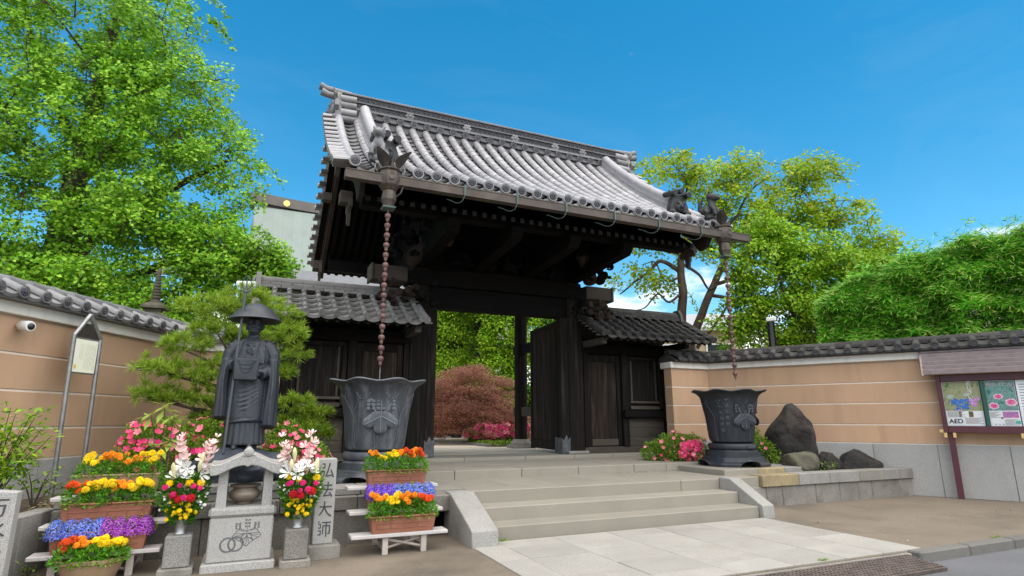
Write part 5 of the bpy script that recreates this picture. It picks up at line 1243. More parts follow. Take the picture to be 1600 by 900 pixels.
# ================================================================ shrubs
B_ROSE = star_mesh('blossom', P_ROSE, .045, 5, .4, .95); B_PINK = star_mesh('blossom', P_PINK, .045, 5, .4, .95); B_MAG = star_mesh('blossom', P_MAG, .045, 5, .4, .95)
def azalea(label, blobs, n, nb, meshes, seed, group='flowering azalea bushes', L=.05, W=.022, bs=1, fr=0.2):
    r2 = random.Random(seed); c0 = blobs[0]
    zb = min(b[2]-b[5] for b in blobs); t = thing('azalea_bush', label, 'azalea bush', (c0[0], c0[1], zb), group)
    wts = np.array([b[3]*b[4]+b[3]*b[5] for b in blobs]); wts = wts/wts.sum(); P, A = [], []
    for b, w in zip(blobs, wts):
        k = int(n*w); d = rdir(k); q = (.45+.55*nrg.random(k)**.6)[:, None]
        lump = np.array([1+.22*noise.noise(Vector(v)*2.6+Vector((seed, b[0], b[1]))) for v in d])[:, None]
        P.append(np.array(b[:3])+d*q*lump*np.array(b[3:6])); A.append(d)
    P = np.concatenate(P); A = np.concatenate(A); ok = P[:, 2] > zb+.01; P, A = P[ok], A[ok]
    leaves('foliage', SHRB, t, P, A+rdir(len(P))*.8, rdir(len(P))+A, nrg.uniform(.6, 1.3, len(P))*L, nrg.uniform(.7, 1.2, len(P))*W, .5)
    mb = MB()
    for b in blobs:
        for i in range(7): a = r2.uniform(0, 6.28); mb.tube([(b[0]+.05*math.cos(a), b[1]+.05*math.sin(a), zb-.02), (b[0]+b[3]*.4*math.cos(a), b[1]+b[4]*.4*math.sin(a), b[2]), (b[0]+b[3]*.75*math.cos(a), b[1]+b[4]*.75*math.sin(a), b[2]+b[5]*.5)], [.016, .011, .004], 5)
    mb.build('stems', BARK, t, 60)
    for i in range(nb):
        b = r2.choices(blobs, wts)[0]
        while True:
            d = Vector((r2.gauss(0, 1), r2.gauss(-.75, .8), r2.gauss(fr, .8))).normalized()
            if d.z > -.75: break
        lump = 1.02+.22*noise.noise(Vector(d)*2.6+Vector((seed, b[0], b[1])))
        p = Vector(b[:3])+Vector((d.x*b[3], d.y*b[4], d.z*b[5]))*lump
        if p.z < zb+.05: continue
        put(r2.choice(meshes), 'blossom', t, Matrix.Translation(p) @ (d+Vector((r2.gauss(0, .3), -.2, r2.gauss(0, .3)))).to_track_quat('Z', 'Y').to_matrix().to_4x4() @ SCL(bs*r2.uniform(.75, 1.25)))
    return t
azalea('large pink azalea bush behind the tiered pots, left of the statue', [(-1.12, 9.55, 1.10, .56, .42, .52), (-.58, 9.7, 1.15, .44, .4, .48), (-1.32, 9.25, .90, .34, .32, .36), (-.75, 9.2, .95, .46, .3, .42)], 20000, 230, [B_ROSE, B_PINK, B_PINK, B_MAG], 3, L=.05, W=.03)
azalea('pink azalea bush right of the statue behind the inscribed tablet', [(.52, 9.7, 1.1, .38, .38, .46), (.85, 9.55, .92, .30, .3, .36), (.4, 9.35, .95, .3, .26, .36)], 14000, 110, [B_ROSE, B_PINK, B_ROSE], 8)
azalea('small azalea with a vivid magenta cluster in front of the second basin', [(8.85, 10.95, .96, .46, .42, .36), (9.15, 10.8, .95, .42, .38, .34), (8.52, 11.2, .88, .34, .3, .26)], 10000, 40, [B_ROSE, B_ROSE, B_PINK], 12)
azalea('low green azalea between the second basin and the standing rock', [(10.55, 10.5, 1.02, .45, .40, .46), (10.75, 10.1, .85, .35, .3, .32)], 8000, 18, [B_ROSE], 14)
tt = bpy.data.objects['azalea_bush.002']; r2 = random.Random(31)
for i in range(70):
    a, q = r2.uniform(0, 6.28), r2.random()**.5; p = (8.98+.34*q*math.cos(a), 10.42-.06*math.sin(a)+.12*q, .93+.24*q*math.sin(a)); put(B_PINK, 'blossom', tt, TR(*p) @ RX(R(70+r2.uniform(-30, 30))) @ RY(R(r2.uniform(-40, 10))) @ SCL(r2.uniform(.9, 1.25)))
azalea('pink azalea mound on the bed under the red maple inside the gate', [(7.95, 19.5, 1.15, .95, .6, .38), (8.75, 19.7, 1.2, .6, .5, .36), (7.4, 19.7, 1.08, .5, .45, .30)], 10000, 260, [B_ROSE, B_PINK, B_MAG, B_ROSE], 17, bs=1.9, L=.08, W=.04)
# lime rhododendron shoots
t = thing('rhododendron', 'lime green rhododendron shoots rising from the pink azalea', 'shrub', (-.95, 8.75, .6))
mb = MB(); LM = leaf_mesh('leaf', LIME, [(0, 0, 0)], [(1, 0, .12)], [(0, 0, 1)], .22, .07, .5, .12)
for bx, by, tz in ((-1.05, 8.75, 1.79), (-1.20, 8.8, 1.68), (-.93, 8.7, 1.64), (-1.02, 8.6, 1.30), (-.92, 8.66, 1.38)):
    mb.tube([(-.95, 8.78, .58), ((bx-.95)/2, (by+8.78)/2, (tz+.58)/2), (bx, by, tz)] if False else [(-.95, 8.78, .58), (.5*(bx-.95), .5*(by+8.78), .5*(tz+.6)), (bx, by, tz)], [.011, .009, .006], 6)
    for k in range(12): put(LM, 'leaf', t, TR(bx, by, tz-.01*k*.6) @ RZ(k*2.4+bx*9) @ RY(R(rng.uniform(-12, 58))) @ SCL(rng.uniform(.8, 1.1)))
mb.build('stems', BARKL, t, 60)
# nandina at the frame edge
def spray(label, name, base, stems, m, L, W, seed, nl=40, cat='shrub'):
    r2 = random.Random(seed); t = thing(name, label, cat, base); mb = MB(); P, A = [], []
    for tip in stems:
        mid = [(base[k]+tip[k])/2 + (0, 0, .06)[k] for k in range(3)]; mb.tube([base, mid, tip], [.010, .007, .003], 5)
        for i in range(nl):
            f = r2.uniform(.45, 1.03); c = [base[k]+(tip[k]-base[k])*f for k in range(3)]
            P.append([c[k]+r2.gauss(0, .055) for k in range(3)]); A.append([tip[0]-base[0]+r2.gauss(0, .4), tip[1]-base[1]+r2.gauss(0, .4), r2.gauss(.0, .3)])
    mb.build('stems', BARK, t, 60); leaves('foliage', m, t, P, A, rdir(len(P))*.5+[0, 0, 1], nrg.uniform(.7, 1.3, len(P))*L, nrg.uniform(.7, 1.3, len(P))*W, .45, .1); return t
spray('bright green nandina bush at the left edge before the plaster wall', 'nandina_bush', (-2.65, 8.6, .585), [(-2.55, 8.5, 1.74), (-2.35, 8.45, 1.62), (-2.12, 8.5, 1.42), (-2.25, 8.4, 1.28), (-2.5, 8.3, 1.5), (-2.75, 8.5, 1.62), (-2.6, 8.3, 1.3), (-2.35, 8.3, 1.18), (-2.7, 8.2, 1.45), (-2.45, 8.6, 1.5), (-2.3, 8.55, 1.7), (-2.2, 8.4, 1.5), (-2.45, 8.35, 1.66)], MAPG, .09, .032, 5, 72)
spray('small leafy shrub behind the pointed tablet at the planter kerb', 'leafy_shrub', (-2.25, 8.75, .585), [(-2.1, 8.6, 1.02), (-2.3, 8.6, 1.0), (-2.0, 8.7, .88), (-2.4, 8.65, .95), (-2.15, 8.8, .92)], SHRB, .10, .038, 9, 16)
spray('low bright shrub at the foot of the sign post', 'low_shrub', (-1.95, 9.4, .585), [(-1.75, 9.3, .86), (-2.05, 9.3, .84), (-1.6, 9.4, .9), (-1.9, 9.5, .95), (-1.45, 9.4, .95)], SHRB, .06, .03, 12, 50)
spray('tiny green weed at the foot of the planter kerb', 'weed', (-1.93, 7.72, 0), [(-1.86, 7.68, .12), (-2.0, 7.68, .13), (-1.93, 7.66, .16), (-1.9, 7.76, .13)], SHRB, .06, .018, 13, 14, 'weed')
spray('small bright weed beside the base of the standing rock', 'ground_weed', (11.25, 8.98, .52), [(11.1, 8.93, .66), (11.35, 8.95, .67), (11.45, 9.0, .62)], SHRB, .06, .025, 14, 24, 'weed')
for i, (x, y, lab) in enumerate(((3.24, 7.66, 'grass tuft at the left foot of the lowest step'), (9.6, 5.13, 'grass tuft growing at the kerb edge far right'), (6.2, 5.15, 'grass tuft at the paving edge above the drain grate'))):
    t = thing('grass_tuft', lab, 'grass tuft', (x, y, .01)); k = 46; d = rdir(k); d[:, 2] = .25+np.abs(d[:, 2]); leaves('blades', SHRB, t, np.stack([x+nrg.normal(size=k)*.05, y+nrg.normal(size=k)*.012, np.full(k, .008)], 1), d, rdir(k)+[0, -1, 0], nrg.uniform(.02, .055, k), .008, .4)
# litter
n = 420; P = np.stack([nrg.uniform(-2.3, -1.35, n), nrg.uniform(8.55, 9.5, n), .592+nrg.random(n)*.025], 1); leaves('leaf_litter', LITT, None, P, rdir(n)*[1, 1, .2], rdir(n)*.4+[0, 0, 1], nrg.uniform(.03, .07, n), nrg.uniform(.02, .04, n), kind='stuff')
n = 90; P = np.concatenate([np.stack([nrg.uniform(-2, 2.3, n), nrg.uniform(8.0, 8.33, n), .006+nrg.random(n)*.015], 1), np.stack([nrg.uniform(7.6, 13, n), nrg.uniform(5.3, 8.4, n), .006+nrg.random(n)*.01], 1), np.stack([nrg.uniform(6.7, 8.6, n), nrg.uniform(10.1, 10.34, n), .56+nrg.random(n)*.012], 1)]); n *= 3
leaves('fallen_leaves', LITT, None, P, rdir(n)*[1, 1, .2], rdir(n)*.5+[0, 0, 1], nrg.uniform(.02, .05, n), nrg.uniform(.015, .03, n), kind='stuff')
# ================================================================ rocks
def rock(label, c, r, seed, m=ROCK, pts=None, rz=0, cut=.0):
    t = thing('garden_rock', label, 'rock', (c[0], c[1], c[2]-r[2]*.6)); mb = MB()
    r2 = random.Random(seed); N = [Vector((r2.gauss(0, 1), r2.gauss(0, 1), r2.gauss(.2, .7))).normalized() for _ in range(11)]; O = [r2.uniform(.62, .92) for _ in N]
    mb.blob((0, 0, 0), 1, 40, 26); out = []
    for p in mb.v:
        q = Vector(p); d = q.normalized() if q.length else Vector((0, 0, 1)); L = 1.0
        for n_, o_ in zip(N, O):
            k = d.dot(n_)
            if k > .05: L = min(L, o_/k*1.0)
        L *= 1+.05*noise.noise(d*3+Vector((seed, 0, 0)))+.025*noise.noise(d*8+Vector((0, seed, 0)))
        v = d*L; taper = 1-pts*max(0, v.z) if pts else 1
        out.append(TR(*c) @ RZ(rz) @ Vector((v.x*r[0]*taper, v.y*r[1]*taper, v.z*r[2])))
    mb.v = [tuple(v) for v in out]; mb.build('rock_face', m, t, 50); return t
def slab_rock(label, outline, y, th, seed, T, m=ROCK):
    """upright stone: outline in (x,z) given real depth with rounded uneven edges"""
    t = thing('garden_rock', label, 'rock', tuple(T @ Vector((0, 0, 0)))); mb = MB(); rings = []
    n = 64
    def at(u):
        k = u*len(outline); i = int(k) % len(outline); f = k-int(k); a, b = outline[i], outline[(i+1) % len(outline)]; return (a[0]+(b[0]-a[0])*f, a[1]+(b[1]-a[1])*f)
    cx = sum(p[0] for p in outline)/len(outline); cz = sum(p[1] for p in outline)/len(outline)
    for d, sc in ((-1.02, .04), (-1.03, .15), (-1.02, .28), (-1.0, .42), (-.97, .54), (-.90, .66), (-.80, .77), (-.62, .88), (-.35, .96), (0, 1.0), (.5, .95), (.9, .8), (1.0, .4), (1.02, .05)):
        rings.append([(cx+(at(j/n)[0]-cx)*sc, d*th + .05*noise.noise(Vector((at(j/n)[0]*3*sc, at(j/n)[1]*3*sc, seed+d))), cz+(at(j/n)[1]-cz)*sc) for j in range(n)])
    rings.reverse(); mb.loft(rings); mb.v = [tuple(T @ (Vector(v)*(1+.05*noise.noise(Vector(v)*3+Vector((seed, 0, 0)))) + Vector((0, -.16*(abs(noise.noise(Vector(v)*1.7+Vector((seed, 2, 1))))-.25)-.05*noise.noise(Vector(v)*6), 0)))) for v in mb.v]
    mb.build('rock_face', m, t, 60); return t
slab_rock('tall pointed dark standing rock before the right plaster wall', [(-.50, .0), (.44, .0), (.52, .3), (.53, .65), (.48, .98), (.32, 1.26), (.10, 1.43), (-.04, 1.42), (-.18, 1.22), (-.38, .98), (-.54, .74), (-.56, .3)], 0, .24, 4, TR(11.25, 9.85, .52) @ RZ(R(-42)))
rock('low mossy rock at the foot of the standing rock', (10.78, 9.25, .70), (.46, .36, .32), 5, ROCKM, rz=.3)
rock('small black rounded rock between the mossy rock and the flat one', (11.78, 9.35, .66), (.29, .26, .28), 8)
rock('broad dark rock at the right end of the planting bed', (12.38, 9.12, .66), (.52, .30, .33), 15, pts=.3, rz=-.5)
rock('dark boulder half hidden between second basin and standing rock', (10.75, 10.35, .66), (.5, .4, .42), 22)
# ================================================================ notice board
NB = frame((13.59, 7.78, 0), (.5, -.866))
nb = thing('notice_board', 'maroon framed notice board with louvred roof and flower posters before the wall', 'notice board', (13.59, 7.78, 0))
def nbx(name, a, b, m, bev=.006, parent=nb): return MB(NB).bx(a, b, bev).build(name, m, parent)
LN = 2.30
for x in (.0, 2.1): nbx('post', (x-.055, -.03, -.02), (x+.055, .08, 1.33), MARO)
fr = nbx('back_board', (-.08, .02, 1.36), (LN-.02, .06, 2.52), MARO)
for a, b in (((-.115, -.08, 1.335), (-.04, .075, 2.545)), ((LN-.06, -.08, 1.335), (LN+.015, .075, 2.545)), ((-.037, -.08, 1.335), (LN-.063, .075, 1.468)), ((-.037, -.08, 2.405), (LN-.063, .075, 2.545))): nbx('board_frame', a, b, MARO)
nbx('frame_divider', (.615, -.06, 1.47), (.685, .01, 2.403), mat('green_paint', (.012, .075, .05), .4, .1, 3))
for x in (-.125, .03, 1.12, 1.98, 2.15): nbx('corner_bracket', (x, -.10, 1.235), (x+.055, -.045, 1.333), BRASS, .004)
nbx('corner_bracket', (-.19, -.06, 1.335), (-.118, -.02, 1.40), BRASS, .004)
for i in range(5):
    mb = MB(NB); mb.box((LN/2-.04, -.245+.072*i, 2.605+.092*i), (LN+.54, .034, .112), .005, M=Matrix.Identity(4)); mb.build('roof_louvre', LOUV, nb)
mb = MB(NB); mb.box((LN/2-.04, .12, 3.06), (LN+.56, .15, .05), .008); mb.build('roof_cap', LOUV, nb)
for x in (-.325, LN+.245): 
    mb = MB(NB @ RZ(R(90)) @ Matrix.Identity(4)); mb = MB(NB); mb.prism([(-.275, 2.53), (-.20, 2.53), (.17, 3.0), (.17, 3.08), (.06, 3.08)], x-.02, x+.02, M=Matrix(((0, 1, 0, 0), (1, 0, 0, 0), (0, 0, 1, 0), (0, 0, 0, 1)))); mb.f = [tuple(reversed(f)) for f in mb.f]; mb.build('roof_end', LOUV, nb, 30)
nbx('roof_beam', (-.2, -.22, 2.548), (LN+.14, .1, 2.575), BRASS, .004); nbx('roof_soffit', (-.2, .10, 2.55), (LN+.14, .18, 3.03), MARO, .004)
# posters: flat prints
def flat(parent, name, x0, x1, z0, z1, m, dy): mb = MB(NB); mb.add([(x0, .018-dy, z0), (x1, .018-dy, z0), (x1, .018-dy, z1), (x0, .018-dy, z1)], [(0, 1, 2, 3)]); return mb.build(name, m, parent)
def photo(name, cols, sc, stretch=(1, 1, 1)):
    m = bpy.data.materials.new(name); m.use_nodes = True; nn = m.node_tree.nodes; l = m.node_tree.links; tc = nn.new('ShaderNodeTexCoord'); mp_ = nn.new('ShaderNodeMapping'); mp_.inputs['Scale'].default_value = stretch; l.new(tc.outputs['Object'], mp_.inputs[0])
    v = nn.new('ShaderNodeTexNoise'); v.inputs['Scale'].default_value = sc; v.inputs['Detail'].default_value = 7; v.inputs['Roughness'].default_value = .7; l.new(mp_.outputs[0], v.inputs['Vector'])
    r = nn.new('ShaderNodeValToRGB'); e = r.color_ramp.elements; e[0].position = .33; e[0].color = (*cols[0], 1); e[1].position = .68; e[1].color = (*cols[-1], 1)
    for i, c in enumerate(cols[1:-1]): k = e.new(.33+.35*(i+1)/(len(cols)-1)); k.color = (*c, 1)
    l.new(v.outputs[0], r.inputs[0]); l.new(r.outputs[0], nn['Principled BSDF'].inputs['Base Color']); nn['Principled BSDF'].inputs['Roughness'].default_value = .5; return m
PW = mat('poster_white', (.88, .88, .88), .5, .04, 3)
def blots(parent, name, spots, m, dy, seed):
    mb = MB(NB); r2 = random.Random(seed)
    for k, (x, z, r_) in enumerate(spots):
        n = 26; mb.add([(x+r_*(1+.08*math.sin(7*a+k)+r2.uniform(-.09, .09))*math.cos(a), .018-dy-.0004*k, z+r_*.78*(1+r2.uniform(-.14, .14))*math.sin(a)) for a in [2*math.pi*j/n for j in range(n)]], [tuple(range(n))])
    return mb.build(name, m, parent)
def words_on(parent, txt, x, z, size, m, dy, spin=0): put(text_mesh(txt, size, m, spacing=.95), 'lettering', parent, NB @ TR(x, .018-dy, z) @ RX(R(90)) @ RZ(spin))
p1 = flat(nb, 'poster', -.03, .60, 1.475, 2.395, PW, .0)
flat(p1, 'poster_picture', -.022, .595, 1.785, 2.388, photo('garden_print', [(.02, .05, .02), (.10, .22, .04), (.34, .36, .16), (.42, .32, .22), (.10, .32, .05), (.6, .56, .42)], 11, (1, 1, .6)), .003)
r2 = random.Random(3)
blots(p1, 'printed_hydrangeas', [(r2.uniform(.10, .40), r2.uniform(1.82, 2.02), r2.uniform(.022, .045)) for _ in range(26)], photo('blue_print', [(.01, .05, .30), (.02, .16, .62), (.15, .45, .85)], 30), .005, 1)
blots(p1, 'printed_hydrangeas', [(.47, 1.93, .06), (.53, 2.02, .05), (.44, 2.0, .05), (.22, 1.80, .03)], photo('mauve_print', [(.36, .10, .42), (.66, .28, .62), (.82, .55, .78)], 30), .014, 2)
blots(p1, 'printed_hydrangeas', [(.09, 2.08, .06), (.36, 2.12, .045)], photo('pale_print', [(.35, .42, .36), (.55, .60, .55)], 40), .014, 5)
words_on(p1, 'あ\nじ\nさ\nい', .43, 2.21, .105, PW, .017)
for x0, x1, m in ((.0, .17, photo('pale_map_print', [(.5, .58, .58), (.7, .72, .70), (.62, .68, .60)], 30)), (.19, .235, mat('brown_print', (.30, .22, .15), .5)), (.355, .43, photo('gold_print', [(.06, .045, .01), (.14, .10, .02), (.5, .38, .05)], 20))): flat(p1, 'printed_block', x0, x1, 1.655, 1.775, m, .003)
aed = flat(p1, 'printed_sign', -.03, .262, 1.477, 1.652, mat('sign_white', (.82, .82, .82), .4, .02), .005); put(text_mesh('AED', .125, LENS, bold=.004), 'lettering', aed, NB @ TR(.125, .011, 1.568) @ RX(R(90)))
p2 = flat(nb, 'poster', .69, 1.17, 1.475, 2.395, PW, .0)
flat(p2, 'poster_picture', .69, 1.165, 1.785, 2.388, photo('night_garden_print', [(.012, .035, .04), (.04, .15, .12), (.18, .42, .34), (.14, .11, .16), (.42, .55, .52)], 13, (1.4, 1, .7)), .003)
pk = photo('peony_print', [(.62, .02, .16), (.86, .10, .32), (.92, .48, .60)], 30); pk2 = mat('pale_pink_print', (.92, .60, .68), .5, .1, 40)
SP = [(.79, 1.88, .085), (.88, 2.07, .075), (1.07, 1.95, .095)]
blots(p2, 'printed_peonies', SP, pk2, .005, 4); blots(p2, 'printed_peonies', [(x, z, r_*.72) for x, z, r_ in SP], pk, .008, 7)
words_on(p2, '春のぼたん', .92, 2.315, .088, mat('title_print', (.62, .42, .40), .5, .05), .005)
flat(p2, 'printed_block', .905, 1.15, 1.64, 1.765, photo('small_photo_print', [(.10, .07, .25), (.35, .20, .42), (.7, .12, .35), (.6, .6, .62)], 18), .003)
blots(p2, 'printed_dot', [(.885, 1.635, .022)], mat('dark_green_print', (.03, .10, .09), .5), .004, 8); blots(p2, 'printed_dot', [(1.13, 1.55, .05)], mat('mint_print', (.10, .52, .42), .5), .004, 9)
for pp_, x0_, x1_, z0_ in ((p1, .28, .58, 1.64), (p1, .0, .3, 1.77), (p2, .70, .88, 1.76), (p2, .92, 1.14, 1.61)):
    for i in range(7): flat(pp_, 'printed_line', x0_, x1_-.04*(i % 3), z0_-.018*i-.006, z0_-.018*i, INKL if i % 3 else TERR, .0036+.0002*i)
for x in (.77, .83, .89): words_on(p2, '▲', x, 1.51, .03, INKL, .004)
p3 = flat(nb, 'poster', 1.19, 1.66, 1.475, 2.395, PW, .0)
for i in range(14): flat(p3, 'printed_line', 1.23, 1.6-.1*(i % 3), 2.30-.055*i, 2.312-.055*i, INKL, .003)
flat(nb, 'poster', 1.70, 2.22, 1.5, 2.36, PAPER, .0)
gm = bpy.data.materials.new('clear_glass'); gm.use_nodes = True; nn = gm.node_tree.nodes; l = gm.node_tree.links
tb = nn.new('ShaderNodeBsdfTransparent'); gb = nn.new('ShaderNodeBsdfGlossy'); gb.inputs['Roughness'].default_value = .02; lw = nn.new('ShaderNodeFresnel'); lw.inputs[0].default_value = 1.18; ms = nn.new('ShaderNodeMixShader'); l.new(lw.outputs[0], ms.inputs[0]); l.new(tb.outputs[0], ms.inputs[1]); l.new(gb.outputs[0], ms.inputs[2]); l.new(ms.outputs[0], nn['Material Output'].inputs['Surface'])
mb = MB(NB); mb.add([(-.04, -.045, 1.466), (LN-.06, -.045, 1.466), (LN-.06, -.045, 2.407), (-.04, -.045, 2.407)], [(0, 1, 2, 3)]); mb.build('glass_pane', gm, nb)
# ================================================================ information sign on two steel posts
F = frame((-2.32, 9.72, 0), (.466, .885)); wsg = .47
sg = thing('information_sign', 'steel framed information sign with gabled top and a yellowed paper notice', 'sign', (-2.3, 9.75, .58))
lean = -.07
for x in (0, wsg):
    mb = MB(F); mb.tube([(x, 0, .5), (x+lean, 0, 2.75)], .030, 10); mb.build('post', STEEL, sg, 60)
ap = (wsg/2+lean-.01, 0, 3.06)
for x in (0, wsg): mb = MB(F); mb.tube([(x+lean, 0, 2.74), ap], .030, 10); mb.build('gable_tube', STEEL, sg, 60)
mb = MB(F); mb.prism([(lean+.03, 2.73), (wsg+lean-.03, 2.73), (wsg+lean-.06, 2.82), (ap[0]+.06, 2.93), (ap[0]-.06, 2.93), (lean+.06, 2.82)], -.01, .01); mb.build('gable_plate', mat('brown_sign_plate', (.035, .026, .022), .5, .3, 9), sg, 30)
mb = MB(F); mb.bx((lean+.015, -.012, 2.225), (wsg+lean-.03, .012, 2.725)); pn = mb.build('sign_panel', STEEL, sg)
mb = MB(F); mb.bx((lean+.03, -.018, 2.245), (wsg+lean-.045, -.013, 2.70)); pp = mb.build('notice_sheet', PAPER, pn)
r2 = random.Random(2); mb = MB(F)
for c in range(12):
    x = wsg+lean-.085-.024*c; z = 2.655-(.02 if c else 0)
    if c == 8: continue
    while z > (2.30 if c < 8 else 2.42):
        h = .012 if c else .017; w = .010 if c else .014
        mb.add([(x, -.0195, z), (x+w, -.0195, z), (x+w*r2.uniform(.7, 1), -.0195, z-h*.25), (x+w*.1, -.0195, z-h*.25)], [(3, 2, 1, 0)])
        mb.add([(x+w*.4, -.0195, z-h*.3), (x+w*.6, -.0195, z-h*.3), (x+w*r2.uniform(.5, .9), -.0195, z-h), (x+w*.3, -.0195, z-h)], [(3, 2, 1, 0)])
        z -= h*1.45 + (h if r2.random() < .08 else 0)
    
mb.build('printed_text', mat('faded_print', (.30, .30, .22), .7), pp, flat=True)
mb = MB(F); mb.add([(lean+.055, -.0195, 2.29), (lean+.095, -.0195, 2.29), (lean+.095, -.0195, 2.345), (lean+.055, -.0195, 2.345)], [(0, 1, 2, 3)]); mb.build('gold_seal', mat('gold_print', (.72, .50, .08), .6), pp)
# ================================================================ cameras
def dome_camera(label, M, parent_loc):
    t = thing('security_camera', label, 'security camera', parent_loc, 'white security cameras')
    mb = MB(M); mb.box((0, .13, 0), (.12, .06, .12), .01); mb.tube([(0, .12, 0), (0, .0, .0)], .03, 10); mb.build('wall_mount', WHITE, t, 50)
    b = MB(M); b.tube([(0, .02, 0), (0, -.0, 0), (.03, -.16, -.02), (.035, -.18, -.022)], [.05, .066, .070, .062], 18); o = b.build('camera_body', WHITE, t, 50)
    b = MB(M); b.blob((.036, -.178, -.022), (.045, .03, .045), 14, 9); b.build('camera_lens', LENS, o, 60)
dome_camera('white dome camera under the coping of the left plaster wall', TR(-2.86, 9.38, 2.80) @ RZ(R(35)), (-2.86, 9.38, 2.8))
t = thing('camera_pole', 'black pole with a white camera behind the right wall coping', 'camera pole', (12.9, 11.45, 2))
mb = MB(); mb.lathe([(.10, 1.5), (.10, 4.22)], 16, c=(12.85, 11.5, 0)); mb.build('pole', LENS, t, 50)
mb = MB(TR(12.85, 11.5, 4.30) @ RZ(R(30))); mb.box((0, -.03, 0), (.17, .26, .12), .02); o = mb.build('camera_housing', WHITE, t)
mb = MB(TR(12.85, 11.5, 4.30) @ RZ(R(30))); mb.tube([(0, -.15, -.01), (0, -.175, -.01)], .045, 14); mb.build('camera_lens', LENS, o, 50)
t = thing('security_camera', 'small white bullet camera on the coping beside the right basin chain', 'security camera', (11.15, 12.6, 3.4), 'white security cameras')
mb = MB(TR(10.98, 12.45, 3.50) @ RZ(R(-60)) @ RX(R(-20))); mb.box((0, 0, 0), (.08, .26, .08), .015); mb.build('camera_body', WHITE, t); mb = MB(); mb.tube([(10.98, 12.45, 3.47), (11.0, 12.5, 3.28)], .02, 8); mb.build('mount', WHITE, t)
t = thing('security_camera', 'white box camera on the left end of the grey wing roof behind the staff', 'security camera', (-.33, 12.6, 4.2), 'white security cameras')
mb = MB(TR(-.36, 12.4, 4.24) @ RZ(R(75))); mb.tube([(0, -.20, 0), (0, .16, 0)], .065, 14); o = mb.build('camera_body', WHITE, t, 50); mb = MB(); mb.bx((-.40, 12.45, 3.9), (-.34, 12.55, 4.2), .008); mb.build('mount', WHITE, t)
# ================================================================ stone pagoda behind the wall
t = thing('stone_pagoda', 'weathered stone pagoda with a ringed spire behind the left wall', 'stone pagoda', (-2.42, 16.1, 0))
mb = MB(); mb.bx((-2.72, 15.8, -.05), (-2.12, 16.4, 3.6), .02); mb.build('shaft', GRAND, t)
for i, (w, z) in enumerate(((.36, 3.72), (.31, 3.98), (.26, 4.22))):
    mb = MB(); mb.loft([[(-2.42+a*q, 16.1+b*q, zz) for a, b in ((-1, -1), (1, -1), (1, 1), (-1, 1))] for q, zz in ((w*.62, z-.13), (w*.62, z), (w, z+.0), (w*.98, z+.06), (w*.6, z+.14))]); mb.build('pagoda_roof', ROCKM, t, 20)
mb = MB(); pr = [(.16, 4.34), (.14, 4.40)]
for i in range(9): pr += [(.105-.005*i, 4.42+.075*i), (.105-.005*i, 4.46+.075*i), (.07-.004*i, 4.465+.075*i)]
pr += [(.05, 5.12), (.06, 5.17), (.01, 5.26)]; mb.lathe(pr, 16, c=(-2.42, 16.1, 0)); mb.build('ringed_spire', ROCKM, t, 40)
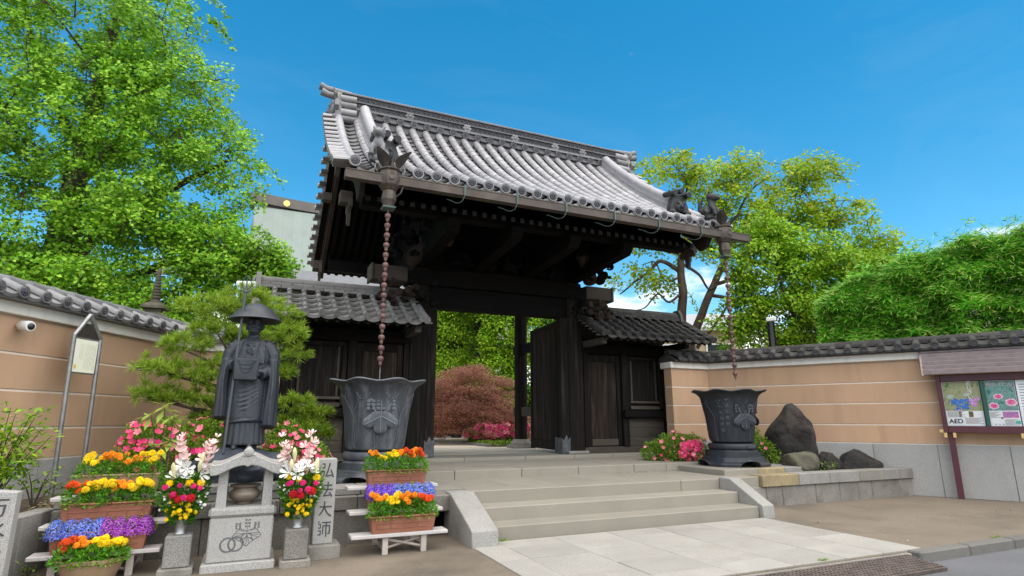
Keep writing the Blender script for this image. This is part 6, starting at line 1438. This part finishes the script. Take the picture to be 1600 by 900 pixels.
# ================================================================ trees
def branchy(mb, pts, r0, r1, n=7, jit=.0, seed=0):
    """smooth tapering limb through the points"""
    P = [Vector(p) for p in pts]; out = []
    for i in range(len(P)-1):
        a, b = P[i], P[i+1]; pa = P[i-1] if i else a*2-b; pb = P[i+2] if i+2 < len(P) else b*2-a
        for k in range(5):
            t = k/5; out.append(.5*((2*a)+(b-pa)*t+(2*pa-5*a+4*b-pb)*t*t+(3*a-pa-3*b+pb)*t**3))
    out.append(P[-1]); m = len(out)
    if jit: out = [p+Vector((noise.noise(p*1.3+Vector((seed, 0, 0))), noise.noise(p*1.3+Vector((0, seed, 0))), noise.noise(p*1.3+Vector((0, 0, seed)))))*jit for p in out]
    mb.tube(out, [r0+(r1-r0)*i/(m-1) for i in range(m)], n); return out
def tree(name, label, cat, limbs, ells, ncl, per, m, bark, L, W, seed, group='trees', clr=(.35, .6), flat=.6, droop=.2, mid=.55, fill=.55, br=.02, tw=True, sprays=0):
    """limbs: list of (points, r0, r1); ells: crown volumes (x,y,z,rx,ry,rz,weight)"""
    r2 = random.Random(seed); g2 = np.random.default_rng(seed)
    base = limbs[0][0][0]; t = thing(name, label, cat, base, group)
    mb = MB(); nodes = []
    for i, (pts, r0, r1) in enumerate(limbs):
        o = branchy(mb, pts, r0, r1, 9 if i == 0 else 7, .06, seed+i); nodes += [(p, r0) for p in o[3:]]
    mb.build('trunk', bark, t, 60)
    NP = np.array([p[:] for p, _ in nodes]); bb = MB()
    tot = sum(e[6] for e in ells); P, A = [], []
    for e in ells:
        for _ in range(int(ncl*e[6]/tot)):
            d = g2.normal(size=3); d /= np.linalg.norm(d); q = fill+(1-fill)*g2.random()
            lump = 1+.25*noise.noise(Vector(d)*2.2+Vector((seed, e[0], e[2])))
            c = np.array(e[:3])+d*q*lump*np.array(e[3:6]); r = g2.uniform(*clr)
            k = int(per*(r/clr[1])**2); v = g2.normal(size=(k, 3)); v /= np.linalg.norm(v, axis=1, keepdims=True); v *= (g2.random(k)**.45)[:, None]
            p = c+v*r*np.array([1, 1, flat]); P.append(p); A.append(v*[1, 1, .4]+np.array([d[0]*.3, d[1]*.3, -droop])+g2.normal(size=(k, 3))*.45)
            j = int(((NP-c)**2).sum(1).argmin()); s = Vector(NP[j]); cc = Vector(c.tolist())
            if tw and g2.random() < .7:
                md = (s+cc)/2+Vector((g2.normal()*.12, g2.normal()*.12, .10+g2.normal()*.1)); L_ = (cc-s).length; rr = br*min(1.6, .5+.35*L_); bb.tube([s, md, cc], [rr, rr*.65, rr*.2], 5)
                NP = np.vstack([NP, [md[:]]])
    if bb.v: bb.build('branches', bark, t, 60, 'stuff')
    sw = np.array([e[6] for e in ells])/tot; sp_ = MB()
    for _ in range(sprays):                                     # long hanging twigs at the rim
        e = ells[g2.choice(len(ells), p=sw)]; d = g2.normal(size=3); d[2] = abs(d[2])*.6; d /= np.linalg.norm(d); c = np.array(e[:3])+d*np.array(e[3:6])*.92; L_ = g2.uniform(.5, 1.1); q = []
        for i in range(7): f = i/6; q.append(c+np.array([d[0], d[1], 0])*L_*.75*f+np.array([0, 0, d[2]*.4*f-.75*f*f])*L_)
        sp_.tube([tuple(v) for v in q], [.012-.0015*i for i in range(7)], 4); q = np.array(q); k = 46; ii = g2.integers(0, 7, k); P.append(q[ii]+g2.normal(size=(k, 3))*.055); A.append(g2.normal(size=(k, 3))*.6+[d[0]*.3, d[1]*.3, -.7])
    if sp_.v: sp_.build('twigs', bark, t, 60, 'stuff')
    P = np.concatenate(P); A = np.concatenate(A); n = len(P); N = g2.normal(size=(n, 3))*.6+[0, -.75, .85]
    leaves('crown', m, t, P, A, N, g2.uniform(.65, 1.25, n)*L, g2.uniform(.65, 1.25, n)*W, mid, .06)
    return t
# ---- ginkgo on the left
tree('ginkgo_tree', 'huge bright green ginkgo tree towering behind the left wall', 'ginkgo tree',
     [([(-5.9, 20.6, 0), (-5.8, 20.5, 4), (-5.6, 20.2, 7.5), (-5.3, 19.8, 11), (-5.0, 19.5, 15.5)], .62, .10), ([(-5.6, 20.3, 6.0), (-4.2, 19.4, 7.2), (-2.6, 18.6, 8.4), (-1.3, 18, 9.2)], .24, .04), ([(-5.6, 20.3, 5.0), (-7.2, 20.3, 6.6), (-8.6, 20.2, 8.4)], .26, .05),
      ([(-5.4, 20, 8.6), (-4.2, 19.2, 10.2), (-3.2, 18.4, 12.2)], .18, .04), ([(-5.4, 20, 9.4), (-6.6, 19.6, 11.5), (-7.4, 19.4, 14)], .18, .04), ([(-5.6, 20.2, 4.6), (-4.0, 19.3, 5.4), (-2.0, 18.4, 6.2), (-.6, 18.0, 6.4)], .2, .04)],
     [(-5.6, 19.0, 9.2, 2.9, 2.3, 3.4, 3.0), (-5.6, 18.8, 13.0, 2.6, 2.0, 2.6, 1.8), (-3.0, 18.2, 10.4, 1.7, 1.6, 2.4, 1.3), (-1.4, 17.8, 9.0, 1.05, 1.2, 1.6, .42), (-3.4, 18.2, 7.0, 1.6, 1.5, 1.4, 1.1), (-1.3, 18.0, 6.4, 1.35, 1.3, 1.1, 1.05), (-8.4, 19.8, 8.6, 2.2, 1.8, 3.4, 1.7), (-8.6, 19.6, 13.4, 2.2, 1.8, 2.4, .9), (-3.4, 17.6, 13.2, 1.3, 1.2, 1.9, .35), (-7.0, 19.4, 6.0, 1.9, 1.3, 1.0, .7), (-.2, 18.2, 6.1, .55, .7, .6, .22), (.25, 18.2, 5.3, .55, .6, .55, .4), (.3, 18.0, 6.1, .5, .5, .55, .3), (-4.4, 18.6, 5.0, 2.0, 1.4, 1.2, 1.1), (-7.8, 19.6, 4.6, 2.2, 1.4, 1.2, .9), (-1.9, 18.4, 4.7, 1.5, 1.2, .9, .6), (-6.2, 22.5, 5.6, 3.0, 1.0, 1.8, .8)],
     1700, 125, GINK, BARK, .10, .106, 5, 'tall trees around the gate', (.22, .50), .75, .6, .78, .42, .025, sprays=260)
BARKT = mat('brown_bark', (.10, .068, .048), .95, .5, 6, 1, 25, stain=((.19, .14, .11), .5, 3), stretch=(1, 1, .4))
# ---- gnarled tree on the right
tree('crape_myrtle_tree', 'gnarled yellow green tree with bare twisting limbs right of the roof', 'tree',
     [([(13.3, 15.7, 0), (13.25, 15.6, 4.4), (13.2, 15.4, 6.0), (13.2, 15.3, 7.2), (13.6, 15.0, 8.4)], .20, .09), ([(13.0, 16.0, 1.5), (13.5, 15.6, 4.0), (14.1, 15.1, 5.8), (14.7, 14.6, 7.3), (15.3, 14.2, 8.6)], .19, .07),
      ([(13.2, 15.35, 6.6), (12.5, 15.6, 7.0), (12.0, 15.8, 6.5), (11.5, 16.0, 6.1), (11.1, 16.1, 5.8)], .085, .02), ([(13.2, 15.3, 7.1), (12.5, 15.4, 7.8), (11.9, 15.6, 7.9), (11.4, 15.7, 7.5)], .08, .02), ([(13.2, 15.3, 7.1), (13.9, 15, 7.7), (14.3, 14.8, 7.2), (14.9, 14.4, 7.5)], .08, .02),
      ([(13.3, 15.2, 7.6), (13.0, 15.2, 8.8), (13.3, 14.9, 9.6), (12.7, 14.9, 10.4)], .07, .015), ([(14.7, 14.6, 7.3), (15.8, 14.0, 6.8), (16.6, 13.6, 7.2), (17.4, 13.2, 6.8)], .08, .02), ([(14.6, 14.7, 7.0), (15.2, 14.2, 9.2), (16.0, 13.6, 10.0)], .07, .015), ([(14.2, 15.1, 5.8), (15.2, 14.4, 5.6), (16.2, 13.8, 6.0)], .07, .02), ([(13.5, 15.7, 3.6), (14.1, 15.1, 4.6), (14.8, 14.6, 5.9)], .08, .03), ([(13.2, 15.4, 5.9), (12.7, 15.5, 5.5), (12.4, 15.7, 5.8), (11.9, 15.8, 5.3), (11.5, 15.9, 5.2)], .05, .015), ([(13.2, 15.35, 6.9), (13.7, 15.1, 6.5), (14.0, 15.0, 6.0), (14.3, 14.8, 6.2)], .06, .02), ([(13.2, 15.3, 7.2), (12.6, 15.4, 7.3), (12.2, 15.5, 7.8), (11.6, 15.6, 8.2)], .06, .015), ([(13.3, 15.2, 7.5), (13.7, 15.0, 8.6), (14.2, 14.6, 8.2), (14.6, 14.4, 9.2)], .06, .015), ([(14.7, 14.6, 7.4), (15.6, 14.1, 7.8), (15.9, 13.9, 7.3), (16.6, 13.5, 7.9)], .06, .015), ([(14.3, 15.0, 6.2), (15.0, 14.5, 6.3), (15.4, 14.3, 5.7), (16.4, 13.7, 5.4), (17.2, 13.3, 5.6)], .075, .02), ([(13.1, 15.4, 6.4), (12.6, 15.5, 6.3), (12.3, 15.6, 6.9), (11.8, 15.7, 6.8)], .045, .012)],
     [(13.0, 14.9, 9.9, 1.7, 1.2, .95, 1.1), (14.8, 14.1, 10.0, 1.5, 1.2, 1.0, 1.0), (16.6, 13.0, 9.6, 1.5, 1.1, 1.05, 1.0), (15.4, 13.8, 8.4, 1.8, 1.3, .9, 1.1), (17.9, 12.6, 8.3, 1.3, 1.0, .8, .7), (12.0, 15.6, 7.6, 1.2, .8, .65, .6), (12.2, 15.8, 6.2, 1.4, .8, .7, .5), (14.2, 14.8, 7.6, 1.2, 1, .6, .5), (17.6, 12.4, 10.0, .9, .8, .5, .22), (16.9, 13.0, 8.4, 1.6, 1.1, .8, 1.0), (14.3, 14.5, 8.9, 1.3, 1.0, .7, .7), (19.0, 12.0, 7.4, .9, .8, .5, .35)],
     520, 62, MAPY, BARKT, .125, .10, 21, 'tall trees around the gate', (.2, .46), .72, .15, .5, .15, .016, sprays=60)
tree('maple_tree', 'dense bright green maple behind the right wall beside the camera pole', 'tree',
     [([(14.7, 12.3, 0), (14.7, 12.2, 2.6), (14.7, 12.1, 4.4), (15.0, 11.8, 6.2)], .15, .04), ([(14.7, 12.2, 2.8), (14.0, 12.4, 4.0), (13.4, 12.5, 5.0)], .08, .02), ([(14.7, 12.1, 3.4), (15.5, 11.6, 4.6), (16.3, 11.0, 5.6)], .08, .02), ([(14.7, 12.1, 4.2), (14.2, 12.2, 5.6), (14.0, 12.2, 6.8)], .06, .02)],
     [(14.5, 12.0, 6.4, 1.5, .9, 1.0, 1.6), (15.8, 11.3, 6.1, 1.2, .8, .8, 1.1), (13.5, 12.5, 5.0, .9, .7, .9, .8), (15.1, 11.7, 4.7, 1.4, .8, .9, 1.2), (16.6, 10.7, 6.0, .75, .5, .45, .45), (14.0, 12.2, 7.3, 1.0, .7, .6, .7), (13.0, 12.6, 6.2, .7, .6, .6, .35), (12.9, 12.95, 4.3, .6, .5, .8, .5), (13.2, 12.5, 5.7, .6, .5, .6, .4), (14.6, 12.0, 3.7, 1.6, .7, .6, .9), (16.0, 11.2, 4.2, .9, .6, .7, .6), (16.4, 13.0, 6.6, 1.7, 1.2, 1.15, 1.0), (17.9, 12.4, 6.9, 1.4, 1.0, .95, 1.1), (16.0, 13.1, 5.0, 1.5, 1.0, .9, 1.1), (17.8, 12.3, 5.4, 1.3, .9, .8, .8), (14.9, 13.9, 4.6, .9, .8, .8, .5), (16.5, 12.9, 3.8, 1.5, .8, .7, .7), (18.8, 12.0, 6.4, 1.0, .8, .8, .6), (15.2, 13.6, 7.4, 1.0, .9, .6, .45), (17.2, 12.6, 4.4, 1.9, .9, 1.2, 1.2), (15.6, 13.6, 3.9, 1.0, .8, .8, .6), (19.2, 11.8, 5.2, 1.2, .8, 1.2, .8)],
     1150, 80, MAPG, BARK, .105, .085, 33, 'tall trees around the gate', (.2, .42), .6, .2, .5, .25, .013, sprays=70)
# ---- trees inside the gate
tree('weeping_tree', 'soft green weeping tree behind the red maple, left in the gate opening', 'tree', [([(8.3, 27.5, .7), (8.3, 27.5, 2.6), (8.2, 27.4, 4.2)], .13, .03)], [(8.3, 26.8, 6.9, 1.6, 1.1, 1.2, .8), (8.3, 27.0, 5.2, 1.5, 1.2, 1.9, 1), (8.5, 26.6, 3.4, 1.3, 1.0, 1.3, .7)], 230, 170, MAPG, BARK, .13, .07, 41, 'trees in the temple garden', (.35, .6), 1.2, .9)
tree('garden_tree', 'fresh yellow green tree filling the gate opening behind the red maple', 'tree', [([(11.6, 25.5, .7), (11.6, 25.4, 3), (11.5, 25.3, 6)], .2, .06)], [(10.6, 24.6, 2.3, 2.2, 1.0, 1.3, .9), (11.2, 24.9, 5.4, 1.9, 1.4, 1.9, 1.3), (10.4, 24.8, 3.9, 1.3, 1.1, 1.0, .8), (12.4, 25, 7.0, 1.4, 1.2, 1.1, .6), (10.2, 24.8, 7.2, 1.6, 1.0, 1.0, .9)], 270, 200, MAPG, BARK, .13, .11, 43, 'trees in the temple garden', (.35, .6), .7, .3)
tree('garden_tree', 'dark leafy tree behind the rear post and open door leaf', 'tree', [([(14.2, 24.5, .7), (14.2, 24.5, 3), (14.1, 24.3, 6)], .2, .06)], [(13.8, 24.0, 4.2, 1.6, 1.2, 2.4, 1.3), (14.6, 24.6, 6.4, 1.5, 1.2, 1.2, .8), (12.4, 23.8, 2.2, 1.6, 1.0, 1.2, .8)], 190, 190, DEEPG, BARK, .14, .10, 47, 'trees in the temple garden', (.35, .6), .7, .3)
tree('garden_tree', 'green tree seen low behind the left wing of the gate', 'tree', [([(2.2, 24.5, .7), (2.2, 24.5, 3), (2.1, 24.3, 5)], .2, .06)], [(2.0, 24.0, 3.6, 2.2, 1.4, 1.8, 1)], 90, 170, DEEPG, BARK, .14, .10, 48, 'trees in the temple garden', (.35, .6), .7, .3)
# red laceleaf maple: layered weeping dome
t = thing('red_maple', 'domed red laceleaf maple inside the gate opening', 'maple', (7.5, 20.6, .8)); g2 = np.random.default_rng(8); P, A = [], []
for i in range(330):
    a = g2.random()*6.283; q = math.sqrt(g2.random())*.99; rx = 2.35; x = 7.3+rx*q*math.cos(a); y = 20.6+1.6*q*math.sin(a); z = 1.3+2.4*math.sqrt(max(0, 1-q**2.4))*g2.uniform(.25, 1.0) - (.35 if q > .8 else 0)
    k = 150; u = g2.normal(size=(k, 3))*[.20, .20, .05]; u[:, 2] -= .30*(np.abs(u[:, 0])+np.abs(u[:, 1])); P.append(np.array([x, y, z])+u); A.append(u*[1, 1, .3]+[math.cos(a)*.10, math.sin(a)*.10, -.10]+g2.normal(size=(k, 3))*.08)
P = np.concatenate(P); A = np.concatenate(A); n = len(P); leaves('crown', REDM, t, P, A, g2.normal(size=(n, 3))*.4+[0, -.8, .8], g2.uniform(.07, .13, n), g2.uniform(.016, .035, n), .5)
mb = MB(); branchy(mb, [(7.6, 20.7, .75), (7.5, 20.6, 1.4), (7.8, 20.5, 2.0), (7.5, 20.4, 2.7)], .11, .05)
for i in range(11): a = i*.57; branchy(mb, [(7.6, 20.55, 1.7+.06*i), (7.6+.8*math.cos(a), 20.6+.6*math.sin(a), 2.3), (7.6+1.55*math.cos(a), 20.6+1.15*math.sin(a), 1.9)], .04, .012, 5)
mb.build('trunk', BARK, t, 60)
n = 2600; P = np.stack([nrg.uniform(6.95, 11, n), nrg.uniform(17.6, 19.2, n), np.zeros(n)], 1); P[:, 2] = .80+.10*nrg.random(n); leaves('ground_cover', SHRB, None, P, rdir(n)+[0, 0, .4], rdir(n)+[0, 0, .7], nrg.uniform(.05, .1, n), nrg.uniform(.03, .06, n), kind='stuff')
# ---- pine behind the statue
t = thing('pine_tree', 'trained pine with tufted needle pads behind the statue', 'pine tree', (-.75, 10.9, .585), None)
pads = [(-.80, 10.45, 3.38, .46, .20), (-.28, 10.5, 3.58, .42, .2), (.22, 10.5, 3.36, .40, .22), (.50, 10.4, 3.02, .30, .2), (-.62, 10.3, 2.98, .42, .2), (-.05, 10.6, 2.95, .45, .22), (.50, 10.5, 2.68, .30, .18), (-1.02, 10.2, 2.72, .36, .18), (-1.36, 10.2, 2.38, .36, .18), (-.92, 10.2, 2.26, .42, .18), (-1.42, 10.2, 1.98, .30, .16), (-.45, 10.35, 2.42, .42, .2), (-.7, 10.3, 1.92, .36, .16), (-1.15, 10.25, 1.92, .3, .14), (-.6, 10.5, 1.62, .28, .12), (.2, 10.7, 2.4, .4, .2)]
pads2 = [(.62, 10.45, 1.88, .28, .14), (.92, 10.4, 1.72, .30, .16), (.85, 10.35, 1.46, .30, .16), (1.12, 10.4, 1.35, .22, .14), (.6, 10.5, 1.5, .28, .16)]
def needles(t, pads, dens, seed):
    g2 = np.random.default_rng(seed); P, A = [], []
    for x, y, z, r, h in pads:
        for _ in range(int(dens*.55*r*r)):
            a = g2.random()*6.283; q = math.sqrt(g2.random()); c = np.array([x+r*q*math.cos(a), y+r*.8*q*math.sin(a), z+h*1.25*(1-q*q)*g2.uniform(-.8, 1)]); d = np.array([math.cos(a)*q*.8, math.sin(a)*q*.8-.2, .75])+g2.normal(size=3)*.3
            k = 46; v = g2.normal(size=(k, 3)); v /= np.linalg.norm(v, axis=1, keepdims=True); v = v+d*.9; P.append(np.repeat(c[None], k, 0)+g2.normal(size=(k, 3))*.008); A.append(v)
    P = np.concatenate(P); n = len(P); leaves('needles', PINE, t, P, np.concatenate(A), g2.normal(size=(n, 3))*.5+[0, -.7, .8], g2.uniform(.10, .17, n), .0095, .4)
needles(t, pads, 520, 3); mb = MB(); branchy(mb, [(-.75, 10.95, .56), (-.6, 10.85, 1.5), (-.35, 10.75, 2.3), (-.45, 10.7, 3.0), (-.3, 10.6, 3.75)], .10, .03, 8)
for x, y, z, r, h in pads: branchy(mb, [(-.45, 10.72, max(.9, z-.30)), ((x-.45)/2+.05, y+.12, z-.22), (x, y, z-.05)], .036, .012, 6, .05, x)
mb.build('trunk', BARK, t, 60)
t = thing('young_pine', 'low young pine with tufted needles behind the azalea right of the statue', 'pine tree', (.85, 10.5, .585)); needles(t, pads2, 560, 6); mb = MB(); branchy(mb, [(.85, 10.5, .56), (.82, 10.5, 1.1), (.85, 10.45, 1.7)], .035, .012, 6)
for x, y, z, r, h in pads2: branchy(mb, [(.84, 10.5, z-.3), (x, y, z-.04)], .016, .008, 5)
mb.build('trunk', BARK, t, 60)
# ---- bamboo hedge behind the right wall
F = frame((11.22, 12.27, 0), (.5, -.866)); t = thing('bamboo_hedge', 'tall clipped bamboo hedge behind the right plaster wall', 'bamboo hedge', F @ Vector((6, 1.6, 0)))
g2 = np.random.default_rng(4); n = 27000
def btop(u): return np.interp(u, [2.7, 3.1, 3.8, 4.6, 5.3, 6.2, 7.2, 9.5], [4.6, 4.95, 5.2, 5.45, 5.66, 5.78, 5.86, 6.0])+.07*np.sin(u*5.3+1)
u = g2.uniform(2.75, 9.5, n); v = .55+2.0*g2.random(n)**1.6; zt = btop(u)-.22*np.clip(1.0-v, 0, 1); z = 2.7+(zt-2.7)*g2.random(n)**.72
lump = np.array([noise.noise(Vector((a*1.7, b*.6, c*1.9))) for a, b, c in zip(u, v, z)]); v = v-.5*lump
# stray shoots over the top
k = 320; us = g2.uniform(3.4, 9.5, k); P2 = np.stack([us, g2.uniform(1.0, 2.4, k), btop(us)+.5*g2.random(k)**2.4], 1)
LP = np.repeat(np.concatenate([np.stack([u, v, z], 1), P2]), 6, 0); n = len(LP); fan = np.tile(np.linspace(-1.25, 1.25, 6), n//6)+g2.normal(size=n)*.15; tw = np.repeat(g2.normal(size=n//6)*.5, 6); A = np.stack([np.sin(fan+tw), -.5-.3*np.cos(fan)+g2.normal(size=n)*.2, -.5*np.cos(fan+tw)+.15+g2.normal(size=n)*.42], 1)
M3 = np.array(F.to_3x3()); WP = LP @ M3.T+np.array(F.translation); leaves('foliage', BAMB, t, WP, A @ M3.T, g2.normal(size=(n, 3))*.55+[-.45, -.7, .8], g2.uniform(.09, .25, n), g2.uniform(.016, .038, n), .4, .1)
mb = MB(F)
for i in range(120): uu = g2.uniform(2.3, 9.5); vv = g2.uniform(1.0, 2.4); h = float(btop(uu))+g2.uniform(-.6, -.1); mb.tube([(uu, vv, 0), (uu+g2.normal()*.05, vv, h*.6), (uu+g2.normal()*.25, vv-.1, h)], [.012, .010, .003], 5)
mb.build('culms', mat('bamboo_culm', (.16, .20, .06), .5, .3, 8), t, 60)
# ================================================================ buildings behind
t = thing('temple_hall', 'temple hall with a pale green copper roof behind the gate', 'temple hall', (4, 38, 0))
mb = MB(); xs0, xs1 = -1.0, 13.0; prof = [(36.3+dy, z) for dy, z in ((-8.2, 8.3), (-6, 9.2), (-4, 10.5), (-2, 12.2), (-.5, 13.95), (0, 14.25))]
n_ = 26
for i in range(n_):
    a = xs0+(xs1-xs0)*i/n_; b = xs0+(xs1-xs0)*(i+1)/n_-.003; s = MB(); rings = []
    for (y, z) in prof: a2 = a-.04*max(0, 13-z) if i == 0 else a; rings.append([(a2, y, z), (b, y, z), (b, y, z-.12), (a2, y, z-.12)])
    s.loft(rings); s.build('roof_sheet', GREENR, t, 30)
mb = MB(); mb.loft([[(xs0, 36.6, 14.2), (xs1, 36.6, 14.2), (xs1, 36.5, 14.1), (xs0, 36.5, 14.1)][::-1], [(xs0, 44.4, 8.3), (xs1, 44.4, 8.3), (xs1, 44.4, 8.2), (xs0, 44.4, 8.2)][::-1]]); mb.build('rear_roof', GREENR, t, 30)
mb = MB(); rings = []
for i in range(15): q = i/14; x = -1.15+(13.3+1.15-.3)*q; zz = 14.15+.28*(abs(q-.5)*2)**3; rings.append([(x, 36.0, zz), (x, 36.6, zz), (x, 36.55, zz+.62), (x, 36.05, zz+.62)])
mb.loft(rings); rd = mb.build('ridge', mat('dark_copper_ridge', (.10, .085, .075), .5, .2, 2, metal=.3), t, 30)
for x in (.75, 4.5, 8.2): mb = MB(); mb.lathe([(.19, 0), (.19, .06)], 20, c=(0, 0, 0), M=TR(x, 36.02, 14.52) @ RX(R(90))); mb.build('gold_crest', mat('gold_leaf', (.78, .55, .16), .35, .05, metal=.6), rd, 40)
mb = MB(); mb.bx((-1.3, 35.9, 14.1), (-1.0, 36.7, 14.75), .03); mb.tube([(-1.1, 36.3, 14.85), (-1.6, 36.3, 15.0)], .07, 8); mb.build('ridge_end', MT['dark_copper_ridge'], rd, 40)
MB().bx((-.2, 30, 0), (12.2, 43.5, 8.6)).build('wall', WOODB, t)
mb = MB(); mb.add([(-1.0, 36.3, 14.2), (-1.0, 30.5, 9.2), (-1.0, 42, 9.2)], [(0, 1, 2)]); mb.build('gable', WOODB, t)
mb = MB(); mb.loft([[(-4.2, y, z), (13.5, y, z), (13.5, y, z-.15), (-4.2, y, z-.15)] for y, z in ((25.6, 7.3), (28.2, 8.5), (31, 9.0))]); mb.build('lower_roof', TILEG, t, 30)
for i in range(6): mb = MB(); mb.bx((-3.2+i*3, 26.9, 0), (-2.8+i*3, 27.3, 7.6), .02); mb.build('pillar', WOODB, t)
def block(label, c, s, rot, wallm, roofm, gable, nx, nz, group):
    T = TR(*c) @ RZ(R(rot)); t = thing('house', label, 'house', c, group)
    w = MB(T).bx((-s[0]/2, -s[1]/2, 0), (s[0]/2, s[1]/2, s[2])).build('wall', wallm, t)
    if gable:
        mb = MB(T); mb.prism([(-s[1]/2-.5, s[2]-.05), (0, s[2]+gable), (s[1]/2+.5, s[2]-.05), (s[1]/2+.5, s[2]+.1), (0, s[2]+gable+.16), (-s[1]/2-.5, s[2]+.1)], -s[0]/2-.4, s[0]/2+.4, M=Matrix(((0, 1, 0, 0), (1, 0, 0, 0), (0, 0, 1, 0), (0, 0, 0, 1)))); mb.f = [tuple(reversed(f)) for f in mb.f]; mb.build('roof', roofm, t, 20)
        mb = MB(T); mb.prism([(-s[1]/2, s[2]), (s[1]/2, s[2]), (0, s[2]+gable-.02)], -s[0]/2+.01, s[0]/2-.01, M=Matrix(((0, 1, 0, 0), (1, 0, 0, 0), (0, 0, 1, 0), (0, 0, 0, 1)))); mb.f = [tuple(reversed(f)) for f in mb.f]; mb.build('gable', wallm, t, 20)
    else: MB(T).bx((-s[0]/2-.15, -s[1]/2-.15, s[2]+.002), (s[0]/2+.15, s[1]/2+.15, s[2]+.45), .03).build('roof', roofm, t)
    for i in range(nx):
        for k in range(nz):
            x = -s[0]/2+s[0]*(i+.5)/nx; z = s[2]-1.9-2.9*k
            if z < .4: continue
            f = MB(T).bx((x-.7, -s[1]/2-.06, z), (x+.7, -s[1]/2-.002, z+1.25), .01).build('window', WHITE, w); MB(T).bx((x-.62, -s[1]/2-.075, z+.07), (x+.62, -s[1]/2-.061, z+1.18)).build('pane', GLASSD, f)
    return t
block('tan house with a grey gabled roof behind the twisting tree', (20.6, 25.5, 0), (6.5, 5, 6.0), -30, TANW, GREYR, 1.15, 3, 2, 'buildings beyond the gate')
block('pale apartment block far behind the gate opening', (14.0, 46, 0), (9, 8, 11.5), 0, CREAMW, CREAMW, 0, 4, 3, 'buildings beyond the gate')
bpy.context.view_layer.update()
